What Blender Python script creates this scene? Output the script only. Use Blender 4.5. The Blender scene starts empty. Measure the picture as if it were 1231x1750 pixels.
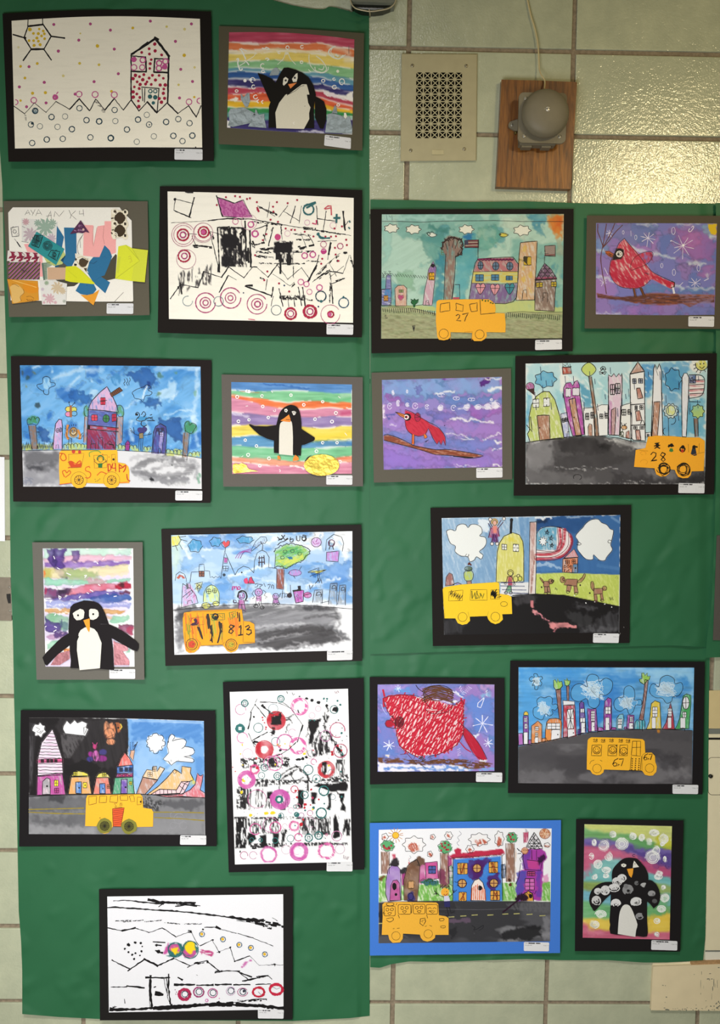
import bpy, math, random
import numpy as np
from mathutils import Matrix, Vector, geometry
random.seed(7)
SC = bpy.context.scene
# ---------------------------------------------------------------- camera
FPX = 1500.0                                   # focal length in photo pixels (1231 x 1750)
CAMP = np.array([-0.1412, -2.2250, 1.408])
def rot(p, y, r):
    cp, sp, cy, sy, cr, sr = np.cos(p), np.sin(p), np.cos(y), np.sin(y), np.cos(r), np.sin(r)
    Rx = np.array([[1, 0, 0], [0, cp, -sp], [0, sp, cp]]); Rz = np.array([[cy, -sy, 0], [sy, cy, 0], [0, 0, 1]])
    Ry = np.array([[cr, 0, sr], [0, 1, 0], [-sr, 0, cr]])
    return Rz @ Rx @ Ry
CR = rot(-0.06751, -0.01664, -0.01376)
cd = bpy.data.cameras.new('camera'); cam = bpy.data.objects.new('camera', cd); SC.collection.objects.link(cam)
cd.sensor_fit = 'HORIZONTAL'; cd.sensor_width = 36; cd.lens = 36 * FPX / 1231; cd.clip_start = .05
M = Matrix.Identity(4)
for i in range(3):
    M[i][0] = CR[i][0]; M[i][1] = CR[i][2]; M[i][2] = -CR[i][1]; M[i][3] = CAMP[i]
cam.matrix_world = M
SC.camera = cam
# ---------------------------------------------------------------- world, lamps, exposure
SC.view_settings.view_transform = 'Standard'; SC.view_settings.look = 'None'
SC.view_settings.gamma = 1; SC.view_settings.use_curve_mapping = False
SC.view_settings.exposure = 0.0
wd = bpy.data.worlds.new('world'); SC.world = wd; wd.use_nodes = True
wd.node_tree.nodes['Background'].inputs[0].default_value = (1.0, .82, .36, 1); wd.node_tree.nodes['Background'].inputs[1].default_value = .10
def area(name, loc, target, sx, sy, power, col, spread=180):
    l = bpy.data.lights.new(name, 'AREA'); l.shape = 'RECTANGLE'; l.size = sx; l.size_y = sy; l.energy = power; l.color = col; l.spread = math.radians(spread)
    o = bpy.data.objects.new(name, l); SC.collection.objects.link(o); o.location = loc
    o.rotation_euler = (Vector(target) - Vector(loc)).to_track_quat('-Z', 'Y').to_euler(); return o
area('aimed_overhead_light', (-.55, -2.6, 3.5), (-.35, 0, .15), 1.2, .5, 12, (1, .97, .92), 60)   # unseen overhead source, beam narrowed and aimed low to dim the wall's top
area('low_left_key', (-.70, -1.90, .76), (-.50, 0, .80), 1.2, .9, 38, (.97, .98, 1.0))            # added cool soft key, set low left so the wall darkens upward
area('ceiling_lamp', (1.43, -2.35, 2.72), (.62, 0, 2.035), .50, .26, 1.6, (1, .80, .44), 46)          # warm fixture mirrored in the glaze
# ---------------------------------------------------------------- projection helpers
def W(px, py, d=0.0):
    """point where the sight line of a photo pixel meets the plane d metres in front of the wall"""
    px = np.asarray(px, float); py = np.asarray(py, float); d = np.asarray(d, float) + 0 * px
    v = np.stack([(px - 615.5) / FPX, np.ones_like(px), (875 - py) / FPX], -1) @ CR.T
    t = (-d - CAMP[1]) / v[..., 1]
    return CAMP + v * t[..., None]
def Wv(px, py, d=0.0): return Vector([float(a) for a in W(px, py, d)])
def P(s):
    if not isinstance(s, str): return np.asarray(s, float)
    return np.array([float(a) for a in s.split()]).reshape(-1, 2)
def hexc(h): return np.array([int(h[i:i + 2], 16) for i in (0, 2, 4)]) / 255.0
def lin(c):
    c = np.clip(np.asarray(c, float), 0, 1); return np.where(c <= .04045, c / 12.92, ((c + .055) / 1.055) ** 2.4)
_rs = np.random.RandomState(5); _T = _rs.rand(256, 256)
def vn(x, y):
    xi = np.floor(x).astype(int); yi = np.floor(y).astype(int); fx = x - xi; fy = y - yi
    fx = fx * fx * (3 - 2 * fx); fy = fy * fy * (3 - 2 * fy)
    g = lambda a, b: _T[a & 255, b & 255]
    return (g(xi, yi) * (1 - fx) + g(xi + 1, yi) * fx) * (1 - fy) + (g(xi, yi + 1) * (1 - fx) + g(xi + 1, yi + 1) * fx) * fy
def fbm(x, y, seed=0, o=3):
    r = 0; a = 1; t = 0
    for k in range(o):
        r = r + a * vn(x * 2 ** k + seed * 17.3 + k * 31, y * 2 ** k + seed * 9.7 + k * 11); t += a; a *= .5
    return r / t
def smooth(pts, n=6, closed=False):
    p = P(pts); m = len(p); out = []
    for i in range(m if closed else m - 1):
        a, b, c, d = (p[(i - 1) % m], p[i], p[(i + 1) % m], p[(i + 2) % m]) if closed else (p[max(i - 1, 0)], p[i], p[i + 1], p[min(i + 2, m - 1)])
        for k in range(n):
            t = k / n
            out.append(.5 * (2 * b + (c - a) * t + (2 * a - 5 * b + 4 * c - d) * t * t + (3 * b - a - 3 * c + d) * t ** 3))
    if not closed: out.append(p[-1])
    return np.array(out)
def circ(cx, cy, rx, ry=None, a0=0, a1=360, n=26):
    ry = rx if ry is None else ry
    t = np.radians(np.linspace(a0, a1, n + 1)); return np.stack([cx + rx * np.cos(t), cy + ry * np.sin(t)], -1)
# ---------------------------------------------------------------- materials
MATS = {}
def mat(name, col=None, rough=.6, spec=.3, metal=0, attr=False, grain=0.0, gscale=400, bump=0.0, bscale=300, coat=0, emit=None):
    if name in MATS: return MATS[name]
    m = bpy.data.materials.new(name); m.use_nodes = True; nt = m.node_tree; b = nt.nodes['Principled BSDF']; N = nt.nodes.new; L = nt.links.new
    b.inputs['Roughness'].default_value = rough; b.inputs['Specular IOR Level'].default_value = spec; b.inputs['Metallic'].default_value = metal
    if coat: b.inputs['Coat Weight'].default_value = coat; b.inputs['Coat Roughness'].default_value = .1
    tc = N('ShaderNodeTexCoord')
    if attr:
        a = N('ShaderNodeAttribute'); a.attribute_name = 'Col'; src = a.outputs['Color']
    else:
        a = N('ShaderNodeRGB'); a.outputs[0].default_value = (*lin(hexc(col)), 1); src = a.outputs[0]
    if grain:
        n = N('ShaderNodeTexNoise'); n.inputs['Scale'].default_value = gscale; n.inputs['Detail'].default_value = 4; L(tc.outputs['Object'], n.inputs['Vector'])
        r = N('ShaderNodeMapRange'); r.inputs[1].default_value = .25; r.inputs[2].default_value = .75; r.inputs[3].default_value = 1 - grain; r.inputs[4].default_value = 1 + grain
        L(n.outputs['Fac'], r.inputs[0])
        x = N('ShaderNodeVectorMath'); x.operation = 'SCALE'; L(src, x.inputs[0]); L(r.outputs[0], x.inputs['Scale']); src = x.outputs[0]
    L(src, b.inputs['Base Color'])
    if bump:
        n = N('ShaderNodeTexNoise'); n.inputs['Scale'].default_value = bscale; n.inputs['Detail'].default_value = 3; L(tc.outputs['Object'], n.inputs['Vector'])
        u = N('ShaderNodeBump'); u.inputs['Strength'].default_value = bump; u.inputs['Distance'].default_value = .002; L(n.outputs['Fac'], u.inputs['Height']); L(u.outputs[0], b.inputs['Normal'])
    MATS[name] = m; return m
PAINT = lambda: mat('painted_paper', attr=True, rough=.62, spec=.25, grain=.035, gscale=700, bump=.12, bscale=500)
INK = lambda: mat('ink', attr=True, rough=.55, spec=.25, grain=.05, gscale=500)
def paper(col, rough=.8): return mat('construction_paper_' + col, col, rough=rough, spec=.2, grain=.05, gscale=600, bump=.15, bscale=700)
# ---------------------------------------------------------------- mesh helpers
def link(o, parent=None):
    SC.collection.objects.link(o)
    if parent is not None: o.parent = parent
    return o
def tag(o, label=None, cat=None, group=None, kind=None):
    if label: o['label'] = label
    if cat: o['category'] = cat
    if group: o['group'] = group
    if kind: o['kind'] = kind
    return o
def empty(name, loc, label=None, cat=None, group=None, kind=None):
    o = bpy.data.objects.new(name, None); o.location = loc; o.empty_display_size = .05; link(o); return tag(o, label, cat, group, kind)
def mesh(name, V, F, material, parent=None, cols=None, smooth_=False, world=True):
    """one mesh object; V are world coordinates, moved into the parent's space"""
    V = np.asarray(V, float).reshape(-1, 3)
    if parent is not None:
        off = np.zeros(3); q = parent
        while q is not None: off += np.array(q.location); q = q.parent
        V = V - off
    me = bpy.data.meshes.new(name)
    if isinstance(F, np.ndarray):
        k = F.shape[1]; n = len(F)
        me.vertices.add(len(V)); me.vertices.foreach_set('co', V.astype(np.float32).ravel())
        me.loops.add(n * k); me.loops.foreach_set('vertex_index', F.astype(np.int32).ravel())
        me.polygons.add(n); me.polygons.foreach_set('loop_start', np.arange(0, n * k, k, dtype=np.int32)); me.polygons.foreach_set('loop_total', np.full(n, k, dtype=np.int32))
        me.update(calc_edges=True)
    else: me.from_pydata([tuple(v) for v in V], [], F)
    me.validate()
    if cols is not None:
        at = me.color_attributes.new('Col', 'FLOAT_COLOR', 'POINT')
        c = np.ones((len(V), 4), np.float32); c[:, :3] = lin(cols); at.data.foreach_set('color', c.ravel())
    if smooth_: me.polygons.foreach_set('use_smooth', [True] * len(me.polygons))
    me.materials.append(material)
    o = bpy.data.objects.new(name, me); return link(o, parent)
def tess(pts2):
    return [tuple(t) for t in geometry.tessellate_polygon([[Vector((p[0], p[1], 0)) for p in pts2]])]
def slab(name, front, back, material, parent=None, cols=None):
    """a flat outline with thickness: front and back rings of world points"""
    n = len(front); q = np.array(front); t = tess(q[:, [0, 2]])
    def face_out(tr):
        a, b, c = (q[i] for i in tr); nn = np.cross(b - a, c - a); return tr if nn[1] < 0 else tuple(reversed(tr))
    F = [face_out(x) for x in t]; F += [tuple(reversed([i + n for i in x])) for x in F]
    F += [(i, (i + 1) % n, (i + 1) % n + n, i + n) for i in range(n)]
    return mesh(name, list(front) + list(back), F, material, parent)
def boxmesh(name, x0, x1, y0, y1, z0, z1, material, parent=None, bev=0.0):
    import bmesh
    bm = bmesh.new(); bmesh.ops.create_cube(bm, size=1)
    for v in bm.verts: v.co = Vector(((x0 + x1) / 2 + v.co.x * (x1 - x0), (y0 + y1) / 2 + v.co.y * (y1 - y0), (z0 + z1) / 2 + v.co.z * (z1 - z0)))
    if bev: bmesh.ops.bevel(bm, geom=bm.edges[:], offset=bev, segments=2, profile=.6, affect='EDGES')
    V = [tuple(v.co) for v in bm.verts]; bm.verts.index_update(); F = [tuple(v.index for v in f.verts) for f in bm.faces]; bm.free()
    return mesh(name, V, F, material, parent)
def quadmap(cor):
    """uv (0..1, v down) inside a photo quad TL TR BR BL -> photo pixels"""
    a, b, c, d = P(cor)
    def f(u, v):
        u = np.asarray(u, float)[..., None]; v = np.asarray(v, float)[..., None]
        return (a * (1 - u) + b * u) * (1 - v) + (d * (1 - u) + c * u) * v
    return f
def rrect(x0, y0, x1, y1, r, n=4):
    out = []
    for cx, cy, a in ((x1 - r, y0 + r, -90), (x1 - r, y1 - r, 0), (x0 + r, y1 - r, 90), (x0 + r, y0 + r, 180)):
        for k in range(n + 1):
            t = math.radians(a + 90 * k / n); out.append((cx + r * math.cos(t), cy + r * math.sin(t)))
    return np.array(out)
def lathe(name, c, prof, material, parent=None, n=40, axis=1):
    """profile (r, depth) turned about the wall normal through world point c"""
    V = []; F = []
    for r, d in prof:
        for k in range(n):
            t = 2 * math.pi * k / n; V.append((c[0] + r * math.cos(t), c[1] - d, c[2] + r * math.sin(t)))
    for j in range(len(prof) - 1):
        for k in range(n):
            F.append((j * n + k, j * n + (k + 1) % n, (j + 1) * n + (k + 1) % n, (j + 1) * n + k))
    F.append(tuple(range((len(prof) - 1) * n, len(prof) * n)))
    return mesh(name, V, F, material, parent, smooth_=True)
def tube(name, pts, r, material, parent=None, n=8):
    pts = [np.array(p, float) for p in pts]; V = []; F = []
    for i, p in enumerate(pts):
        t = pts[min(i + 1, len(pts) - 1)] - pts[max(i - 1, 0)]; t /= np.linalg.norm(t) + 1e-9
        a = np.cross(t, (0, 1, 0)); a = a if np.linalg.norm(a) > 1e-3 else np.cross(t, (1, 0, 0)); a /= np.linalg.norm(a); b = np.cross(t, a)
        for k in range(n):
            w = 2 * math.pi * k / n; V.append(p + r * (a * math.cos(w) + b * math.sin(w)))
    for i in range(len(pts) - 1):
        for k in range(n): F.append((i * n + k, i * n + (k + 1) % n, (i + 1) * n + (k + 1) % n, (i + 1) * n + k))
    F.append(tuple(range(n))); F.append(tuple(range((len(pts) - 1) * n, len(pts) * n)))
    return mesh(name, V, F, material, parent, smooth_=True)
def screw(c, r, material, parent, slot_ang=.5):
    o = lathe('screw', c, [(r, 0), (r, .0008), (r * .8, .0018), (r * .3, .0022)], material, parent, 16)
    dx, dz = math.cos(slot_ang), math.sin(slot_ang); a = r * .75; w = r * .13; y = c[1] - .0023
    V = [(c[0] + s * a * dx + t * w * -dz, y, c[2] + s * a * dz + t * w * dx) for s, t in ((-1, -1), (1, -1), (1, 1), (-1, 1))]
    mesh('screw_slot', V, [(0, 1, 2, 3)], mat('slot_dark', '1c1a16', rough=.8), o); return o
# ================================================================ the wall
def TX(c): return c * .4064
def TZ(r): return 2.4 + r * .2032
def wall():
    m = mat('mortar', '877a67', rough=.9, spec=.1, grain=.25, gscale=120, bump=.6, bscale=220)
    g = boxmesh('wall_back', TX(-5), TX(5), 0.002, .1, TZ(-14), TZ(4), m); tag(g, kind='structure')
    # glazed block, mottled orange-peel glaze
    t = bpy.data.materials.new('glazed_tile'); t.use_nodes = True; nt = t.node_tree; b = nt.nodes['Principled BSDF']; N = nt.nodes.new; L = nt.links.new
    tc = N('ShaderNodeTexCoord'); oi = N('ShaderNodeObjectInfo')
    n1 = N('ShaderNodeTexNoise'); n1.inputs['Scale'].default_value = 14; n1.inputs['Detail'].default_value = 6; n1.inputs['Roughness'].default_value = .65; L(tc.outputs['Object'], n1.inputs['Vector'])
    rp = N('ShaderNodeValToRGB'); e = rp.color_ramp.elements
    e[0].position = .3; e[0].color = (*lin(hexc('a5aa92')), 1); e[1].position = .7; e[1].color = (*lin(hexc('b7bba0')), 1); L(n1.outputs['Fac'], rp.inputs[0])
    mr = N('ShaderNodeMapRange'); mr.inputs[3].default_value = .95; mr.inputs[4].default_value = 1.05; L(oi.outputs['Random'], mr.inputs[0])
    vm = N('ShaderNodeVectorMath'); vm.operation = 'SCALE'; L(rp.outputs[0], vm.inputs[0]); L(mr.outputs[0], vm.inputs['Scale']); L(vm.outputs[0], b.inputs['Base Color'])
    n2 = N('ShaderNodeTexNoise'); n2.inputs['Scale'].default_value = 230; n2.inputs['Detail'].default_value = 2; L(tc.outputs['Object'], n2.inputs['Vector'])
    n3 = N('ShaderNodeTexNoise'); n3.inputs['Scale'].default_value = 110; n3.inputs['Detail'].default_value = 2; L(tc.outputs['Object'], n3.inputs['Vector'])
    ad = N('ShaderNodeMath'); ad.operation = 'ADD'; L(n2.outputs['Fac'], ad.inputs[0]); L(n3.outputs['Fac'], ad.inputs[1])
    bu = N('ShaderNodeBump'); bu.inputs['Strength'].default_value = .5; bu.inputs['Distance'].default_value = .0010; L(ad.outputs[0], bu.inputs['Height']); L(bu.outputs[0], b.inputs['Normal'])
    b.inputs['Roughness'].default_value = .15; b.inputs['Specular IOR Level'].default_value = .6
    first = None
    gap = .0056
    for r in range(-13, 4):
        for c in range(-5, 5):
            if first is None:
                first = boxmesh('tile', -.2032 + gap, .2032 - gap, -.003, .006, -.1016 + gap, .1016 - gap, t, None, bev=.0022); o = first
            else: o = first.copy(); link(o)
            o.name = 'tile'; o.location = (TX(c + .5) + random.uniform(-.0006, .0006), random.uniform(-.0004, .0003), TZ(r - .5) + random.uniform(-.0006, .0006)); o.parent = g
            o.rotation_euler = (random.uniform(-.003, .003), random.uniform(-.0015, .0015), random.uniform(-.003, .003))
wall()
# ================================================================ green backing paper
def gsheet(name, label, outline_fn, nx, ny, wr, seed, base, curls=()):
    """outline_fn(u,v)->photo px, crumpled slightly off the wall"""
    u, v = np.meshgrid(np.linspace(0, 1, nx), np.linspace(0, 1, ny)); q = outline_fn(u, v); x, y = q[..., 0], q[..., 1]
    wr = wr * 1.7; d = base + wr * (fbm(x / 150, y / 110, seed, 2) - .4) + wr * .75 * np.abs(fbm((x + .6 * y) / 60, (y - .5 * x) / 170, seed + 3, 2) - .5) * 2
    d = d + .0014 * np.maximum(0, fbm((x + y) / 40, (y - x) / 55, seed + 8, 2) - .62) * 8
    for f in curls: d = d + f(x, y)
    d = np.maximum(d, .0048)
    V = W(x, y, d).reshape(-1, 3); I = np.arange(nx * ny).reshape(ny, nx)
    F = np.stack([I[:-1, :-1], I[1:, :-1], I[1:, 1:], I[:-1, 1:]], -1).reshape(-1, 4)
    g = mat('green_kraft_paper', '296240', rough=.54, spec=.3, grain=.05, gscale=7, bump=.06, bscale=260)
    o = mesh(name, V, F, g, smooth_=True); tag(o, label, 'paper'); return o
def edges(L, R, T, B):
    L, R, T, B = P(L), P(R), P(T), P(B)
    y0, y1 = L[0, 1], L[-1, 1]
    def f(u, v):
        x = u; tx = np.interp(x, np.linspace(0, 1, 101), np.linspace(0, 1, 101))
        yl = L[0, 1] + v * (L[-1, 1] - L[0, 1]); xl = np.interp(yl, L[:, 1], L[:, 0])
        yr = R[0, 1] + v * (R[-1, 1] - R[0, 1]); xr = np.interp(yr, R[:, 1], R[:, 0])
        X = xl * (1 - u) + xr * u
        yt = np.interp(X, T[:, 0], T[:, 1]); yb = np.interp(X, B[:, 0], B[:, 1])
        return np.stack([X, yt * (1 - v) + yb * v], -1)
    return f
gsheet('bulletin_paper', 'tall green paper sheet on the left side, with a ragged top edge', edges('-14 -40 -6 200 4 340 7 500 16 780 18 990 22 1090 24 1200 29 1400 32 1560 36 1610 38 1660 38 1733', '631 18 633 900 633 1200 632 1735',
    '-14 -70 300 -35 420 -14 480 4 500 9 520 13 540 15.5 552 16 558 14 563 11 575 13 598 19 599 24 602 19 631 21', '38 1733 100 1738 200 1743 500 1745 598 1740 632 1736'), 150, 380, .0030, 1, .0060,
    (lambda x, y: .0025 * np.clip((y - 1640) / 95, 0, 1) ** 2 * (1 + .5 * np.sin(x / 40)), lambda x, y: .004 * np.clip((60 - y) / 80, 0, 1),
     lambda x, y: -.03 * np.clip((x - 612) / 15, 0, 1)))
gsheet('bulletin_paper', 'lower green paper sheet on the right side, hanging to a wavy bottom edge', edges('633 1090 633 1400 633 1645', '1214 1090 1212 1200 1211 1330 1209 1450 1206 1600 1202 1642',
    '633 1090 1214 1090', '633 1653 650 1654 668 1648 700 1643 760 1644 830 1641 900 1639 960 1641 1040 1641 1100 1645 1140 1645 1202 1641'), 150, 150, .0018, 2, .0048,
    (lambda x, y: -.004 * np.clip((1135 - y) / 25, 0, 1) + .0025 * np.clip((660 - x) / 20, 0, 1), lambda x, y: .005 * np.clip((y - 1560) / 85, 0, 1) ** 2 * (1 + .6 * np.sin(x / 33)),))
gsheet('bulletin_paper', 'upper green paper sheet on the right side, with its top edge beside the bell board', edges('633 342 633 700 633 1120', '1240 348 1240 830 1234 960 1224 1050 1214 1106',
    '633 341 700 342 800 345 900 344 985 347 1080 349 1110 347 1240 348', '633 1118 760 1114 900 1110 1000 1106 1150 1103 1214 1106'), 150, 200, .0024, 4, .0085,
    (lambda x, y: -.005 * np.clip((x - 1195) / 15, 0, 1), lambda x, y: .003 * np.clip((y - 1040) / 70, 0, 1) ** 2,))
gsheet('bulletin_paper', 'narrow green paper strip cut off by the right edge of the picture', edges('1224 348 1224 820 1221 930 1216 1040 1209 1090 1206 1124', '1330 348 1330 1124',
    '1206 347 1330 347', '1206 1124 1330 1120'), 30, 160, .0012, 6, .0140)
f = [W(x, y, .0185) for x, y in P('1225.5 915 1320 912 1320 1096 1219 1094')]
tag(slab('mat_board', f, [p + np.array([0, .0008, 0]) for p in f], paper('524d47')), 'edge of a dark grey mat on the narrow green strip', 'mat board')
# ---------------------------------------------------------------- vent grille
def vent():
    q = quadmap('687.5 92.5 815 93.6 813.2 273.7 685.5 274.6'); T0, T1 = .0045, .0100
    c0 = Wv(750, 274, .0035)
    root = empty('vent_cover', c0, 'cream metal wall vent cover punched with rows of triangular holes', 'vent')
    m = mat('vent_enamel', 'a9a17f', rough=.45, spec=.4, grain=.05, gscale=40)
    # outer plate ring around the pierced field
    u0, u1, v0, v1 = .185, .815, .165, .795
    V = []; F = []
    def ad(pts, d):
        k = len(V); 
        for a, b in pts:
            p = q(a, b); V.append(W(p[0], p[1], d))
        return k
    o = [(0, 0), (1, 0), (1, 1), (0, 1)]; i = [(u0, v0), (u1, v0), (u1, v1), (u0, v1)]; e = [(-.008, -.006), (1.008, -.006), (1.008, 1.006), (-.008, 1.006)]
    a = ad(o, T1); b = ad(i, T1); c = ad(e, T1 - .0012); d = ad(e, T0)
    for k in range(4):
        n = (k + 1) % 4; F += [(a + k, b + k, b + n, a + n), (c + k, a + k, a + n, c + n), (d + k, c + k, c + n, d + n)]
    mesh('plate', V, F, m, root)
    V = []; F = []; NX, NY = 6, 9
    h = .42; t = .085
    tri = [[(-h + t, -h), (h - t, -h), (0, -t)], [(h, -h + t), (h, h - t), (t, 0)], [(h - t, h), (-h + t, h), (0, t)], [(-h, h - t), (-h, -h + t), (-t, 0)]]
    outer = [(-.5, -.5), (.5, -.5), (.5, .5), (-.5, .5)]
    polys = [outer] + tri; flat = [p for g in polys for p in g]
    tt = geometry.tessellate_polygon([[Vector((x, y, 0)) for x, y in g] for g in polys])
    for cy in range(NY):
        for cx in range(NX):
            k = len(V)
            for dd in (T1, T1 - .0035):
                for x, y in flat:
                    p = q(u0 + (u1 - u0) * (cx + .5 + x) / NX, v0 + (v1 - v0) * (cy + .5 + y) / NY); V.append(W(p[0], p[1], dd))
            n = len(flat)
            for f in tt:
                A, B, C = (V[k + j] for j in f); s = np.cross(B - A, C - A)[1]
                F.append(tuple(k + j for j in (f if s < 0 else f[::-1])))
            for g in range(4):
                b0 = 4 + g * 3
                for j in range(3):
                    x0, x1 = k + b0 + j, k + b0 + (j + 1) % 3; F.append((x0, x1, x1 + n, x0 + n))
    mesh('grille', V, F, m, root)
    p = [q(a, b) for a, b in ((u0 - .01, v0 - .01), (u1 + .01, v0 - .01), (u1 + .01, v1 + .01), (u0 - .01, v1 + .01))]
    mesh('dark_duct', [W(a[0], a[1], .0052) for a in p], [(0, 3, 2, 1)], mat('duct_dark', '0c0b0a', rough=.9, spec=0), root)
    s = mat('screw_steel', 'a39c84', rough=.35, metal=.6)
    for u, v, an in ((.14, .108, 2.2), (.86, .108, 1.2), (.13, .905, 2.6), (.845, .895, 1.5)):
        pp = q(u, v); screw(W(pp[0], pp[1], T1), .0042, s, root, an)
    r = [q(a, b) for a, b in ((.415, .9), (.57, .902), (.57, .945), (.415, .945))]
    slab('name_plate', [W(a[0], a[1], T1 + .0016) for a in r], [W(a[0], a[1], T1 - .0002) for a in r], mat('vent_tab', 'b8af88', rough=.5, grain=.08, gscale=60), root)
vent()
# ---------------------------------------------------------------- bell on an oak board
def oak():
    m = bpy.data.materials.new('oak_board'); m.use_nodes = True; nt = m.node_tree; b = nt.nodes['Principled BSDF']; N = nt.nodes.new; L = nt.links.new
    tc = N('ShaderNodeTexCoord'); mp = N('ShaderNodeMapping'); mp.inputs['Scale'].default_value = (1, 1, .10); L(tc.outputs['Object'], mp.inputs[0])
    n = N('ShaderNodeTexNoise'); n.inputs['Scale'].default_value = 130; n.inputs['Detail'].default_value = 6; n.inputs['Distortion'].default_value = 1.2; L(mp.outputs[0], n.inputs[0])
    w = N('ShaderNodeTexWave'); w.bands_direction = 'X'; w.inputs['Scale'].default_value = 16; w.inputs['Distortion'].default_value = 14; w.inputs['Detail'].default_value = 3; w.inputs['Detail Scale'].default_value = 1.2; L(mp.outputs[0], w.inputs[0])
    mx = N('ShaderNodeMath'); mx.operation = 'MULTIPLY_ADD'; mx.inputs[1].default_value = .16; L(w.outputs['Fac'], mx.inputs[0]); L(n.outputs['Fac'], mx.inputs[2])
    r = N('ShaderNodeValToRGB'); e = r.color_ramp.elements; e[0].position = .30; e[0].color = (*lin(hexc('4a2a0c')), 1); e[1].position = .80; e[1].color = (*lin(hexc('8e5a20')), 1)
    x = e.new(.5); x.color = (*lin(hexc('6c3f14')), 1); L(mx.outputs[0], r.inputs[0])
    sp = N('ShaderNodeSeparateXYZ'); L(tc.outputs['Object'], sp.inputs[0])
    # stave joints: three glued strips, each a little different
    mt = N('ShaderNodeMath'); mt.operation = 'MULTIPLY'; mt.inputs[1].default_value = 15; L(sp.outputs[0], mt.inputs[0])
    fl = N('ShaderNodeMath'); fl.operation = 'FLOOR'; L(mt.outputs[0], fl.inputs[0]); wn = N('ShaderNodeTexWhiteNoise'); wn.noise_dimensions = '2D'
    mz = N('ShaderNodeMath'); mz.operation = 'MULTIPLY'; mz.inputs[1].default_value = 7.5; L(sp.outputs[2], mz.inputs[0]); fz = N('ShaderNodeMath'); fz.operation = 'FLOOR'; L(mz.outputs[0], fz.inputs[0])
    cx = N('ShaderNodeCombineXYZ'); L(fl.outputs[0], cx.inputs[0]); L(fz.outputs[0], cx.inputs[1]); L(cx.outputs[0], wn.inputs['Vector'])
    mr = N('ShaderNodeMapRange'); mr.inputs[3].default_value = .82; mr.inputs[4].default_value = 1.12; L(wn.outputs['Value'], mr.inputs[0])
    vm = N('ShaderNodeVectorMath'); vm.operation = 'SCALE'; L(r.outputs[0], vm.inputs[0]); L(mr.outputs[0], vm.inputs['Scale']); L(vm.outputs[0], b.inputs['Base Color'])
    b.inputs['Roughness'].default_value = .42; b.inputs['Coat Weight'].default_value = .25
    bu = N('ShaderNodeBump'); bu.inputs['Strength'].default_value = .3; bu.inputs['Distance'].default_value = .001; L(n.outputs['Fac'], bu.inputs['Height']); L(bu.outputs[0], b.inputs['Normal'])
    return m
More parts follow.
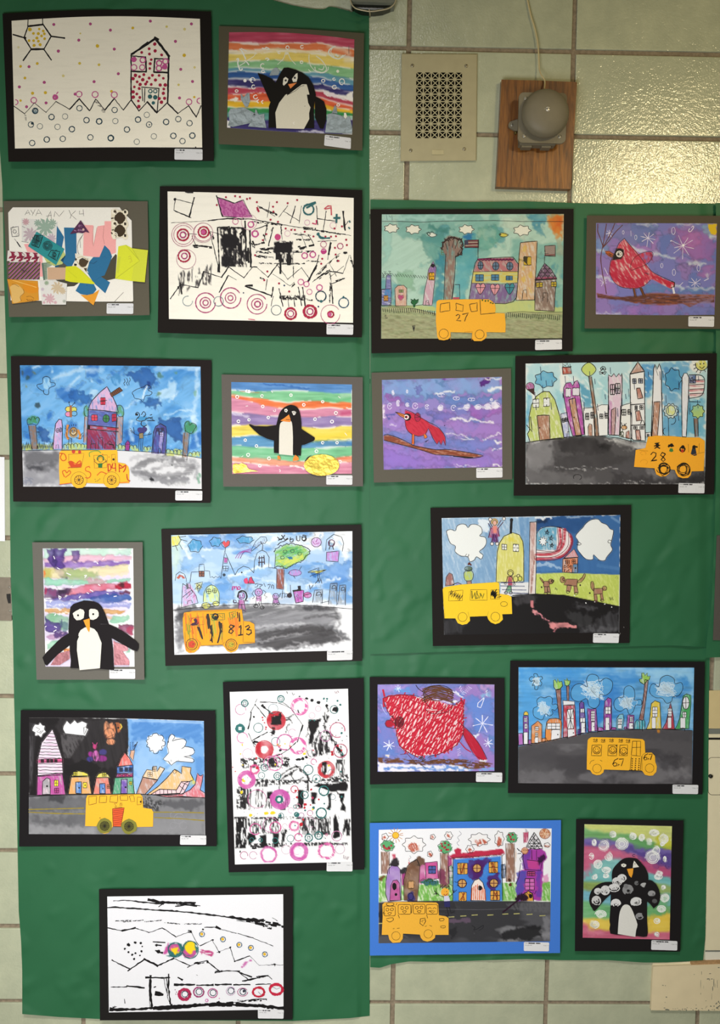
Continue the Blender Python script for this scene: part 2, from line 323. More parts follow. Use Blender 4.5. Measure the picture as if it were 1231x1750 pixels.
def bell():
    base = .0035; th = .019
    fr = P('857.5 136 922 137.5 986.5 140.2 981.5 232 976.3 323 912 321 848.3 319 853 228')
    F = [W(x, y, base + th) for x, y in fr]; B = [np.array([p[0], -base, p[2]]) for p in F]
    root = empty('wooden_board', (float(F[5][0]), -base, float(F[5][2])), 'varnished oak backboard screwed to the tiles behind the grey bell', 'board')
    slab('board', F, B, oak(), root)
    g = mat('bell_paint', '746d5a', rough=.55, spec=.4, grain=.05, gscale=60); st = mat('bolt_steel', 'aaa698', rough=.35, metal=.5)
    d0 = base + th; d1 = d0 + .034
    c = Wv(928, 246, d0)
    br = empty('school_bell', c, 'round grey painted electric school bell mounted on the oak board', 'bell')
    q = quadmap('887.6 157.6 969.8 159 966.8 245.4 885.2 243.6'); o = rrect(0, 0, 1, 1, .1, 5)
    def ring(s, d):
        return [W(*(q(.5 + (a - .5) * s, .5 + (b - .5) * s)), d) for a, b in o]
    r1 = ring(1, d1); r0 = [np.array([p[0], -(d1 - .007), p[2]]) for p in r1]
    slab('base_plate', r1, r0, g, br)
    # gearbox behind the plate and the lip with a cable slot below
    x0, x1 = r1[0][0], 0
    xs = [p[0] for p in r1]; zs = [p[2] for p in r1]; X0, X1, Z0, Z1 = min(xs), max(xs), min(zs), max(zs)
    boxmesh('gear_case', X0 + .006, X1 - .022, -(d1 - .007), -d0, Z0 - .002, Z1 - .008, g, br, bev=.003)
    for a, b in ((.1, .32), (.52, .72)):
        boxmesh('case_foot', X0 + (X1 - X0) * a, X0 + (X1 - X0) * b, -(d1 - .012), -d0, Z0 - .0065, Z0 + .001, g, br, bev=.0015)
    # mounting ear
    e = P('888 203 884 204 878 206 872 208 869.5 212 869.5 216 873 219.5 879 222.5 883 224 887 222'); f = [W(x, y, d0 + .006) for x, y in e]
    slab('mounting_ear', f, [np.array([p[0], -d0, p[2]]) for p in f], g, br)
    screw(W(874.8, 213.7, d0 + .006), .0036, st, br, .3); lathe('bolt', W(881.2, 227.6, d0), [(.0035, 0), (.0035, .005), (.002, .006)], mat('brass_bolt', '6b5f33', rough=.4, metal=.7), br, 12)
    for x, y in ((898.5, 167.8), (896.3, 232.5), (956.9, 233.8)): screw(W(x, y, d1), .0043, st, br, .4)
    cc = W(932.0, 194.5, d1 + .012); R = .0560
    prof = [(R - .003, -.010), (R, -.004), (R + .0008, .000), (R + .0004, .004), (R - .001, .008)] + [((R - .002) * math.cos(t), .008 + .022 * math.sin(t)) for t in np.linspace(.12, 1.50, 14)]
    lathe('gong', cc, prof, g, br, 56)
    lathe('gong_post', (cc[0], -(d1 - .002), cc[2]), [(.010, 0), (.010, .020)], g, br, 16)
    screw((cc[0] + 0, cc[1] - .0295, cc[2]), .0058, mat('bolt_bright', 'd0ccbe', rough=.35, metal=.5), br, .0)
    lathe('locating_pin', (cc[0] - .0082, cc[1] - .0292, cc[2]), [(.0012, 0), (.001, .001)], st, br, 8)
    # cable from above
    pts = smooth('898 -40 900 -10 903 6 908 28 914 48 919 72 921 96 922 118 926 129 930.5 136 931.5 142 930.5 152', 8)
    dep = np.interp(pts[:, 1], [-40, 60, 118, 132, 142, 155], [.006, .012, .014, .027, .030, .036])
    w = tube('bell_wire', [W(x, y, d) for (x, y), d in zip(pts, dep)], .0017, mat('wire_cream', 'c8b88c', rough=.6))
    tag(w, 'thin cream cable hanging down the tiles into the grey bell', 'cable')
    # wire twist
    return root
bell()
# ---------------------------------------------------------------- fixture at the top edge
def fixture():
    root = empty('wall_fixture', Wv(636, 14, .004), 'dark wall fixture inside a bent wire guard at the top edge', 'fixture')
    hs = mat('fixture_housing', '6f7266', rough=.5, grain=.1, gscale=90); dk = mat('fixture_lens', '15170f', rough=.15, spec=.6)
    def pr(name, outline, d0, d1, m):
        f = [W(x, y, d1) for x, y in P(outline)]; slab(name, f, [np.array([p[0], -d0, p[2]]) for p in f], m, root)
    pr('housing', '600 -52 675 -52 675 3 668 4.5 640 3.5 605 2.5 600 1', .004, .050, hs)
    pr('lens', '601 0 674 0 674 4 668 10 655 15 640 17 620 15.5 608 12 602 7', .004, .036, dk)
    wm = mat('guard_wire', 'b5ab8e', rough=.4, metal=.3)
    g = smooth('598 -50 598.5 -10 600 4 605 12 613 16 632 19.5 648 18 664 14.5 672 9 676 2 677 -10 677 -50', 6)
    tube('guard_hoop', [W(x, y, .052) for x, y in g], .0016, wm, root)
    tube('guard_clip', [W(631.5, 16, .054), W(632, 20, .053), W(632.3, 24, .030), W(632.5, 29, .004)], .0019, wm, root)
fixture()
# ---------------------------------------------------------------- left edge: notice and switch
pp = P('-60 779 7.6 781 8.6 925 -60 923')
o = slab('paper_notice', [W(x, y, .0052) for x, y in pp], [W(x, y, .0042) for x, y in pp], paper('e4e4e6')); tag(o, 'plain white paper notice on the tiles at the left edge', 'notice')
def switch():
    root = empty('switch_plate', Wv(0, 1061, .0035), 'brushed steel switch plate half under the left green sheet', 'switch')
    pp = P('-75 985 18 987 20 1061 -73 1059'); f = [W(x, y, .0052) for x, y in pp]
    slab('plate', f, [np.array([p[0], -.0035, p[2]]) for p in f], mat('brushed_steel', '7d7365', rough=.4, metal=.5, grain=.1, gscale=90), root)
    pp = P('11 1015.5 17.5 1015 18 1031 14 1031 11.5 1022'); f = [W(x, y, .0075) for x, y in pp]
    slab('toggle', f, [np.array([p[0], -.0052, p[2]]) for p in f], mat('toggle_black', '15130f', rough=.5), root)
    for x, y in ((16, 1003), (17, 1043.5)): screw(W(x, y, .0052), .0028, mat('bolt_steel'), root, 1)
switch()
# ---------------------------------------------------------------- right edge: cream metal cabinet and guard plate
def cabinet():
    root = empty('metal_cabinet', Wv(1228, 1652, .004), 'cream metal cabinet with a latch panel beside the lower right green sheet', 'cabinet')
    cr = mat('cream_enamel', 'dbd1b0', rough=.5, spec=.3, grain=.03, gscale=30); cr2 = mat('tan_enamel', 'cbb887', rough=.5, grain=.04, gscale=30); gr = mat('grey_strip', '83877f', rough=.4, metal=.3)
    def pr(name, outline, d0, d1, m):
        f = [W(x, y, d1) for x, y in P(outline)]; return slab(name, f, [np.array([p[0], -d0, p[2]]) for p in f], m, root)
    dd = .005
    pr('top_rail', '1206 1180 1300 1180 1300 1245 1206 1245', .0035, dd + .0005, cr2)
    pr('metal_strip', '1206 1245.5 1300 1245.5 1300 1254 1206 1254', .0035, dd - .0005, gr)
    pr('middle_rail', '1206 1254.5 1300 1254.5 1300 1260.5 1206 1260.5', .0035, dd, cr)
    pr('shadow_gap', '1206 1260.5 1300 1260.5 1300 1264.5 1206 1264.5', .0035, .0037, mat('slot_dark'))
    pr('door_panel', '1206 1264.5 1300 1264.5 1300 1624 1206 1624', .0035, dd, cr)
    pr('seam', '1206 1624 1300 1624 1300 1627 1206 1627', .0035, .0040, gr)
    pr('bottom_rail', '1206 1627 1300 1627 1300 1641 1206 1641', .0035, dd, mat('pale_enamel', 'dcd8c6', rough=.5))
    q = rrect(1211.5, 1295, 1300, 1358, 6); f = [W(x, y, dd + .0012) for x, y in q]
    slab('latch_panel', f, [np.array([p[0], -dd, p[2]]) for p in f], cr, root)
    q2 = rrect(1210.7, 1294.2, 1301, 1358.8, 6.5); f = [W(x, y, dd + .0003) for x, y in q2]
    slab('panel_groove', f, [np.array([p[0], -dd, p[2]]) for p in f], mat('slot_dark'), root)
    lathe('latch_knob', W(1214.5, 1326, dd + .0012), [(.0052, 0), (.0052, .004), (.003, .006)], mat('knob_black', '22221e', rough=.3), root, 16)
cabinet()
def guard():
    root = empty('painted_guard_plate', Wv(1170, 1727, .0035), 'chipped cream painted metal plate across the bottom right corner', 'plate')
    m = mat('chipped_cream', 'd9caa6', rough=.5, spec=.3, grain=.05, gscale=25)
    f = [W(x, y, .014) for x, y in P('1116.5 1652 1160 1650.5 1231 1648 1320 1646 1320 1728 1231 1727.5 1113 1726.5')]
    slab('plate', f, [np.array([p[0], -.004, p[2]]) for p in f], m, root)
    f = [W(x, y, .012) for x, y in P('1181 1644 1320 1640 1320 1647.5 1182 1650')]
    slab('wood_strip', f, [np.array([p[0], -.004, p[2]]) for p in f], mat('bare_wood', 'a5835a', rough=.7, grain=.3, gscale=120), root)
    f = [W(x, y, .006) for x, y in P('1116 1645.5 1180 1643.5 1180 1650 1116 1652')]
    slab('back_rail', f, [np.array([p[0], -.004, p[2]]) for p in f], mat('cream_enamel'), root)
    # paint chips: small bare-metal patches
    rr = random.Random(3); V = []; F = []
    def chip(x, y, rx, ry, n=7):
        k = len(V)
        for j in range(n):
            t = 2 * math.pi * j / n; s = rr.uniform(.5, 1.2); V.append(W(x + rx * s * math.cos(t), y + ry * s * math.sin(t), .0142 + len(V) * 1e-7))
        F.append(tuple(range(k + n - 1, k - 1, -1)))
    for x, y, a, b in ((1229, 1653.5, 2.2, 1.3), (1214, 1664, 2, .8), (1211, 1673, 3, .9), (1213, 1674.5, 1.4, .8), (1217, 1673, 1.8, .6), (1133, 1684, 1.8, .7), (1137.5, 1684.5, 1.2, .7), (1139.5, 1704, 1.2, 1), (1137, 1713, .8, .5), (1207, 1710.5, .8, .7), (1187, 1665.3, .9, .7)): chip(x, y, a, b)
    for x, y, l, w in ((1199.5, 1663, 3.5, .35), (1198, 1682, 10, .55), (1198.2, 1698.5, 1.8, .5), (1220.5, 1680, 8, .7), (1218.5, 1690, 4.5, .9), (1222.5, 1685, 5, .4), (1226.3, 1682, 8, .5), (1217, 1703, 7, .4), (1203, 1687, 4, .2)): chip(x, y, w, l)
    for k in range(46):
        x = rr.uniform(1160, 1231) if k > 8 else rr.uniform(1136, 1160); chip(x, 1727 - abs(rr.gauss(0, 3.2)) * (1.3 if x > 1185 else .7), rr.uniform(.4, 1.6), rr.uniform(.4, 1.1))
    for k in range(9): chip(rr.uniform(1224, 1232), rr.uniform(1712, 1724), rr.uniform(.8, 2.4), rr.uniform(.8, 2))
    chip(1140.5, 1725.5, 4.5, 1.4)
    o = mesh('paint_chips', V, F, mat('bare_metal', '6e7266', rough=.6, grain=.2, gscale=300), root); o['kind'] = 'stuff'
guard()
# ================================================================ artworks: kit
class Surf:
    """a sheet surface in an artwork's own drawing units; at(x, y, off) -> world"""
    def __init__(s, A, dep): s.A = A; s.dep = dep
    def at(s, x, y, off=0.0):
        px, py = s.A.ph(x, y); return W(px, py, s.dep(px, py) + off)
class Ink:
    def __init__(s, surf, k0=0.0): s.f = surf; s.V = []; s.F = []; s.C = []; s.n = 0; s.z = 0; s.k0 = k0
    def _add(s, pts, F, col):
        s.z += 1; off = .0001 + s.k0 + s.z * 1.6e-6
        pts = np.asarray(pts); s.V.append(s.f.at(pts[:, 0], pts[:, 1], off)); s.F += [tuple(i + s.n for i in f) for f in F]
        s.C.append(np.tile(hexc(col), (len(pts), 1))); s.n += len(pts)
    def ln(s, pts, w=3, col='1c1a1c', sm=0, closed=False, jit=.18, rough=0):
        w = max(w * 1.1, .72 * s.f.A.sc); p = smooth(pts, sm, closed) if sm else P(pts)
        if closed: p = np.vstack([p, p[:1]])
        step = 4 * s.f.A.sc; q = [p[0]]
        for a, b in zip(p[:-1], p[1:]):
            n = max(1, int(np.hypot(*(b - a)) / step)); q += [a + (b - a) * (i + 1) / n for i in range(n)]
        p = np.array(q)
        if len(p) > 1: p = p[np.append(True, np.hypot(*(p[1:] - p[:-1]).T) > 1e-6)]
        if len(p) < 2: return
        if rough: p = p + (_rs.rand(*p.shape) - .5) * rough
        t = np.zeros_like(p); t[1:-1] = p[2:] - p[:-2]; t[0] = p[1] - p[0]; t[-1] = p[-1] - p[-2]; t /= np.hypot(*t.T)[:, None] + 1e-9
        if not closed: p[0] -= t[0] * w * .3; p[-1] += t[-1] * w * .3
        nn = np.stack([-t[:, 1], t[:, 0]], 1); ww = w / 2 * (1 + (_rs.rand(len(p)) - .5) * 2 * jit)[:, None]
        V = np.empty((2 * len(p), 2)); V[0::2] = p + nn * ww; V[1::2] = p - nn * ww
        s._add(V, [(2 * i, 2 * i + 2, 2 * i + 3, 2 * i + 1) for i in range(len(p) - 1)], col)
    def lns(s, txt, w=3, col='1c1a1c', sm=0, **k):
        for t in txt.split('/'): s.ln(t, w, col, sm, **k)
    def dry(s, pts, w=6, col='1c1a1c', cov=.6, sm=0):
        """dry brush / edge print: broken grains along the line"""
        p = smooth(pts, sm) if sm else P(pts); seg = np.hypot(*(p[1:] - p[:-1]).T); L = seg.sum(); cum = np.append(0, np.cumsum(seg))
        for k in range(int(L / w * 2.2 * cov) + 1):
            a = _rs.rand() * L; l = w * (.3 + _rs.rand() * 1.3); o = (_rs.rand() - .5) * w
            f = lambda t: np.array([np.interp(t, cum, p[:, 0]), np.interp(t, cum, p[:, 1])])
            A, B = f(a), f(min(a + l, L)); d = B - A; n = np.array([-d[1], d[0]]) / (np.hypot(*d) + 1e-6)
            if np.hypot(*d) > .5: s.ln([A + n * o, B + n * o], w * (.15 + .4 * _rs.rand()), col)
    def disc(s, cx, cy, r, col='1c1a1c', ry=None, jit=.08):
        n = 12; t = np.linspace(0, 2 * np.pi, n, endpoint=False); q = 1 + (_rs.rand(n) - .5) * 2 * jit
        s._add(np.stack([cx + r * q * np.cos(t), cy + (ry or r) * q * np.sin(t)], -1), [tuple(range(n))], col)
    def ring(s, cx, cy, r, w=3, col='1c1a1c', a0=0, a1=360, ry=None):
        s.ln(circ(cx, cy, r, ry, a0, a1, max(8, int(26 * min(1.6, r / 20 + .4)))), w, col, jit=.3)
    def blot(s, pts, col='1c1a1c', sm=0):
        p = smooth(pts, sm, True) if sm else P(pts); s._add(p, tess(p), col)
    def zig(s, x0, y0, x1, y1, n, amp, w=2, col='1c1a1c', r=.3):
        """n back-and-forth crayon passes between two points, amp wide"""
        d = np.array([x1 - x0, y1 - y0], float); L = np.hypot(*d); d /= L; m = np.array([-d[1], d[0]]); p = []
        for k in range(n + 1):
            c = np.array([x0, y0]) + d * L * k / n; p.append(c + m * amp / 2 * (1 if k % 2 else -1) * (1 - r * _rs.rand()) + d * L / n * (_rs.rand() - .5))
        s.ln(p, w, col)
    def fill(s, pts, col, ang=70, gap=5, w=3, r=.25):
        """crayon hatching clipped to an outline"""
        p = P(pts); c, sn = math.cos(math.radians(ang)), math.sin(math.radians(ang)); u = p @ np.array([c, sn]); v = p @ np.array([-sn, c])
        y = v.min() + gap * .5
        while y < v.max():
            xs = []
            for i in range(len(p)):
                j = (i + 1) % len(p)
                if (v[i] > y) != (v[j] > y): xs.append(u[i] + (y - v[i]) / (v[j] - v[i]) * (u[j] - u[i]))
            xs.sort()
            for a, b in zip(xs[::2], xs[1::2]):
                e = (b - a) * .04; a += e * _rs.rand(); b -= e * _rs.rand(); y2 = y + (_rs.rand() - .5) * gap * .7
                s.ln([(a * c - y * sn, a * sn + y * c), (b * c - y2 * sn, b * sn + y2 * c)], w * (1 - r + r * 2 * _rs.rand()), col)
            y += gap * (.7 + .6 * _rs.rand())
    def win(s, x0, y0, x1, y1, w=2.5, col='1c1a1c', fill=None, nx=1, ny=1, sk=0):
        q = [(x0, y0), (x1, y0 + sk), (x1, y1 + sk), (x0, y1)]
        if fill: s.blot(q, fill)
        s.ln(q, w, col, closed=True)
        for i in range(nx): a = (i + 1) / (nx + 1); s.ln([(x0 + (x1 - x0) * a, y0 + sk * a), (x0 + (x1 - x0) * a, y1 + sk * a)], w * .9, col)
        for i in range(ny): a = (i + 1) / (ny + 1); s.ln([(x0, y0 + (y1 - y0) * a), (x1, y0 + (y1 - y0) * a + sk)], w * .9, col)
    def build(s, name, parent):
        if s.n: o = mesh(name, np.vstack(s.V), s.F, INK(), parent, np.vstack(s.C)); o['kind'] = 'stuff'; return o
class Cv:
    """painted sheet: a fine grid whose vertex colours are laid down wash by wash"""
    def __init__(s, A, cor, bow=(0, 0, 0, 0), base='f3f1ec', sp=1.55, off=.0006):
        s.A = A; c = P(cor); sc = A.sc
        w = (np.hypot(*(c[1] - c[0])) + np.hypot(*(c[2] - c[3]))) / 2 / sc; h = (np.hypot(*(c[3] - c[0])) + np.hypot(*(c[2] - c[1]))) / 2 / sc
        s.nx = int(w / sp) + 1; s.ny = int(h / sp) + 1; u, v = np.meshgrid(np.linspace(0, 1, s.nx), np.linspace(0, 1, s.ny))
        q = (c[0] * (1 - u[..., None]) + c[1] * u[..., None]) * (1 - v[..., None]) + (c[3] * (1 - u[..., None]) + c[2] * u[..., None]) * v[..., None]
        bu, bv = np.sin(np.pi * u), np.sin(np.pi * v)
        s.X = q[..., 0] + bow[1] * bv * u - bow[3] * bv * (1 - u); s.Y = q[..., 1] - bow[0] * bu * (1 - v) + bow[2] * bu * v
        s.C = np.tile(hexc(base), (s.ny, s.nx, 1)); s.sd = A.seed * 3; s.off = off
        s.surf = Surf(A, lambda px, py: A.dep(px, py) + off); s.ink = Ink(s.surf)
    def nz(s, scale, ax=1, ay=1, ang=0, o=3, X=None, Y=None):
        s.sd += 1; X = s.X if X is None else X; Y = s.Y if Y is None else Y; x, y = X / s.A.sc, Y / s.A.sc
        if ang: c, n = math.cos(math.radians(ang)), math.sin(math.radians(ang)); x, y = x * c + y * n, -x * n + y * c
        return fbm(x / (scale * ax), y / (scale * ay), s.sd, o)
    def mix(s, m, col, a=1, sl=None, mul=False):
        c = hexc(col); t = s.C if sl is None else s.C[sl]; m = np.clip(m * a, 0, 1)[..., None]
        t[...] = t * (1 - m) + (t * c if mul else c) * m
    def _box(s, p, pad):
        i = np.where((s.X > p[:, 0].min() - pad) & (s.X < p[:, 0].max() + pad) & (s.Y > p[:, 1].min() - pad) & (s.Y < p[:, 1].max() + pad))
        if len(i[0]) == 0: return None
        return (slice(i[0].min(), i[0].max() + 1), slice(i[1].min(), i[1].max() + 1))
    def tex(s, m, t, X, Y, ang):
        if t == 'cr':   # wax crayon
            n = s.nz(1.7, 5, 1, ang, 2, X, Y); return m * np.clip(.25 + (n - .30) * 3.0, 0.12, 1)
        if t == 'crd':
            n = s.nz(1.7, 5, 1, ang, 2, X, Y); return m * np.clip(.40 + (n - .25) * 1.9, 0, .92)
        if t == 'wc': n = s.nz(14, 1, 1, 0, 3, X, Y); return m * np.clip(.45 + n * .85, 0, 1)
        if t == 'br':   # brush streaks
            n = s.nz(4, 9, 1, ang, 3, X, Y); return m * np.clip(.2 + n * 1.5, 0, 1)
        if t == 'dry':  # dry print
            n = s.nz(1.8, 1.5, 1, ang, 2, X, Y); return m * (n > .47)
        if t == 'dryv': n = s.nz(1.6, 6, 1, 90, 2, X, Y); return m * np.clip((n - .42) * 8, 0, 1)
        if t == 'dryw': n = s.nz(1.8, 4, 1, ang, 2, X, Y); return m * np.clip((n - .36) * 8, 0, 1)
        return m
    def poly(s, pts, col, a=1, wob=0, soft=0, tex=None, ang=80, sm=0, mul=False, edge=0):
        p = smooth(pts, sm, True) if sm else P(pts); wob *= s.A.sc; soft = max(soft, 1.2) * s.A.sc; sl = s._box(p, wob + soft)
        if sl is None: return
        X, Y = s.X[sl], s.Y[sl]; x, y = X, Y
        if wob: x = X + (s.nz(7, X=X, Y=Y) - .5) * 2.6 * wob; y = Y + (s.nz(7, X=X, Y=Y) - .5) * 2.6 * wob
        ins = np.zeros(X.shape, bool); d2 = np.full(X.shape, 1e12); n = len(p)
        for i in range(n):
            ax, ay = p[i]; bx, by = p[(i + 1) % n]
            if ay != by:
                cr = ((ay > y) != (by > y)) & (x < (bx - ax) * (y - ay) / (by - ay) + ax); ins ^= cr
            dx, dy = bx - ax, by - ay; t = np.clip(((x - ax) * dx + (y - ay) * dy) / (dx * dx + dy * dy + 1e-9), 0, 1)
            d2 = np.minimum(d2, (x - ax - t * dx) ** 2 + (y - ay - t * dy) ** 2)
        sd = np.sqrt(d2) * np.where(ins, 1, -1); m = np.clip(.5 + sd / soft, 0, 1)
        if edge: m2 = m * np.exp(-np.abs(sd) / (2.2 * s.A.sc)); 
        m = s.tex(m, tex, X, Y, ang); s.mix(m, col, a, sl, mul)
        if edge: c = s.C[sl]; c *= (1 - edge * m2)[..., None]
    def ell(s, cx, cy, rx, ry=None, col='000000', **k): s.poly(circ(cx, cy, rx, ry, n=22)[:-1], col, **k)
    def ln(s, pts, w, col, a=1, tex=None, ang=0, sm=0, soft=0, wob=0, mul=False):
        p = smooth(pts, sm) if sm else P(pts); soft = max(soft, 1) * s.A.sc; wob *= s.A.sc; sl = s._box(p, w + soft + wob)
        if sl is None: return
        X, Y = s.X[sl], s.Y[sl]; x, y = X, Y; d2 = np.full(X.shape, 1e12)
        if wob: x = X + (s.nz(6, X=X, Y=Y) - .5) * 2.6 * wob; y = Y + (s.nz(6, X=X, Y=Y) - .5) * 2.6 * wob
        for (ax, ay), (bx, by) in zip(p[:-1], p[1:]):
            dx, dy = bx - ax, by - ay; t = np.clip(((x - ax) * dx + (y - ay) * dy) / (dx * dx + dy * dy + 1e-9), 0, 1); d2 = np.minimum(d2, (x - ax - t * dx) ** 2 + (y - ay - t * dy) ** 2)
        s.mix(s.tex(np.clip(.5 + (w / 2 - np.sqrt(d2)) / soft, 0, 1), tex, X, Y, ang), col, a, sl, mul)
    def rast(s, f, col, **k): pass
    def bands(s, xs, rows, wob=2.5, soft=2.5, a=1, streak=.10, gap=None):
        """rows: list of (y-values at xs, colour) giving each band's upper edge; rainbow washes"""
        xs = np.array(xs, float); Yw = s.Y + (s.nz(12, 2.2, 1) - .5) * 2.6 * wob * s.A.sc
        for k, (ys, col) in enumerate(rows):
            y0 = np.interp(s.X, xs, ys); m = np.clip(.5 + (Yw - y0) / (soft * s.A.sc), 0, 1); s.mix(m, col, a)
            if gap and k:
                g = np.exp(-((Yw - y0) / (1.6 * s.A.sc)) ** 2) * (s.nz(9, 3, 1) > gap); s.mix(g, 'f2efe8', .7)
        if streak: s.streak(streak)
    def streak(s, amp, ang=0, scale=3.2, ax=9):
        n = s.nz(scale, ax, 1, ang) - .5; b = s.nz(26) - .5
        t = (n * 2 * amp * 1.4 + b * amp * 1.2)[..., None]
        s.C[...] = np.clip(np.where(t > 0, s.C + (1 - s.C) * t * 1.3, s.C * (1 + t)), 0, 1)
    def blotch(s, col, thr=.55, scale=30, a=.6, soft=.04, ax=1, region=None, edge=.2):
        sl = None; n = s.nz(scale, ax, 1, 0, 4); m = np.clip((n - thr) / soft, 0, 1)
        if region is not None: m = m * region
        s.mix(m, col, a)
        if edge: e = np.exp(-((n - thr) / .008) ** 2); e = e if region is None else e * region; s.C *= (1 - edge * e)[..., None]
    def build(s, name='painting', label=None):
        ny, nx = s.ny, s.nx; V = s.surf.at(s.X, s.Y).reshape(-1, 3); I = np.arange(nx * ny).reshape(ny, nx)
        F = np.stack([I[:-1, :-1], I[1:, :-1], I[1:, 1:], I[:-1, 1:]], -1).reshape(-1, 4)
        per = np.concatenate([I[0], I[1:, -1], I[-1, -2::-1], I[-2:0:-1, 0]]); b0 = len(V); n = len(per)
        B = V[per].copy(); A_ = V[per].copy(); B[:, 1] += .0005; V = np.vstack([V, A_, B]); k = np.arange(n); k2 = (k + 1) % n
        F = np.vstack([F, np.stack([b0 + k, b0 + k2, b0 + n + k2, b0 + n + k], -1)])
        C = np.vstack([s.C.reshape(-1, 3), np.full((2 * n, 3), .86)])
        o = mesh(name, V, F, PAINT(), s.A.root, C, smooth_=True)
        if label: o['label'] = label
        s.ink.build('ink_drawing', o); s.obj = o; return o
class Cut:
    """a flat cut-out glued on the picture"""
    def __init__(s, A, name, pts, col, k=1, plane=None, sm=0, th=.0005, label=None, mt=None):
        p = smooth(pts, sm, True) if sm else P(pts); s.A = A; pl = plane or A.plane(p); s.pl = pl; off = .0008 + k * .0006; s.k = k
        f = pl.at(p[:, 0], p[:, 1], off + .0005); b = f.copy(); b[:, 1] += th
        s.o = slab(name, f, b, mt or paper(col), A.root); s.ink = Ink(Surf(A, lambda x, y: pl.dep(x, y) + off + .0005), 0)
        if label: s.o['label'] = label
        A.cuts.append(s)
class Art:
    def __init__(s, name, label, ox, oy, sc, matc, cor, bow=(0, 0, 0, 0), base=.0175, lift=(0, .004, 0, 0), seed=1, cat='artwork', group='mounted children\'s artworks on the green paper'):
        s.ox, s.oy, s.sc, s.seed, s.base, s.lf, s.cuts = ox, oy, sc, seed, base, lift, []
        c = P(cor); s.c = c; px, py = s.ph(c[:, 0], c[:, 1]); s.bx = (px.min(), px.max(), py.min(), py.max())
        s.root = empty(name, Wv(px.mean(), py.max(), .006), label, cat, group)
        nx, ny = 26, 22; u, v = np.meshgrid(np.linspace(0, 1, nx), np.linspace(0, 1, ny)); U, Vv = u[..., None], v[..., None]
        q = (c[0] * (1 - U) + c[1] * U) * (1 - Vv) + (c[3] * (1 - U) + c[2] * U) * Vv; bu, bv = np.sin(np.pi * u), np.sin(np.pi * v)
        X = q[..., 0] + bow[1] * bv * u - bow[3] * bv * (1 - u); Y = q[..., 1] - bow[0] * bu * (1 - v) + bow[2] * bu * v
        px, py = s.ph(X, Y); G = W(px, py, s.dep(px, py)).reshape(-1, 3); I = np.arange(nx * ny).reshape(ny, nx)
        F = np.stack([I[:-1, :-1], I[1:, :-1], I[1:, 1:], I[:-1, 1:]], -1).reshape(-1, 4); N = len(G); Bk = G.copy(); Bk[:, 1] += .0007
        per = np.concatenate([I[0], I[1:, -1], I[-1, -2::-1], I[-2:0:-1, 0]]); r = np.roll(per, -1)
        V = np.vstack([G, Bk, G[per], Bk[per]]); n = len(per); k = np.arange(n); k2 = (k + 1) % n
        F = np.vstack([F, F[:, ::-1] + N, np.stack([2 * N + k, 2 * N + k2, 2 * N + n + k2, 2 * N + n + k], -1)])
        s.mat = mesh('mat_board', V, F, paper(matc), s.root, smooth_=True)
    def ph(s, x, y): return s.ox + np.asarray(x, float) / s.sc, s.oy + np.asarray(y, float) / s.sc
    def dep(s, px, py):
        x0, x1, y0, y1 = s.bx; u = np.clip((np.asarray(px, float) - x0) / (x1 - x0), -.1, 1.1); v = np.clip((np.asarray(py, float) - y0) / (y1 - y0), -.1, 1.1); t, b, l, r = s.lf
        return s.base + t * (1 - v) ** 3 + b * v ** 3 + l * (1 - u) ** 3 + r * u ** 3 + .0006 * np.sin(u * 5 + s.seed) * np.cos(v * 4 + s.seed * 2)
    def plane(s, pts):
        p = P(pts); g = np.array([(x, y) for x in np.linspace(p[:, 0].min(), p[:, 0].max(), 9) for y in np.linspace(p[:, 1].min(), p[:, 1].max(), 9)])
        px, py = s.ph(g[:, 0], g[:, 1]); d = s.dep(px, py); M_ = np.stack([np.ones_like(px), px, py], 1); q, *_ = np.linalg.lstsq(M_, d, rcond=None); e = (d - M_ @ q).max()
        return Surf(s, lambda x, y: q[0] + q[1] * np.asarray(x, float) + q[2] * np.asarray(y, float) + e + .0006)
    def card(s, cor, name='', k=0, gr='KF'):
        """name sticker at the lower right with three tiny printed fields"""
        f = quadmap(cor); r = rrect(0, 0, 1, .999, .045, 3); r = rrect(0, 0, 2.2, 1, .1, 3) * np.array([1 / 2.2, 1]); p = f(r[:, 0], r[:, 1])
        c = Cut(s, 'name_card', p, 'd8d8da', k=k)
        def put(t, u, v, h, w=None):
            tp, F, wd = glyphs(t); sc = h / .7; sx = sc / 2.2 * (1 if w is None else 1)
            q = f(u + tp[:, 0] * sx, v - tp[:, 1] * sc); c.ink._add(q, F, '2a2a2e')
        put('Name:', .04, .17, .105); put('Grade: ' + gr, .04, .40, .105); put('Unit: 10', .77, .40, .105)
        u = .19
        for w in str(name).split():                       # the names are too small to read: letter-sized marks
            for j in range(int(w)):
                for a, b, e, g in ((0, .08, 0, .17), (0, .08 + .09 * _rs.rand(), .013, .08 + .09 * _rs.rand()), (.013, .08, .013, .17)):
                    if _rs.rand() < .8: c.ink.ln(f(np.array([u + a, u + e]), np.array([b, g])), .35 * s.sc, '2a2a2e')
                u += .024
            u += .03
    def done(s):
        for c in s.cuts: c.ink.build('ink_drawing', c.o)
_G = {}
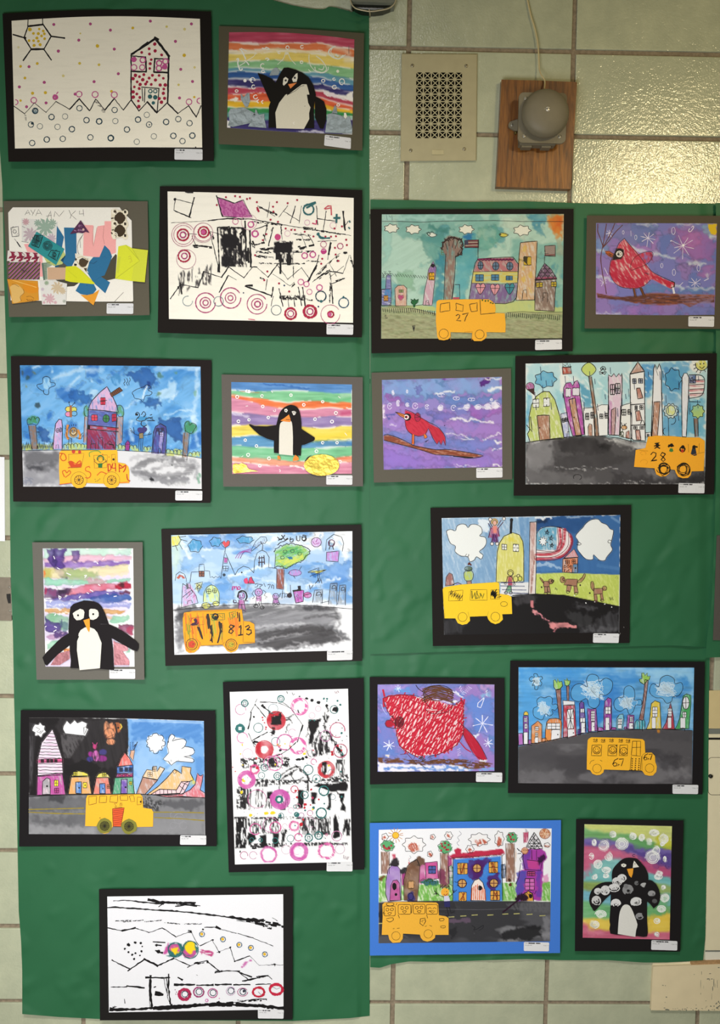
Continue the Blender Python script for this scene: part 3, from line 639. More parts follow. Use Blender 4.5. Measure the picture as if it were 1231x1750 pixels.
def glyphs(t):
    if t in _G: return _G[t]
    cu = bpy.data.curves.new('t', 'FONT'); cu.body = t; cu.resolution_u = 1; o = bpy.data.objects.new('t', cu); SC.collection.objects.link(o)
    dg = bpy.context.evaluated_depsgraph_get(); me = bpy.data.meshes.new_from_object(o.evaluated_get(dg)); V = np.array([v.co[:2] for v in me.vertices]) if len(me.vertices) else np.zeros((0, 2))
    F = [tuple(reversed(p.vertices)) for p in me.polygons]; bpy.data.objects.remove(o); bpy.data.curves.remove(cu); bpy.data.meshes.remove(me)
    _G[t] = (V, F, V[:, 0].max() if len(V) else 0); return _G[t]
BUS = 'f2b233'
def fl(t): return [float(a) for a in t.split()]
PK,MG,RD,TL_,YL,BK='c2548f','a8386f','a51c3e','2c6468','d9b52c','161214'
def a1():
    A=Art('mounted_artwork','black matted print of a dotted house beside a yellow sun with zigzag ground',0,10,3.327,'17120f','14 44 1200 33 1217 882 48 886',(16,0,0,0),lift=(.001,.007,0,.001),seed=1)
    c=Cv(A,'66 85 1137 74 1150 806 85 811',(20,0,-4,0),base='f6efdc');K=c.ink
    c.streak(.02)
    for t,n in(('160 116 245 106',9),('245 106 291 173',7),('291 173 250 246',6),('250 246 178 247',10),('178 247 137 180',7),('137 180 160 116',6)):K.ln(t,n,BK)
    K.lns('160 75 158 116/242 68 243 108',5);K.lns('74 163 136 181/290 173 366 183',7);K.lns('177 247 132 311/248 245 292 308',7);K.disc(142,182,8,BK);K.disc(366,183,5,BK)
    for x,y,r in((170,134,11),(190,157,8),(223,132,7),(246,143,8),(218,158,9),(252,159,8),(236,171,8),(210,183,9),(254,187,8),(165,198,8),(191,198,8),(218,201,8),(228,221,9),(194,225,9)):K.disc(x,y,r,YL)
    for x,y,r,col in((755,126,8,YL),(948,118,7,'d9c86e'),(1050,133,8,'e0d08a'),(554,228,10,YL),(457,157,5,'d9c86e'),(105,236,7,'e4d8a6'),(212,328,8,YL),(117,344,8,YL),(142,410,8,YL),(453,327,8,'d9c04c'),(563,335,8,'d9c04c'),(360,398,8,'e0d08a'),(185,497,9,YL),(258,494,9,YL),(1048,281,10,YL),(1107,350,7,'e0d08a'),(1016,449,7,'d9c86e'),(1105,519,7,YL),(117,539,7,YL),(634,486,8,YL)):K.disc(x,y,r,col)
    for x,y in((306,106),(514,103),(628,138),(448,195),(332,257),(650,246),(673,386),(535,431),(252,435),(165,346),(855,87),(1089,103),(998,202),(1028,361),(1095,430),(1021,524),(110,461),(151,574),(262,552),(428,502)):
        K.disc(x,y,6+3*_rs.rand(),'b8528c');K.ring(x,y,7,2.5,MG)
    for x,y,r in((192,537,16),(450,502,16),(541,504,17),(650,506,17),(1075,546,16),(88,548,14)):K.ring(x,y,r,5,PK,*((-90,90)if x<90 else(0,360)))
    K.ring(1136,540,15,5,PK,90,275);K.disc(314,519,17,PK);K.ln('322 500 330 490',6,PK);K.disc(314,522,5,'e4b8cc')
    for t,w in(('76 568 140 614',4),('140 614 196 552',3),('196 552 262 606',3),('262 606 318 544',3),('318 544 396 588',4),('396 588 450 528',7),('450 528 510 596',6),('510 596 545 530',5),('545 530 596 592',4),('596 592 650 528',7),('650 528 702 592',4),('702 592 746 534',5),('746 534 790 598',6),('790 598 838 546',5),('838 546 892 608',9),('892 608 950 552',5),('950 552 1012 612',7),('1012 612 1072 568',4),('1072 568 1116 632',6),('1116 632 1144 568',5)):K.ln(t,w,BK,rough=2)
    c.ln('548 545 590 600',14,'55504e',a=.7,tex='dry');c.ln('145 618 148 648',8,'55504e',a=.6,tex='dry')
    for x,y,w in((200,597,5),(293,632,5),(370,629,3),(176,675,4),(227,685,3),(327,688,3),(409,701,5),(452,582,4),(492,650,5),(564,657,6),(652,592,4),(656,655,3),(514,748,4),(630,752,7),(722,703,5),(785,647,5),(835,620,3),(848,675,4),(945,660,5),(1014,644,4),(1078,667,4),(986,739,5),(1094,738,5),(1038,769,4),(875,742,3),(778,773,3),(357,756,4),(266,760,5),(183,780,4)):K.ring(x,y,15.5,w,'23414f' if w>3 else '6a7476')
    K.disc(850,676,4,'233a44');K.disc(184,668,8,'233a44');K.disc(202,600,9,'8ea0a4');K.ring(202,598,12,4,'23414f')
    # house
    for t,w in(('748 276 884 186',11),('884 186 963 288',13),('746 280 746 540',7),('960 290 954 552',9),('748 284 828 292',6),('828 290 832 374',8),('744 372 832 375',8),('878 300 960 302',7),('880 300 876 376',8),('876 377 954 379',9),('770 262 840 206',8)):K.ln(t,w,BK,rough=2)
    K.lns('805 462 905 470/824 470 822 548/808 470 812 540/904 470 894 606',5);K.ln('880 180 900 192',12,BK)
    for x,y in((880,217),(848,244),(882,256),(806,265),(850,274),(919,279),(860,306),(854,329),(852,356),(770,395),(818,391),(793,403),(757,414),(812,420),(848,411),(867,395),(905,396),(884,422),(929,412),(780,432),(836,432),(797,447),(764,461),(828,445),(860,447),(911,450),(940,450),(792,470),(757,489),(778,501),(795,521),(758,519),(787,541),(929,497),(932,473),(906,527),(936,526),(918,548),(790,573)):K.disc(x,y,7.5+3*_rs.rand(),RD)
    K.disc(762,305,16,PK);K.ring(812,308,15,6,PK);K.ring(762,350,16,5,PK);K.ring(809,350,15,5,PK)
    for x,y in((905,326),(941,316),(904,355)):K.ring(x,y,15,7,PK)
    K.disc(937,347,16,PK)
    for x,y,f in((855,485,0),(883,485,0),(853,516,1),(883,520,1),(872,552,1)):(K.disc if f else K.ring)(x,y,10,*([TL_]if f else[5,TL_]))
    K.ring(853,516,11,3,'1a4448');K.ring(883,520,11,3,'1a4448');K.disc(1113,804,4,BK)
    c.build();A.card('993 812 1152 815 1152 877 992 874','3 3');A.done()
def snow(K,pts,w=5,col='f0ece4'):
    for x,y,r in pts:K.ring(x,y,r,w,col,_rs.rand()*90,300+_rs.rand()*120,ry=r*(.8+.4*_rs.rand()))
def a2():
    A=Art('mounted_artwork','grey matted rainbow painting of a waving paper penguin with silver ice',365,30,4.559,'55503f','42 66 1174 122 1160 1036 40 986',(8,0,0,0),lift=(0,.004,.001,.001),seed=2)
    c=Cv(A,'122 115 1098 170 1081 911 106 858',(22,0,6,0))
    xs=(100,350,600,850,1100)
    c.bands(xs,[(fl('100 90 95 140 160'),'b5425c'),(fl('188 200 192 205 250'),'ece2d8'),(fl('196 205 200 205 262'),'de7a4a'),(fl('258 240 238 262 320'),'ecd9b0'),(fl('276 268 262 290 335'),'e6cd6a'),(fl('345 338 335 365 398'),'84ba84'),(fl('392 398 410 430 480'),'5c94a8'),(fl('428 425 440 470 530'),'2a5596'),(fl('480 480 500 520 580'),'35306a'),
        (fl('524 545 560 560 630'),'f0ebe6'),(fl('535 548 560 570 668'),'b23a4e'),(fl('592 590 600 625 700'),'dc5c34'),(fl('645 650 650 672 725'),'e8b62a'),(fl('700 706 705 705 745'),'2f8a48'),(fl('738 745 752 755 775'),'5a9a8e'),(fl('780 800 800 800 790'),'3c3470')],gap=.5)
    c.poly('105 800 140 812 130 860 104 858','efece6');c.poly('1035 600 1090 570 1090 650 1060 640','efece6',wob=2);c.poly('700 880 870 880 860 905 640 890','e8e6ea',wob=3,a=.7);c.poly('1010 890 1090 885 1085 915 1000 905','efece6')
    c.poly('850 570 930 590 1060 650 940 625 860 600','e9dde0',wob=2);c.ln('140 640 190 632 160 650',12,'f0ead8',wob=2);c.ln('1100 340 1030 335',30,'f0e8e0',a=.6,soft=6);c.ln('1056 280 1020 250 900 220',34,'ecd8c4',a=.6,soft=6)
    K=c.ink
    W_='e9ebe4'
    for t,w in(('205 245 222 262 240 300 250 322',9),('215 240 260 262',6),('180 325 195 322 190 360 208 410 225 400',9),('245 335 262 350 275 368',8),('380 238 402 243 410 232 436 244 415 250',7),('405 322 420 316 432 326 418 334',7),('330 270 315 300 260 335',4),('205 375 245 350',5)):K.ln(t,w,W_,5,rough=1)
    for t,w in(('948 225 925 235 902 255 900 280 925 305 960 320 985 318 1010 295',10),('955 290 970 300',14),('925 240 915 270 940 305',5),('1000 315 1028 288',4),('745 290 745 330 760 380 800 420 850 432 890 410 895 385',5),('790 385 800 415 850 428 880 405 870 370 840 330 800 300',6),('820 400 850 405 862 380',6),('560 275 545 320 500 365',4),('580 270 600 320 640 365',4)):K.ln(t,w,'dfe2d4',6,rough=1)
    snow(K,((577,234,12),(512,272,9),(690,228,11),(687,348,10),(383,377,16),(386,420,11),(180,572,11),(312,541,14),(328,618,16),(305,487,18),(855,493,13),(1001,500,20),(942,542,16),(893,600,12),(972,681,11),(940,480,10)),6);K.disc(245,491,13,'f4f2ee');K.disc(968,418,12,'e9ecd8');K.disc(568,278,13,'e6e0c6');K.disc(290,484,12,'eceef2')
    K.ln('352 640 338 650 350 665',7,'f6ece2',4);K.ln('386 646 374 656 384 670',7,'f6ece2',4);K.ln('440 400 520 395',3,'cfe0d0');K.ln('740 405 760 425',5,'dfe8d4');K.ln('1055 220 1056 280',4,'6a5a52')
    c.build();pl=A.plane('100 380 1100 920');C=lambda*a,**k:Cut(A,*a,plane=pl,**k)
    f=mat('silver_foil','7f8a8e',rough=.38,metal=.4,bump=1.0,bscale=55)
    for t in('130 712 240 702 316 742 330 760 300 792 290 822 150 852 112 840 124 800 118 740','305 760 322 745 330 712 352 758 396 750 398 795 412 860 270 848 300 800','212 592 236 620 262 588 280 590 286 650 266 698 246 694 212 634','435 452 450 420 470 395 492 388 518 420 505 448','890 752 925 745 990 762 1030 782 1060 768 1082 862 1080 905 870 896','948 678 958 700 966 748 922 742'):C('silver_ice',t,'',k=0,mt=f)
    B='15120f'
    C('flipper','343 432 400 450 450 475 482 505 480 560 486 698 438 650',B,k=1);C('flipper','790 612 830 632 862 655 880 715 878 800 856 866 830 862 790 775',B,k=1)
    C('body','548 392 580 390 640 406 690 428 740 466 775 520 798 600 782 700 784 863 428 858 432 690 452 640 480 560 482 510 500 475 522 430',B,k=2)
    b=C('belly','690 520 726 520 734 545 748 600 728 602 738 665 756 700 745 745 747 790 705 868 490 862 482 740 512 664 560 602 572 596 576 605','dcd6c2',k=3);b.ink.lns('578 602 640 570 680 535 706 530/575 595 576 608',3,'2a2622');b.ink.blot('728 600 750 600 750 604 728 606','1a1614');b.ink.disc(712,690,3,'6a665c');b.ink.ln('632 814 620 820 630 832',5,'eeeade',3)
    for t,x,y in(('545 475 562 462 584 478 576 505 548 531 540 520',563,490),('655 432 656 470 648 500 620 502 612 478 640 440',634,469)):
        e=C('eye',t,'e4dfcf',k=3);e.ink.disc(x,y,9,'1a1614');e.ink.disc(x+1,y-3,3,'5a5a60')
    C('beak','582 520 650 507 600 553','e8894a',k=3)
    C('snow_dab','1018 742 1032 742 1042 770 1030 790 1016 775','e6e4d8',k=2);A.card('868 913 1072 938 1070 1025 862 997','5 9');A.done()
def a3():
    A=Art('mounted_artwork','grey matted collage of torn coloured and patterned paper scraps with pencilled letters',0,335,4.645,'5d584b','26 40 1172 42 1188 945 72 960',(4,0,2,0),lift=(0,.005,.001,0),seed=3)
    bse=Cut(A,'white_sheet','102 90 950 90 975 125 1045 195 1058 832 1052 838 700 838 85 828 65 132','ece8de',k=0,plane=A.plane('60 90 1060 840'));K=bse.ink
    K.lns('198 150 222 110 238 148/205 138 232 132/244 112 262 138 256 154/278 108 262 142/284 156 306 106 332 150/290 140 322 136',2.6,'6a665c')
    K.lns('372 186 402 118 408 190/368 160 408 154/430 164 436 122 470 162 508 116/548 112 566 156 556 178/600 118 566 150 606 186/632 118 630 144 664 140/660 108 664 158',2.6,'5a564c')
    K.zig(95,250,140,318,10,34,3,'28262a');K.ln('86 252 146 242 150 320 96 322',4,'28262a',closed=True);K.ring(116,282,14,3,'28262a');K.ln('115 340 170 412',3,'2e2c30');K.ln('135 365 160 402',8,'2e2c30')
    K.lns('660 306 628 348 614 400 620 450 628 462/176 240 200 252/172 360 226 370/640 410 634 352 655 312/910 838 980 765',2.4,'4a4640');K.lns('346 298 360 285 366 296 354 316 346 304/364 300 376 296',2.5,'3a3836')
    pl=A.plane('60 90 1180 870');n=[0]
    def C(t,col,k,lb=None,sm=0,mt=None):return Cut(A,'paper_scrap',t,col,k=k,plane=pl,label=lb,mt=mt)
    def damask(x0,y0,x1,y1,g,cols,k):
        s=C(g,'dcdad4',k,'white damask patterned scrap')
        for x,y,r,col in cols:
            for j in range(9):
                t=j*math.pi/4.5;s.ink.blot([(x+r*.25*math.cos(t-.5),y+r*.25*math.sin(t-.5)),(x+r*math.cos(t),y+r*math.sin(t)),(x+r*.72*math.cos(t+.42),y+r*.72*math.sin(t+.42)),(x+r*.25*math.cos(t+.5),y+r*.25*math.sin(t+.5))],col)
            s.ink.disc(x,y,r*.35,col)
        return s
    # clipped inside the scrap by choosing radii
    damask(0,0,0,0,'170 178 300 185 460 205 444 385 340 370 174 365',[(205,205,32,'c49ba0'),(360,245,78,'93aa9a'),(300,215,34,'93aa9a'),(415,215,38,'93aa9a'),(240,305,62,'bdaab0'),(408,335,42,'bdaab6'),(205,350,14,'bdaab0')],0)
    C('190 382 330 372 345 640 305 640','f0a8a8',0);C('345 480 500 430 522 470 495 540 430 555 372 530','b9c47a',1);C('435 520 520 530 560 575 440 590','55544a',0)
    C('452 236 508 325 490 415 444 420','2f6d96',1);C('508 250 606 252 608 470 606 560 585 560 550 572 480 510 520 468','2f6d96',1);C('444 480 470 560 436 565','2f6d96',0)
    C('665 230 740 232 742 400 775 240 830 232 830 200 884 200 920 340 920 450 830 480 792 490 660 472','f0a9a6',1,'pink torn scrap');A.cuts[-1].ink.lns('742 240 733 360 742 400 770 250/826 236 818 330 830 380',3,'c9857f')
    C('740 485 790 485 830 390 870 430 890 480 860 560 830 630 800 640 752 672 690 590 710 520','2f6d96',2);A.cuts[-1].ink.lns('705 530 745 535 770 516/640 500 700 500',2.4,'1d3a55');A.cuts[-1].ink.ln('812 486 832 480 850 494',2,'24608a')
    C('918 460 928 470 915 655 850 670 795 635 850 545','4c483c',1);C('690 605 800 640 874 685 836 772 745 690','2f6d96',1)
    s=C('440 665 530 662 625 690 590 715 530 720','4a463c',0);C('600 752 635 690 740 690 766 742 740 775 690 786 640 778','2f6d96',2);A.cuts[-1].ink.disc(690,708,3,'1d3a55')
    C('640 785 700 786 745 772 790 742 742 868','e39a32',1)
    s=C('596 455 640 465 718 500 700 560 685 610 570 560 600 500','e6dfcd',2,'brown and white tile patterned scrap')
    s.ink.blot('630 505 655 490 680 505 706 515 690 545 680 560 650 566 625 545','4a3a24');s.ink.blot('598 490 612 500 605 515 596 512','4a3a24');s.ink.ln('615 490 650 480 700 508',4,'b9a87a');s.ink.ln('612 520 640 560 680 575',4,'b9a87a');s.ink.blot('665 575 690 570 685 605','4a3a24');s.ink.blot('590 535 612 540 606 555 588 552','2e2820')
    s=C('330 530 400 525 412 550 372 570 376 660 345 668','8fa08c',1);[s.ink.ln([(336+i*.4,540+i*12),(372-i*.5,536+i*12)],2,'4f6354')for i in range(10)];s.ink.blot('330 535 345 532 358 664 345 668','5a7266')
    C('376 567 522 567 520 662 378 662','c9a687',2);s=C('522 560 600 555 642 585 752 692 745 700 560 682 517 670','d4d62a',3,'yellow green scrap');s.ink.ln('540 590 610 650',2,'c2c61f')
    # teal ticket
    s=C('290 282 512 420 445 548 222 398','2f8d90',3,'teal scrap with three scribbled dark shapes')
    s.ink.ln('276 310 342 312 308 412 250 386',5,'141c20',closed=True);s.ink.zig(300,312,280,404,16,60,4,'141c20',.15);s.ink.zig(262,350,330,350,12,55,3,'141c20')
    for r,w in((36,4),(28,4),(20,5),(11,5)):s.ink.ring(374+r*.1,394,r,w,'141c20')
    s.ink.ln('408 428 476 442 450 514 382 472',5,'141c20',closed=True);s.ink.zig(430,430,425,502,10,52,3.5,'141c20',.3);s.ink.ring(432,466,14,4,'141c20')
    # houndstooth, stripes, leaf, damask
    s=C('62 432 318 452 312 526 56 515','ded6d0',2,'crimson houndstooth scrap')
    for i in range(4):
        x=78+i*60;y=440+i*3
        s.ink.blot([(x,y),(x+42,y+4),(x+36,y+30),(x+56,y+34),(x+44,y+50),(x+36,y+74),(x+22,y+52),(x-12,y+58),(x-2,y+40),(x+14,y+34),(x+12,y+14)],'8a2440');s.ink.blot([(x+16,y+60),(x+34,y+58),(x+28,y+78),(x+4,y+77)],'8a2440')
        s.ink.ln([(x+34,y+14),(x+52,y+28)],4,'ded6d0')
    s.ink.lns('172 448 200 470 180 505/170 480 205 500',3,'2a1a22');s.ink.lns('280 470 300 500/270 500 308 486',4,'3a1420')
    s=C('70 526 320 524 312 662 66 662','5d4a48',2,'diagonal striped scrap')
    cols=['8a6a52','a44a86','3c3c22','7d7a3a','4a2c3c','a35c94','2c2a1c','8a8a44']
    for i in range(34):
        x=76+i*11-130;y0,y1=660,530;xa,xb=x,x+128
        ya=y0;yb=y1
        if xa<70:ya=y0-(70-xa)*130/128;xa=70
        if xb>314:yb=y1+(xb-314)*130/128;xb=314
        if ya>yb+3 and xb>xa:s.ink.ln([(xa,ya),(xb,yb)],6.5,cols[(i*5+i//3)%8])
    s.ink.lns('160 570 200 610 180 585 215 600/170 610 200 570',2.5,'2a2226')
    s=C('58 660 300 675 308 828 98 855','d2912e',3,'golden leaf printed scrap');s.ink.blot('80 720 130 700 170 730 190 765 165 800 160 835 104 845 88 760','d9b066',4);s.ink.blot('190 690 290 700 300 760 230 770 190 740','d98a1a',4)
    s.ink.lns('100 668 290 725',3,'efc870');s.ink.lns('185 740 190 770 160 800 170 832/95 700 120 702 150 720/210 800 240 795 270 812',3,'8a5a1c',4);s.ink.zig(215,825,262,830,6,16,4,'5a2c10')
    s=damask(0,0,0,0,'312 668 420 668 532 695 524 862 335 862',[(370,690,22,'93a58a'),(455,728,56,'c9b596'),(498,755,30,'c9b596'),(395,815,46,'cda6ac'),(350,845,14,'cda6ac'),(440,845,16,'cda6ac'),(338,740,16,'c4b4bf'),(510,835,16,'a9ada2'),(350,790,16,'cda6ac')],3)
    s=C('882 108 988 118 1006 130 1002 326 920 328 884 320','e0d6bc',4,'folded patterned scrap of brown diamonds and white rings')
    for yy in(175,275):s.ink.blot(circ(952,yy,46,50,n=8),'3b2d18');[s.ink.disc(952+a*44,yy+b*46,22,'e8dfc6')for a,b in((-1,-1),(-1,1),(1,-1),(1,1))]
    for x,y in((912,122),(912,218),(912,310)):s.ink.ring(x,y,20,6,'efe8d6');s.ink.disc(x,y,11,'3b2d18')if y<300 else None;s.ink.ln([(x,y),(x+12,y+8),(x+8,y+18)],6,'3b2d18')
    for y in(130,225,318):s.ink.blot([(984,y-16),(1003,y-14),(1002,y+8),(986,y+6)],'2c2214')
    s.ink.lns('884 178 900 175/890 270 904 268/884 290 892 300',8,'3b2d18')
    s=C('596 0 0 0'.replace('596 0 0 0','640 192 710 292 680 284 655 296 625 290 555 302'),'57304f',4,'dark purple flower printed triangle')
    for k in range(40):s.ink.disc(632+(_rs.rand()-.5)*80,276-_rs.rand()*14,5,('8a5a80','3a1c38','a07a98')[k%3])
    for k in range(20):s.ink.disc(638+(_rs.rand()-.5)*26,250-_rs.rand()*30,5,('8a5a80','3a1c38','a07a98')[k%3])
    s.ink.disc(662,266,9,'d2b0a0')
    s=C('940 400 1000 388 1050 415 1175 430 1150 684 1040 674 915 656 928 520','d6db38',2,'yellow green folded scrap');s.ink.blot('1052 418 1172 432 1148 680 1042 670 1060 560 1106 515','cdd23a');s.ink.lns('920 655 1108 515 1048 415/1000 390 1106 510',2.5,'aab02a');s.ink.lns('1020 485 1035 475 1042 492 1022 500/1040 500 1050 520 1030 528',2,'b9a83a');s.ink.blot('936 480 960 480 940 620 926 600','c9ce3c')
    s=C('205 400 240 378 290 405 262 415','f0a8a8',1)
    A.card('848 852 1060 852 1058 936 846 934','5 5');A.done()
a1();a2();a3()
def a4():
    A=Art('mounted_artwork','black matted print of ink lines, circles and a pink filled crown shape',260,310,3.327,'17120f','44 28 1196 50 1194 887 32 860',(8,0,4,0),lift=(.001,.006,0,.002),seed=4)
    c=Cv(A,'88 57 1147 94 1143 804 96 782',(4,0,0,0),base='f6f1e4');K=c.ink;c.streak(.02)
    c.poly('372 90 470 125 512 104 540 150 572 204 480 206 396 194','a8488a',tex=None);c.poly('372 90 470 125 512 104 540 150 572 204 480 206 396 194','d690ba',tex='dry',a=.5)
    D=BK
    for t,w in(('366 82 400 198',6),('368 88 468 124',5),('470 124 518 104',4),('518 104 566 200',3),('400 200 480 204',4),('133 100 236 128',3),('132 102 124 165',3),('126 166 222 206',5),('240 92 212 205',7),('318 224 430 210',6),('430 210 560 214',4),('110 236 318 224',2),('560 214 740 246',4),('740 246 1130 308',3),
        ('528 226 536 430',9),('556 280 562 486',9),('430 212 520 214',7),('185 298 252 300',3),('330 284 400 304',3),('104 668 162 586',5),('162 586 262 604',5),('262 606 294 512',6),('294 512 396 546',4),('396 546 436 486',6),('436 486 522 548',4),('522 548 568 490',4),('568 488 596 486',5),('596 488 660 546',3),('660 546 712 474',5),('712 474 772 558',3),('772 556 850 490',3),('850 490 900 562',3),('886 570 936 478',9),('948 420 930 500',4),('434 534 382 630',6),('434 534 480 560',2),('530 596 680 650',7),('688 602 680 660',6),('655 556 646 618',3),('690 652 676 708',3),('688 526 784 594',2.5),('784 594 810 572',2.5),('728 500 730 524',10),('722 610 744 710',5),('770 660 778 712',4),('804 660 812 712',4),('832 602 850 708',5),('856 602 872 712',6),('912 572 1000 508',3),('1000 508 1082 522',5),('1016 586 1092 552',4),('1016 586 1010 622',5),('1022 590 1028 694',6),('1122 420 1086 524',3),('1128 420 1146 488',2),('1010 470 1050 540',2),('1020 540 1090 480',2),('960 500 1070 408',2.5),('1086 170 1098 278',9),('1098 250 1116 226',4),('990 170 974 280',4),('935 140 942 246',4),('940 212 1040 226',4),('850 140 836 236',3),('816 140 786 236',5),('772 138 722 204',3),('745 168 838 226',3),('670 116 656 204',3),('600 140 712 190',3.5),('600 140 700 198',2),('656 248 632 350',4),('656 248 584 274',4),('688 262 662 368',5),('732 258 740 330',3),('800 268 800 270',2),('330 290 384 516',4),('232 362 340 372',4),('225 310 250 368',3),('1014 344 998 444',3),('1016 350 1004 416',11),('944 340 1050 336',3),('845 290 878 380',2),('888 300 916 350',3)):K.ln(t,w,D,rough=2.5,jit=.35)
    for t,w in(('604 142 712 190',10),('560 228 740 246',10),('870 268 1100 304',8),('590 388 690 382',14),('590 402 690 404',10),('590 424 690 436',12),('582 360 640 350',10),('800 300 900 310',10),('820 330 910 335',10),('820 382 920 362',18),('800 400 920 398',10),('600 466 870 468',7),('232 368 340 374',14),('568 340 584 380',14),('610 545 640 558',8),('880 450 960 458',7),('850 262 930 272',14),('930 540 1060 420',10),('1040 570 1095 550',10),('912 574 1000 512',14),('790 600 820 576',8),('735 250 735 300',6),('1016 590 1010 690',8),('1010 500 1016 585',8),('1128 430 1146 490',8),('658 240 650 270',12),('630 300 650 340',8),('672 290 690 262',8),('725 660 912 674',10),('160 575 168 640',30),('804 480 804 552',5),('345 292 350 330',8)):K.dry(t,w,D,.8)
    c.poly('385 258 532 266 538 488 398 484','141014',tex='dryw',ang=90);c.poly('398 300 470 296 500 330 480 380 400 380','141014',wob=3);c.poly('398 430 450 420 470 480 400 484','141014',wob=3,a=.9);c.poly('410 380 530 390 535 470 410 470','141014',tex='dryw',a=.8);K.lns('372 262 384 516/376 262 440 258/450 262 530 266',6,D,jit=.5);K.ln('425 262 446 310 480 330',12,D);K.ln('500 300 528 270',9,D)
    K.ln('380 480 378 512',13,D);K.ln('536 400 540 450',14,D,jit=.5);K.ln('546 380 550 460',9,D)
    c.poly('692 348 802 346 800 408 692 404','141014',wob=2);c.poly('700 404 806 404 800 474 712 456','141014',tex='dryw',ang=90);K.ln('730 420 730 520',9,D);K.ln('780 400 778 470',20,D,jit=.4);K.ln('708 404 712 440',14,D,jit=.4)
    for x,w in((170,40),(215,34),(262,30),(300,34),(325,30)):c.poly([(x-w/2,520+abs(x-240)*.1),(x+w/2,478+(262-x)*.2),(x+w/3,590),(x-w/2,650-(x-170)*.5)],'141014',a=.75,tex='dryv')
    c.poly('725 650 870 645 872 670 725 676','141014',a=.9,tex='dry');c.poly('700 340 800 340 800 350 700 350','141014',tex='dry');c.poly('900 590 960 596 950 560 1000 540 980 510','141014',a=0)
    K.blot('1090 400 1108 400 1112 408 1098 414 1086 408',D);K.disc(1055,452,7,'4a2030');K.disc(130,102,8,D);K.ln('190 60 232 62',8,D,jit=.6);K.ln('535 592 570 592',9,D,jit=.5)
    for x,y,rs in((176,304,((66,1.5),(54,1.5),(32,8),(16,7))),(292,288,((52,1.5),(30,8),(14,8))),(182,424,((33,8),(16,6))),(304,690,((56,5),(30,5),(15,5))),(446,663,((58,5),(30,4),(14,5))),(598,698,((56,4),(32,4),(16,7))),(788,752,((31,10),(17,5))),(898,740,((34,13),(17,6))),(1016,756,((54,2.5),(16,8)))):
        for r,w in rs:K.ring(x+(_rs.rand()-.5)*4,y,r,w,RD if w>7 else MG,0,360 if r<50 else 330)
    K.ring(194,443,55,1.8,'a8607e');K.ring(290,292,56,1.5,'b08090');K.disc(292,288,13,PK);K.disc(1012,756,11,PK)
    for x,y,r,w,q in((562,245,16,6,PK),(586,298,17,8,PK),(474,228,16,3,PK),(868,422,16,6,PK),(914,416,16,6,PK),(846,572,16,4,PK),(878,584,15,4,PK),(952,604,16,5,PK),(895,628,15,3,PK),(882,234,15,3,'d8a8c0'),(1030,250,18,2,'d8a8c0'),(770,296,16,2,'d8a8c0'),(975,358,17,3,MG),(1070,368,16,4,MG),(552,232,44,1.5,'c090a4')):K.ring(x,y,r,w,q)
    K.disc(714,317,18,'c2427a');K.disc(976,398,17,'b8387a');K.ln('968 392 984 390',5,'e8c0d4')
    for x,y in((710,118),(688,144),(771,124),(825,106),(600,160),(690,172),(674,218),(716,230),(602,162),(868,286),(792,276),(812,276),(760,268),(918,313),(986,314),(1018,314),(1046,312),(1104,332),(1108,362),(1040,378),(1044,416),(968,440),(962,468),(1060,452),(638,562),(650,300),(630,334),(722,580),(780,626),(586,420),(656,512),(500,88),(472,84),(420,90),(540,100),(596,118),(368,134),(556,96),(1038,268),(1080,256)):K.disc(x,y,6,RD)
    K.ln('598 150 606 170',12,RD,jit=.3);K.ring(890,160,29,8,TL_);K.lns('866 140 900 128 928 118/880 150 930 122',9,TL_);K.lns('1034 208 1068 208/1050 188 1048 234',10,TL_);K.ln('945 294 960 320 1010 322',9,TL_,4,jit=.5);K.disc(944,300,9,TL_)
    K.ring(960,653,29,6,'23414f');K.ring(1090,690,28,5,'23506a');K.ring(706,732,28,3,'4a6470');K.ring(378,682,27,3,'5a7480');K.ring(202,680,28,2.5,'6a8490',0,280);K.disc(962,682,8,TL_);K.lns('1122 225 1126 232/1118 262 1124 268/1088 655 1092 662',8,TL_);K.ln('1020 190 1018 140 1000 140',7,'c84858');K.lns('980 155 1000 140/985 158 1020 150',5,'c84858');K.ln('912 238 934 244 934 222',6,'c83868')
    K.ln('548 783 584 787',4,'d0607a');K.disc(752,592,5,'1e3a5a');K.disc(946,712,5,'1e3a5a');K.disc(520,634,4,'1e3a5a')
    c.build();A.card('993 810 1145 814 1143 872 992 870','5 7');A.done()
def bus(A,pts,k=1,col=BUS,sm=0,wheels=(),wr=(40,26),wcol=None):
    b=Cut(A,'paper_bus',pts,col,k=k,sm=sm)
    for x,y in wheels:b.ink.ring(x,y,wr[1],2.2,'6a4e1c')
    return b
def road(c,pts,cols,streak=.12):
    c.poly(pts,cols[0]); 
    for col,thr,a in zip(cols[1:],(.5,.62,.44),(.75,.8,.6)):
        sl=c._box(P(pts),5);n=c.nz(22,2.6,1,_rs.rand()*20-10,4);p=P(pts)
        m=np.clip((n-thr)/.10,0,1);yb=np.interp(c.X,p[:,0][np.argsort(p[:,0])][:],p[:,1][np.argsort(p[:,0])])*0
        top=P(pts)[:-2];o=np.argsort(top[:,0]);m=m*(c.Y>np.interp(c.X,top[o,0],top[o,1]));c.mix(m,col,a)
def tree(K,c,x,y0,y1,w,col='7a6050',leaf='3f7d52'):
    c.poly([(x-w/2,y0),(x+w/2,y0),(x+w*.7,y1),(x-w*.5,y1)],col,tex='cr');K.lns(f'{x-w/2} {y0} {x-w*.5} {y1}/{x+w/2} {y0} {x+w*.7} {y1}',3)
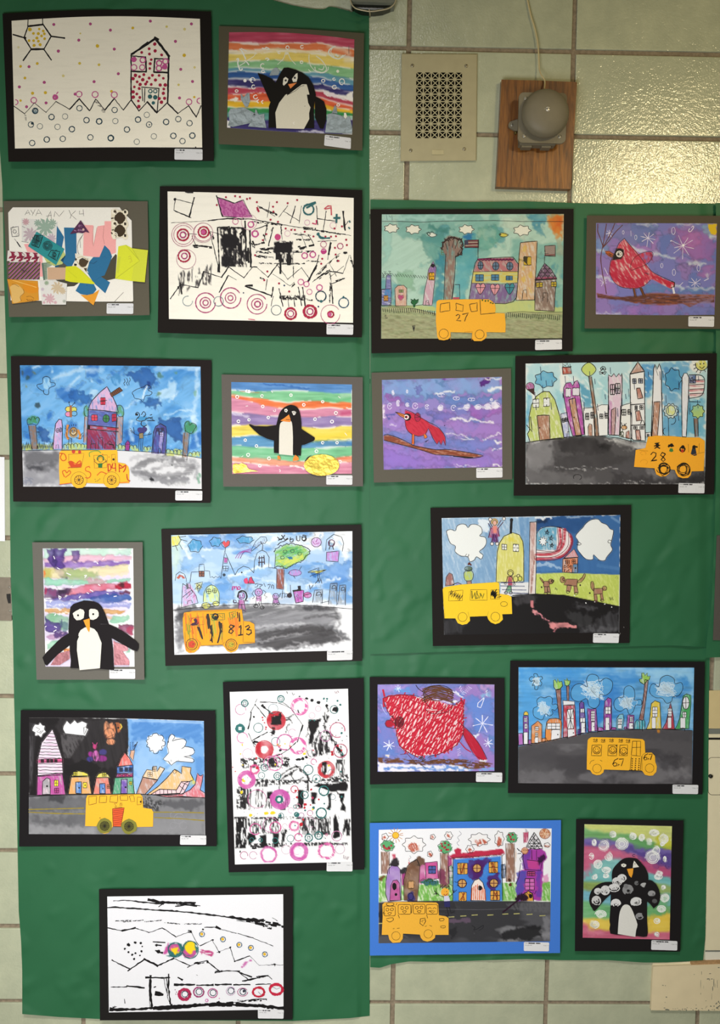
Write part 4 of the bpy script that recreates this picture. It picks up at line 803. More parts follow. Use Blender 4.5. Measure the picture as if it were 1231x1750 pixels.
def a5():
    A=Art('mounted_artwork','black matted blue sky street with a striped house and an orange bus marked 14',15,600,3.468,'1d1716','12 30 1202 54 1196 900 26 892',(2,0,2,0),lift=(.001,.004,.001,0),seed=5)
    c=Cv(A,'66 84 1137 92 1144 818 86 803',(2,0,-4,0),base='6aa8dc');K=c.ink
    c.blotch('3a82c6',.47,34,.8,.2,ax=1.6,edge=.1);c.blotch('1f5fae',.62,36,.75,.05,edge=.2);c.blotch('b4d4ea',.66,22,.8,.08,edge=0);c.streak(.10,-35,6,4)
    for t,w,a in(('270 160 420 110 560 120',22,.5),('880 110 980 90 1130 100',30,.5),('950 300 1000 240',9,.9),('930 380 1020 352 1080 350',7,.9),('690 340 790 270',7,.7),('940 420 1010 385 1120 380',5,.7),('1120 110 1115 260 1090 400',22,.55),('720 420 730 520',20,.6),('340 230 420 150',18,.5),('210 480 225 570',20,.5),('140 100 180 90',14,.8),('890 150 900 140',20,.5),('1100 420 1120 560',22,.5)):c.ln(t,w,'d9e9f3',a=a,tex='br',ang=-30,soft=4,wob=3)
    for t,col in(('690 130 840 100 880 160 830 230 730 165','1a4f98'),('480 300 640 300 660 350 470 360','2a6cb4'),('890 400 1010 400 1040 500 1030 560 900 470','1a4a90'),('170 440 240 480 250 560 200 530','174a92'),('360 250 430 240 500 270 460 310 360 290','1f5ca8'),('780 300 900 270 900 330 830 330','1d559e')):c.poly(t,col,a=.75,wob=6,soft=3,edge=.25)
    for x,y,rx,ry,q in((172,325,12,16,'24363a'),(895,145,16,20,'3e6a5c'),(890,255,16,14,'5a7a5a'),(112,158,9,18,'2c4a4e'),(150,130,16,8,'5a6a5a'),(85,130,7,14,'3a4a4e'),(985,132,8,8,'5a8a6a'),(1110,250,8,14,'7aa890'),(100,205,8,8,'7a8a6a'),(168,486,6,5,'141c30')):c.ell(x,y,rx,ry,q,a=.75,wob=3,soft=2)
    c.ell(640,170,32,36,'3a80b8',wob=3,tex='cr',a=.8)
    # road
    R_='70 592 200 588 420 586 640 588 800 596 950 606 1080 624 1150 636 1150 830 70 830'
    c.poly(R_,'d3d3d6');c.poly('80 590 480 585 480 640 400 720 360 800 80 800','8f8f95',soft=8,wob=6,tex='wc');c.poly('90 600 330 590 300 660 120 680 90 650','5f5f64',soft=10,wob=6,a=.8);c.poly('100 680 280 660 300 700 160 720','55555a',soft=8,wob=6,a=.7);c.ell(160,690,50,16,'3a3a40',a=.8,wob=6,soft=6)
    for t,w,q in(('760 690 860 640 980 640 1080 680 1060 720 920 740 800 720',34,'6a6a6e'),('860 700 960 670 1060 700',22,'8a8a8e'),('730 700 800 740 940 770 1060 760',34,'77777c'),('720 640 840 620 960 640',24,'b4b4b8'),('1080 640 1120 680 1110 760',20,'97979c')):c.ln(t,w,q,sm=5,a=.8,tex='br',soft=4,wob=4)
    c.ell(842,756,16,16,'1e1e24',wob=4,soft=2);c.ell(968,676,4,4,'33'*3);c.ell(1128,750,12,34,'4f8a6a',a=.6,tex='cr',wob=3);c.ell(1000,785,60,12,'b0b0b0',a=.5,wob=4,tex='dry');c.ell(110,770,40,24,'6e7488',a=.5,tex='dry')
    K.ln('76 590 200 587 420 586 640 588 800 596 950 606 1080 624 1143 636',3)
    # grass
    for x0,x1,y0 in((80,140,582),(165,265,582),(322,460,584),(718,770,594),(800,850,598),(935,1030,618),(1064,1143,632),(630,690,588)):
        c.poly([(x0,y0),(x0,y0-34),(x1,y0-34),(x1,y0)],'c4cc6a',a=.85,tex='cr',ang=80,wob=3)
        n=int((x1-x0)/10)
        if x1<330:K.ln([(x0+(x1-x0)*k/(2*n),y0-(0 if k%2==0 else 26+22*_rs.rand()))for k in range(2*n+1)],3)
        else:[K.ring(x0+(x1-x0)*(k+.5)/(n/2),y0-12-12*_rs.rand(),11,2.6,BK,170,380,ry=16)for k in range(n//2)]
    # trees and small houses
    c.poly('116 440 160 440 172 582 134 582','8a6a58',tex='crd');K.lns('117 440 124 500 136 582/160 438 166 510 172 580',3)
    for x,y in((128,412),(145,402),(163,408)):c.ell(x,y,20,22,'3f8a60',tex='crd')
    K.ln('112 436 108 412 120 400 132 410 136 392 150 390 156 404 170 392 182 402 176 424 164 438 140 432 112 436',3,sm=4)
    c.poly('262 580 268 500 278 430 298 404 316 410 318 460 316 580','d3a2cc',tex='crd',sm=0);K.ln('262 580 268 500 278 430 298 404 314 408 318 450 316 580',4,sm=0);K.ring(290,470,10,3,ry=12);K.ring(307,467,9,3,ry=12);K.lns('290 458 290 482/280 470 300 470/307 455 307 480/298 467 316 467',2);K.ln('280 578 281 556 294 554 294 578',3)
    c.poly('1034 482 1068 480 1056 628 1028 630','8d6f5c',tex='crd');K.lns('1046 470 1030 630/1072 486 1056 646',3)
    for x,y in((1062,436),(1078,446),(1096,456),(1060,460),(1082,470)):c.ell(x,y,22,24,'3f8a62',tex='crd')
    K.ln('1050 474 1042 440 1052 420 1068 416 1072 440 1090 426 1112 440 1104 458 1088 484 1074 488 1050 474',3,sm=4)
    c.poly('848 606 858 480 870 446 900 430 934 450 936 500 928 612','4a3f86',tex='crd');c.poly('890 560 900 480 920 480 905 600','9a92c4',tex='cr');K.ln('848 604 858 480 872 446 900 430 932 448 936 500 930 616',4);K.ln('878 456 858 540 856 604',3);K.ln('920 470 924 480 906 602',3)
    for x,y in((884,466),(910,464),(898,486)):K.win(x-9,y-9,x+11,y+10,2.5,fill='3a3462')
    K.win(896,482,916,504,2.5,fill='b4aedc');K.ln('886 606 888 578 900 578 900 606',3)
    c.poly('690 588 692 548 706 530 718 546 714 590','9a2a7a',tex='crd');K.ln('690 588 692 546 706 530 718 546 714 590 690 588',3);K.ln('692 552 716 552',2.5)
    # tall house
    c.poly('468 350 490 300 540 246 582 210 610 260 640 320 646 362','d9aacb',tex='crd');c.poly('472 348 640 360 640 450 466 440','5a5a9e',tex='crd',ang=20);c.poly('466 438 650 455 648 478 466 462','b02a3a',tex='crd',ang=5);c.poly('462 462 636 478 632 584 464 580','8e2444',tex='crd',ang=60)
    c.poly('448 390 466 390 464 545 442 545','b8897a',tex='cr');c.poly('642 390 678 384 672 540 640 560','b8897a',tex='crd')
    for x,y in((460,340),(456,370),(662,342),(668,370),(652,355)):c.ell(x,y,16,20,'5a9a7a',tex='cr')
    K.ln('640 325 660 320 676 335 682 360 678 384 654 388 645 370',3,sm=4);K.ln('462 322 448 340 450 380 466 386',3,sm=4);K.lns('450 390 444 540/678 384 672 530/645 395 636 470',3)
    K.ln('468 350 492 296 538 246 582 210 612 262 638 318 650 362 640 364 560 352 470 346',4);K.lns('472 350 466 460 462 580/640 362 638 430 632 584/466 438 650 456/466 462 650 478',4);K.blot('466 440 482 442 482 464 466 464',BK)
    K.blot('600 252 656 214 676 234 610 272','6a4230');K.ln('600 252 656 214 676 234 610 272',3,closed=True);[K.ln([(612+i*9,245-i*6),(622+i*9,262-i*6)],2)for i in range(6)]
    K.win(545,276,572,318,3,fill='c4304a');K.ln('540 296 582 292',3);K.blot(circ(508,395,20,20),'d04458');K.win(490,377,526,413,2.6);K.blot(circ(577,400,20,24),'3a7a4a');K.ring(577,400,19,3,ry=23);K.lns('577 378 577 424/558 398 596 402',2.6);K.blot('612 374 636 370 638 414 612 418','b02a4a');K.ln('612 374 636 370 638 414 612 418',3,closed=True);K.lns('624 372 624 416/612 396 638 392',2.4)
    K.lns('485 580 486 552 514 548 514 580/532 580 534 514 556 512 556 578/570 575 572 550 600 552 622 560/582 546 600 532 612 548/490 548 490 528',3);K.lns('598 552 620 556 620 574',6)
    # clouds, people, birds
    K.ln('208 240 176 220 168 200 200 190 202 160 222 150 244 160 246 184 270 188 274 204 240 220 236 254 220 258 206 246 208 230',3,sm=4);c.ell(224,192,26,34,'a8d0e8',tex='cr',a=.8);K.ln('740 262 732 246 760 226 800 212 816 200 842 212 826 230 850 246 836 262 810 266 796 298 780 286 748 280 740 262',3,sm=4);c.ln('820 210 804 240 794 280',10,'d8e8f2',a=.8);c.ell(832,192,16,14,'143c80',wob=2)
    K.lns('684 166 690 180 682 190 688 204/700 162 706 178 698 190 706 204/716 158 720 172 712 186 714 202',3,sm=4)
    for x,y,q in((353,344,'d8c860'),(386,346,'c8c860'),(352,374,'d68ab0'),(388,370,'6aa8d0')):K.blot(circ(x,y,17,15),q);K.ring(x,y,17,3,ry=15)
    K.ln('367 326 368 388',12,'a0623c');K.lns('362 326 356 306/374 326 384 312',3);K.disc(358,303,4);K.disc(390,308,4)
    c.ell(384,482,28,32,'b58038',tex='crd');K.ring(384,476,20,3,ry=24);K.lns('350 440 342 500 352 520/412 470 424 500 420 520',12,'c8843c');K.lns('372 518 346 510 340 480/400 514 430 520 440 500/340 460 336 440/332 456 346 470 356 448/424 500 440 484/356 520 352 578/372 520 370 580',3);K.lns('360 446 358 438/372 444 372 436/384 442 384 434/396 444 398 436',3);K.disc(374,472,3);K.disc(390,470,3);K.ln('372 484 382 492 396 482',4,'d8d0b0',4)
    c.ell(795,400,34,14,'3f8cc0');c.ell(800,435,16,12,'4a8cc0');K.lns('752 370 764 362 776 378 768 394/768 392 756 408 784 416 806 410 816 400/786 378 800 358 812 376 800 390/812 400 852 392/838 380 848 376/830 392 846 402/820 412 866 412/850 400 858 414/790 412 784 434 800 446 818 438/752 380 752 370',4,sm=3);K.disc(760,376,7)
    for x,y in((778,468),(804,464),(790,480)):K.disc(x,y,16,'3a3470')
    K.blot('772 488 796 484 798 516 774 518','8a7a58');K.ln('772 488 796 484 798 516 774 518',2.5,closed=True);K.lns('770 500 744 490 726 466/732 486 722 470/744 488 740 452/726 462 718 456/798 500 828 496 846 490/828 496 836 478/774 520 770 590/796 516 790 592/784 520 782 590',3)
    c.build()
    b=bus(A,'300 600 312 590 640 586 644 600 646 660 690 668 708 684 714 708 714 782 656 784 650 798 632 810 596 812 576 802 562 786 462 782 454 800 436 810 404 812 382 800 372 782 302 792 298 700',sm=0,wheels=())
    I=b.ink
    for x,y,s in((416,764,1),(610,764,1)):
        I.ring(x,y,26,3.2,'3a2c14');I.ring(x,y,48,2,'8a6a22',150,400)
        for k in range(5):t=k*math.pi/5+.2;I.ln([(x-25*math.cos(t),y-25*math.sin(t)),(x+25*math.cos(t),y+25*math.sin(t))],2.2,'3a2c14')
    O='c8521c';I.lns('300 606 330 610 340 640 320 650 306 630 318 606/352 660 370 652 400 668 420 650 430 664 426 684 400 690 378 688 352 692/330 745 318 715 334 708 344 722 358 708 366 724 336 748/478 684 458 690 456 708 480 718 486 736 474 752 454 750/524 736 548 716 580 728',5,O,4)
    I.blot('354 660 372 652 392 672 430 664 428 690 370 694','c8421c');I.ring(414,668,12,3,O);I.lns('588 670 590 712/588 672 600 672 606 700 590 712/616 668 612 692 634 694/632 666 634 712/654 670 656 716/654 672 676 690 656 694/676 690 694 676 690 700 680 716/700 730 704 760 718 770',6,'b8361c',3)
    I.lns('354 612 358 690 430 690 440 640 446 606 354 612/504 618 508 694 582 690 584 616 504 618/610 614 632 612 630 664 610 662 610 614',2,'8a6420');I.ring(544,640,19,7,'2f6a3a',160,380);I.ring(544,644,14,2,'3a3a1c');I.blot('530 666 556 664 554 692 530 690','2a6a34');I.lns('530 672 506 652/506 640 512 650/556 668 582 650/572 642 578 660',3,'22201a');I.disc(621,642,7,'2a2418');I.disc(384,596,11,'c04030');I.disc(420,598,10,'c04030');I.ln('480 626 478 604 500 594 530 592 546 604',6,'7a9a38',4)
    I.ln('300 790 370 782',3,'d04a20');I.ln('656 780 712 776',3,'d04a20');[I.disc(x,y,3,'4a6a2a')for x,y in((512,760),(526,770),(540,758),(532,764),(516,772))];[I.disc(x,y,3,'b8361c')for x,y in((556,612),(594,628),(590,690),(480,690))]
    A.card('988 827 1148 828 1147 886 987 885','4 7');A.done()
def ringsnow(K,pts,r=11,w=6):
    for x,y in pts:K.ring(x,y,r*(.9+.3*_rs.rand()),w,'f2f0ec',_rs.rand()*60,340+_rs.rand()*60)
def a6():
    A=Art('mounted_artwork','grey matted rainbow striped painting of a paper penguin with gold foil rocks',370,630,4.645,'5f5a55','40 46 1162 68 1164 934 54 936',(0,0,2,0),lift=(0,.003,.001,.001),seed=6)
    c=Cv(A,'118 106 1077 126 1075 834 126 836');xs=(100,340,580,820,1100)
    c.bands(xs,[(fl('90 90 90 90 90'),'5286c2'),(fl('170 180 172 184 200'),'7cc090'),(fl('205 240 262 258 270'),'e2713c'),(fl('220 285 320 312 320'),'cf86a2'),(fl('345 365 380 382 375'),'8f7aac'),(fl('455 450 462 468 450'),'e6cf58'),(fl('535 532 560 572 568'),'5a92bc'),(fl('615 620 630 628 612'),'74bb8c'),(fl('692 715 735 722 690'),'e29a7c'),(fl('735 760 778 772 740'),'cf839c')],gap=.5,streak=.11)
    c.ln('380 122 560 140 740 158',9,'2a5ca8',a=.8,tex='br',wob=2);c.ln('860 246 960 256 1070 236',22,'3f9a5a',a=.6,soft=6,tex='br');c.ln('1000 356 1077 350',34,'b03462',a=.7,soft=8,tex='br');c.ln('590 776 700 790',14,'f0eae8',a=.8,wob=3);c.ln('1000 215 1070 210',30,'cfe4d0',a=.5,soft=8);c.ln('130 210 240 240',18,'d8552a',a=.6,soft=4,tex='br');c.ln('190 180 340 192',5,'b4683c',a=.6)
    c.ln('126 350 250 380',16,'e8e4ee',a=.7,soft=4,wob=3);c.ln('1040 315 1077 318',8,'efece6',wob=2);c.ln('760 575 1060 565',6,'3f7a40',a=.5,wob=3,soft=3);c.ln('800 540 1070 520',30,'e6c62c',a=.5,soft=8);c.ln('1076 600 1040 590',16,'2f66a8',a=.6,soft=4);c.ln('250 700 400 715',20,'8aa88c',a=.5,soft=8);c.ln('1075 705 960 715',18,'dc5c34',a=.6,soft=5,tex='br');c.ln('1077 170 1077 420',5,'f0ece8',wob=1);c.ln('200 560 380 550',20,'3c82b4',a=.5,soft=6,tex='br')
    K=c.ink;ringsnow(K,((165,224),(362,217),(252,684),(418,713),(345,770),(592,210),(694,287),(844,262),(949,352),(783,401),(918,420),(844,588),(958,588),(795,656),(318,614),(229,567),(175,418),(259,406),(412,388),(368,300),(982,738)),10,6)
    for x,y in((165,224),(362,217),(949,352),(783,401),(844,588),(318,614),(229,567),(175,418),(259,406),(958,588)):K.disc(x,y,4,'3a4a5a')
    K.disc(240,178,12,'f2f0ec');K.disc(258,182,14,'f2f0ec');K.disc(246,178,4,'4a5a5a')
    for t in('452 330 456 340 470 338 468 322','234 298 250 296','585 768 600 774 612 768','500 800 508 810 502 820','968 220 984 234','1020 510 1036 530','436 176 446 190','200 700 212 692'):K.ln(t,4,'ece6e6',3)
    c.build();pl=A.plane('118 106 1077 850');C=lambda*a,**k:Cut(A,*a,plane=pl,**k);B='1c1818'
    C('flipper','258 444 268 442 300 456 400 458 480 448 500 500 470 576 400 555 340 525 300 490 262 452',B,k=1);C('flipper','660 470 690 488 780 546 782 560 770 575 700 604 660 610',B,k=1)
    C('body',smooth('456 668 456 590 464 500 482 420 500 355 530 315 570 292 605 289 640 305 662 345 674 420 676 480 680 560 674 620 670 692',4),B,k=2)
    C('belly',smooth('497 679 498 560 500 480 508 435 530 418 570 412 596 420 604 470 608 560 607 640 608 690',3),'dcd7cb',k=3)
    C('foot','484 692 496 690 508 704 510 720 485 720','e8873a',k=2);C('foot','628 684 650 702 656 722 640 730 612 734 606 728 612 704','e8873a',k=2)
    b=C('beak','576 364 588 400 588 424 545 420 508 412 540 392','e88a3c',k=4);b.ink.ln('552 404 582 406',4,'5a3418')
    e=C('eye','540 322 558 318 567 332 556 348 541 340','e6e2da',k=4);e.ink.disc(552,333,5,'222222');e=C('eye','598 340 618 336 634 346 624 366 612 370','e6e2da',k=4);e.ink.lns('606 350 616 342 628 350 618 358 612 350',3,'222222')
    g=mat('gold_foil','d6ba50',rough=.28,metal=.7,bump=1.0,bscale=38)
    C('gold_foil_rock',circ(836,766,140,85,n=40)[:-1]*np.array([1,1]),'',k=3,mt=g,label='large oval of gold foil');C('gold_foil_rock','130 764 150 752 180 760 200 750 225 760 240 768 246 786 262 800 330 815 270 818 200 826 140 832 130 820','',k=1,mt=g,label='small ragged gold foil strip')
    A.cuts[-2].ink.blot('700 736 722 704 756 686 738 704 716 728 704 738','2c2418')
    A.card('873 845 1081 847 1079 923 872 921','6 4');A.done()
def a7():
    A=Art('mounted_artwork','tall grey matted painting of a big-eyed paper penguin with outstretched flippers',45,915,5.595,'66635c','56 66 1112 64 1130 1380 98 1380',(0,0,0,0),lift=(.001,.001,0,.004),seed=7)
    c=Cv(A,'156 124 1021 124 1035 1256 184 1254',base='f0eeec');c.blotch('c9bcdc',.40,30,.7,.1,ax=3,region=(c.X<990)*1.0,edge=0)
    def br(t,col,w=0,a=.85,e=.15,wob=2.6):c.poly(t,col,a=a,wob=wob,soft=1.5,tex='wc',edge=e)
    br('160 124 1020 124 1010 185 700 190 400 200 160 230','b4dcc8',a=.8);br('165 215 420 190 560 186 1010 190 1000 235 700 250 165 265','dda6bc')
    br('165 260 640 250 985 248 975 290 600 300 400 325 170 300','7a52a8');br('190 130 395 130 360 200 360 260 370 330 400 380 390 420 340 415 280 350 250 300 200 240 210 180','4a2f80',a=.9,e=.3);br('430 150 510 140 520 190 490 250 430 240 440 190','5a3a86',e=.3);c.ln('278 150 270 220 285 330',22,'1f1448',a=.8,wob=4,soft=5)
    br('168 305 330 315 480 320 620 300 980 280 970 350 780 380 500 400 300 405 168 410','ded2a0');c.poly('168 305 260 320 240 410 168 400','a8a23c',wob=4,a=.7,soft=5);c.poly('165 350 186 340 180 405 165 405','d87838',wob=2);c.poly('350 340 480 330 680 360 700 420 560 440 400 440 360 400','8ea86a',wob=6,a=.75,soft=8,edge=.2);c.poly('700 330 975 290 970 375 720 400','ecd0a8',wob=5,a=.7)
    br('170 400 340 415 560 430 700 440 1000 400 990 440 820 455 700 470 460 475 170 475','8accac',a=.9);c.poly('570 420 700 400 780 450 740 480 580 470','b48a92',wob=6,a=.7)
    br('430 510 600 465 820 455 960 445 1000 480 960 510 800 520 640 550 380 580 380 550','cc5a72',e=.2);c.poly('850 470 960 448 1000 470 990 510 900 510 840 505','b01f3e',wob=3,edge=.2);c.ell(920,474,22,20,'3a0c18',a=.85,wob=4,soft=3)
    br('172 500 330 515 440 512 400 570 300 600 174 600','4c2458',e=.3);c.poly('172 500 200 500 200 560 172 570','b8264e',wob=4,a=.7);c.poly('300 510 420 510 380 560 300 560','1f1028',wob=6,a=.8,soft=5);c.poly('210 520 280 520 280 570 210 565','8a3a6a',wob=4,a=.5)
    br('180 600 330 590 480 560 640 530 960 540 990 560 960 575 700 600 500 618 360 625 200 612','4c3a96',e=.2);br('600 600 760 556 990 570 1005 610 900 640 720 650 640 640','2b4f9e',e=.2);c.poly('880 540 985 530 990 560 900 560','5a2238',a=.8,wob=4);c.poly('430 640 600 600 640 625 500 630','8ab0dc',a=.7,wob=3)
    br('180 630 420 626 1000 640 985 690 700 700 420 700 190 690','7c86cc',a=.7,e=.1);c.ln('200 668 420 668',9,'eceaf2',a=.8,wob=4);c.ln('800 660 990 656',7,'eceaf2',a=.8,wob=4)
    br('176 706 420 702 720 704 945 716 940 748 760 752 420 752 180 742','cc8e40',e=.15);c.ln('230 745 420 748',12,'efece4',wob=4,a=.8);br('730 775 850 770 850 805 760 800','d9a878',a=.7)
    br('180 760 260 745 330 770 400 780 400 900 330 900 180 830','72ac80',e=.15);br('175 760 200 790 240 830 330 840 340 800 350 820 340 920 200 924 185 920','43307c',e=.3);c.poly('330 820 400 840 400 920 345 920','4a6a72',a=.7,wob=4)
    br('845 770 975 760 985 800 930 830 840 850 790 830','88c4a4');br('880 850 1000 848 1030 865 1015 950 960 945 880 880','7c3358',e=.25);c.poly('960 870 1028 880 1015 946 965 930','a83250',a=.7,wob=4)
    br('195 960 340 935 400 930 360 975 260 1000 200 985','b486ae');c.poly('270 930 380 925 380 950 290 990 258 980','4a3070',wob=5,a=.8,edge=.2);br('192 1030 280 1000 380 1000 300 1080 200 1090','7ec09c',a=.8);br('940 1120 1000 1080 1000 1110','9ad0b4')
    c.poly('350 1095 415 1080 415 1100 350 1110','cc7a3a',wob=3);c.streak(.05);K=c.ink
    for t in('262 200 272 225','296 310 318 322','385 360 425 378','555 385 578 382 560 402','440 480 425 500 448 500','310 575 318 610 332 590 312 580','580 548 598 556','610 520 640 540 628 528','505 595 518 580','228 640 240 622','315 715 335 712','270 765 282 750','262 918 285 905','268 870 290 880','690 470 706 480','676 262 686 272','838 584 862 580','785 560 770 556','180 876 190 868','730 230 745 215'):K.ln(t,7,'efeaf0',3)
    c.build();pl=A.plane('156 124 1080 1290');C=lambda*a,**k:Cut(A,*a,plane=pl,**k);B='1d191b'
    f=mat('pink_foil','a26a70',rough=.35,metal=.3,bump=1.0,bscale=45)
    C('pink_foil','300 1130 415 1100 415 1180 320 1240 230 1240','',k=0,mt=f);C('pink_foil','832 1005 850 1020 965 1060 975 1100 920 1110 985 1200 985 1240 840 1240','',k=0,mt=f)
    l=C('flipper','405 935 480 925 510 960 480 1010 415 1052 300 1140 196 1248 176 1228 154 1168 190 1120 300 1010 340 975',B,k=1);C('flipper','720 850 790 850 860 880 960 940 1040 1000 1076 1040 1074 1080 1060 1108 1020 1098 900 1030 820 985 720 940',B,k=3)
    C('body','552 622 646 632 690 650 720 680 750 740 790 850 815 985 830 1090 838 1288 720 1278 420 1268 425 1200 415 1100 412 1000 402 920 408 780 422 685 450 656',B,k=2);A.cuts[-1].ink.ln('710 848 788 852',2,'4a464a')
    C('belly','560 880 600 875 650 895 680 930 720 1030 712 1150 704 1270 510 1288 498 1200 484 1100 486 1010 505 965 498 962 500 940 520 905','dfdcd2',k=4)
    for t,x,y in(('444 745 470 725 515 702 545 712 556 735 548 790 520 808 480 812 455 785',495,764),('600 715 615 702 655 704 680 715 692 740 692 770 672 795 640 808 612 804 600 770',640,753)):e=C('eye',t,'e0ddcf',k=4);e.ink.disc(x,y,10,'151315')
    C('beak','546 812 606 793 608 900 600 928 585 905','eb9a34',k=5)
    A.card('794 1278 1042 1278 1042 1372 794 1370','7 5');A.done()
for f in(a4,a5,a6,a7):f()
def a8():
    A=Art('mounted_artwork','black matted blue sky picture with a green tree and a scribbled bus marked 813',265,890,3.373,'231f1e','36 48 1190 22 1195 808 60 837',(0,0,0,0),lift=(0,.003,0,.001),seed=8)
    c=Cv(A,'93 83 1138 60 1139 746 112 773',base='e9ebee');K=c.ink
    up=np.clip((490-c.Y)/20,0,1);c.blotch('8fb4dc',.42,34,.8,.05,ax=2,region=up,edge=.12);c.blotch('5a90cc',.60,28,.75,.05,ax=1.6,region=up,edge=.2);c.blotch('c3d6ea',.5,16,.5,.1,ax=3,region=up,edge=0)
    for t,q in(('250 360 440 360 470 440 400 470 260 430','5f94d0'),('980 250 1130 230 1130 330 1050 380 970 330','4f86cc'),('200 90 520 80 540 150 330 170 230 140','5f92d0'),('750 270 960 260 960 360 760 350','7aa6d6'),('120 240 240 180 300 240 180 300','86b0dc'),('360 300 600 220 680 300 500 380','82aedc'),('960 60 1040 60 1010 180 960 160','8ab4e0')):c.poly(t,q,a=.7,wob=6,soft=3,edge=.15,tex='wc')
    for t,w in(('430 320 560 280 660 250',16),('150 120 200 210',16),('470 300 700 350',8),('880 380 1060 330',14),('620 140 700 100',14),('230 170 330 165',8),('540 90 700 82',8),('1080 100 1100 220',24),('730 300 760 420',16)):c.ln(t,w,'edf0f4',a=.8,tex='br',wob=4,soft=3)
    c.poly('93 90 150 84 160 170 120 330 105 320','c9dcc0',a=.6,wob=6,soft=10);c.poly('700 440 800 420 830 480 560 480','a9b4c4',a=.5,wob=5,soft=8)
    c.poly('105 516 230 500 400 488 640 478 900 490 1140 508 1140 746 112 773','dcdde0')
    for t,q,a in(('130 500 300 490 620 482 900 492 1030 500 1070 540 1030 620 1080 650 1130 690 700 740 300 720 130 690 140 580','5e5e62',.9),('560 560 800 520 1000 540 1020 580 800 630 580 620','8b8b90',.8),('580 640 900 600 1040 630 1100 690 800 740 600 730','3c3a3c',.8),('120 500 210 494 200 560 120 600','3a3a3e',.8),('115 600 160 620 170 720 130 760','77777c',.8),('840 480 960 490 1000 510 860 510','2e2e32',.7)):c.poly(t,q,a=a,wob=5,soft=5,tex='br',ang=-10)
    for t,w in(('580 620 720 600 860 590',10),('600 700 760 660 900 640',7),('720 740 850 715 1000 745',12),('760 480 840 484',6),('1010 600 1070 560 1060 520',8),('800 700 950 720',10),('1040 640 1120 730',6)):c.ln(t,w,'dcdce0',a=.6,tex='br',wob=3,soft=4)
    for t,w in(('860 560 980 545 1060 560 1050 610 950 640',12),('930 500 1030 520 1060 560',10),('620 660 820 640 1000 660',8)):c.ln(t,w,'2e2c2e',a=.5,tex='br',wob=3,soft=4,sm=4)
    K.ln('106 516 230 502 400 488 640 477 900 490 1138 508',3)
    c.poly('93 92 140 86 148 110 130 140 96 146','e0d23c',sm=0,tex='crd');K.lns('136 86 150 112 132 142 100 148/148 108 186 118/140 94 178 90/138 130 158 164/118 142 130 172',3)
    for x,y,rx,ry in((232,145,40,36),(350,122,34,26),(520,110,48,20)):c.ell(x,y,rx,ry,'4f96c4',tex='cr');K.ln([(x+(rx+4*(-1)**k)*math.cos(k*.55),y+(ry+4*(-1)**k)*math.sin(k*.55))for k in range(12)],3,sm=3)
    K.lns('380 332 402 176 462 312/384 136 394 116 408 128 420 112 432 120 428 140 404 156 388 144 384 136/406 156 404 178/396 212 420 216 416 246 398 244/392 262 424 262 420 290 394 286 392 262/408 262 408 288/392 276 422 276/116 345 122 310 142 294 170 308 180 334 180 352/202 354 210 296 252 294 256 252 282 250 286 288 314 290 318 328 330 322 340 330 350 320 362 328 374 318 376 330/462 312 480 280 510 262 540 270 570 300/570 296 574 230 590 184 616 170 640 180 658 210 656 270 700 274/554 172 580 120 610 92 640 94 646 114 634 130 612 132 590 150 556 176/608 120 622 140 618 172',3)
    K.blot('388 128 400 114 408 126 424 114 430 124 424 142 404 154','cc4a50');K.zig(575,150,635,110,12,22,3,'5a3a44');K.blot('400 214 418 218 414 242 398 240','a85a9a');K.win(254,290,284,322,3,fill='8a5a4a');K.disc(398,312,9,'2a3a4a');K.disc(500,298,5);K.lns('602 205 600 260/616 205 616 268/596 215 630 212/596 240 632 238/628 200 632 250',5,'3a2830')
    K.blot('124 330 140 310 160 316 176 332 160 334 150 320 138 336','b05a4a');K.zig(270,290,272,318,6,20,3)
    for j,q in enumerate(('8a4a9a','a84a9a','6a3a7a')):K.ln([(464+j*14,216),(490+j*12,182-j),(554,162+j*12)],4,q,4)
    c.poly('160 380 200 360 236 420 246 470 160 496','c8a0c8',tex='cr');K.lns('160 362 156 420 152 502/152 502 248 474/160 362 206 392 236 430 248 474/160 440 210 400 216 412 180 446/186 480 190 462 210 458 216 474/184 394 180 360 202 358 204 388',3);K.zig(176,380,180,430,8,12,3,'3a86b0');K.zig(200,420,226,440,6,26,4,'a83a8a')
    c.poly('236 360 268 354 272 380 246 410 232 390','d8d070',tex='cr');K.lns('228 364 276 352 250 414 240 360 272 384 226 396 258 368',3)
    c.poly(circ(325,425,46,54,180,360,10).tolist()+[(371,470),(280,468)],'c9d890',tex='cr');K.ln('278 468 282 420 300 384 326 370 352 384 370 420 370 472',3,sm=3);K.ln('272 490 372 472',3);K.ring(310,407,14,3);K.ring(344,404,12,3);K.lns('296 407 324 407/310 394 310 420/344 392 344 416/332 404 356 404',3)
    for x,y,r in((294,490,25),(352,478,19)):c.ell(x,y,r,r*.7,'d6d66a',tex='cr');K.ring(x,y,r,3,ry=r*.7)
    K.lns('446 398 448 380 456 378 460 396 462 380 470 378 474 398',6,'a8307a');K.ring(484,388,8,5,'a8307a');K.ln('516 336 530 330 534 344 536 362 520 360 514 346',4,'b82a5a',closed=True);K.blot('516 336 530 330 536 362 520 360','d8406a');K.blot('536 360 546 328 556 322 562 338 572 350 576 362','c03a60');K.ln('536 360 546 328 556 322 562 338 576 362',3,closed=True)
    K.lns('578 366 594 360 590 380 576 382/600 366 622 370 604 380 608 392/628 360 636 380/650 370 666 366 654 392/672 388 674 370 684 374 684 392/736 402 732 446/732 420 750 418 746 442/756 420 768 424 764 440 754 436/780 370 784 434/770 420 784 416',3.5,'3a3a40',2)
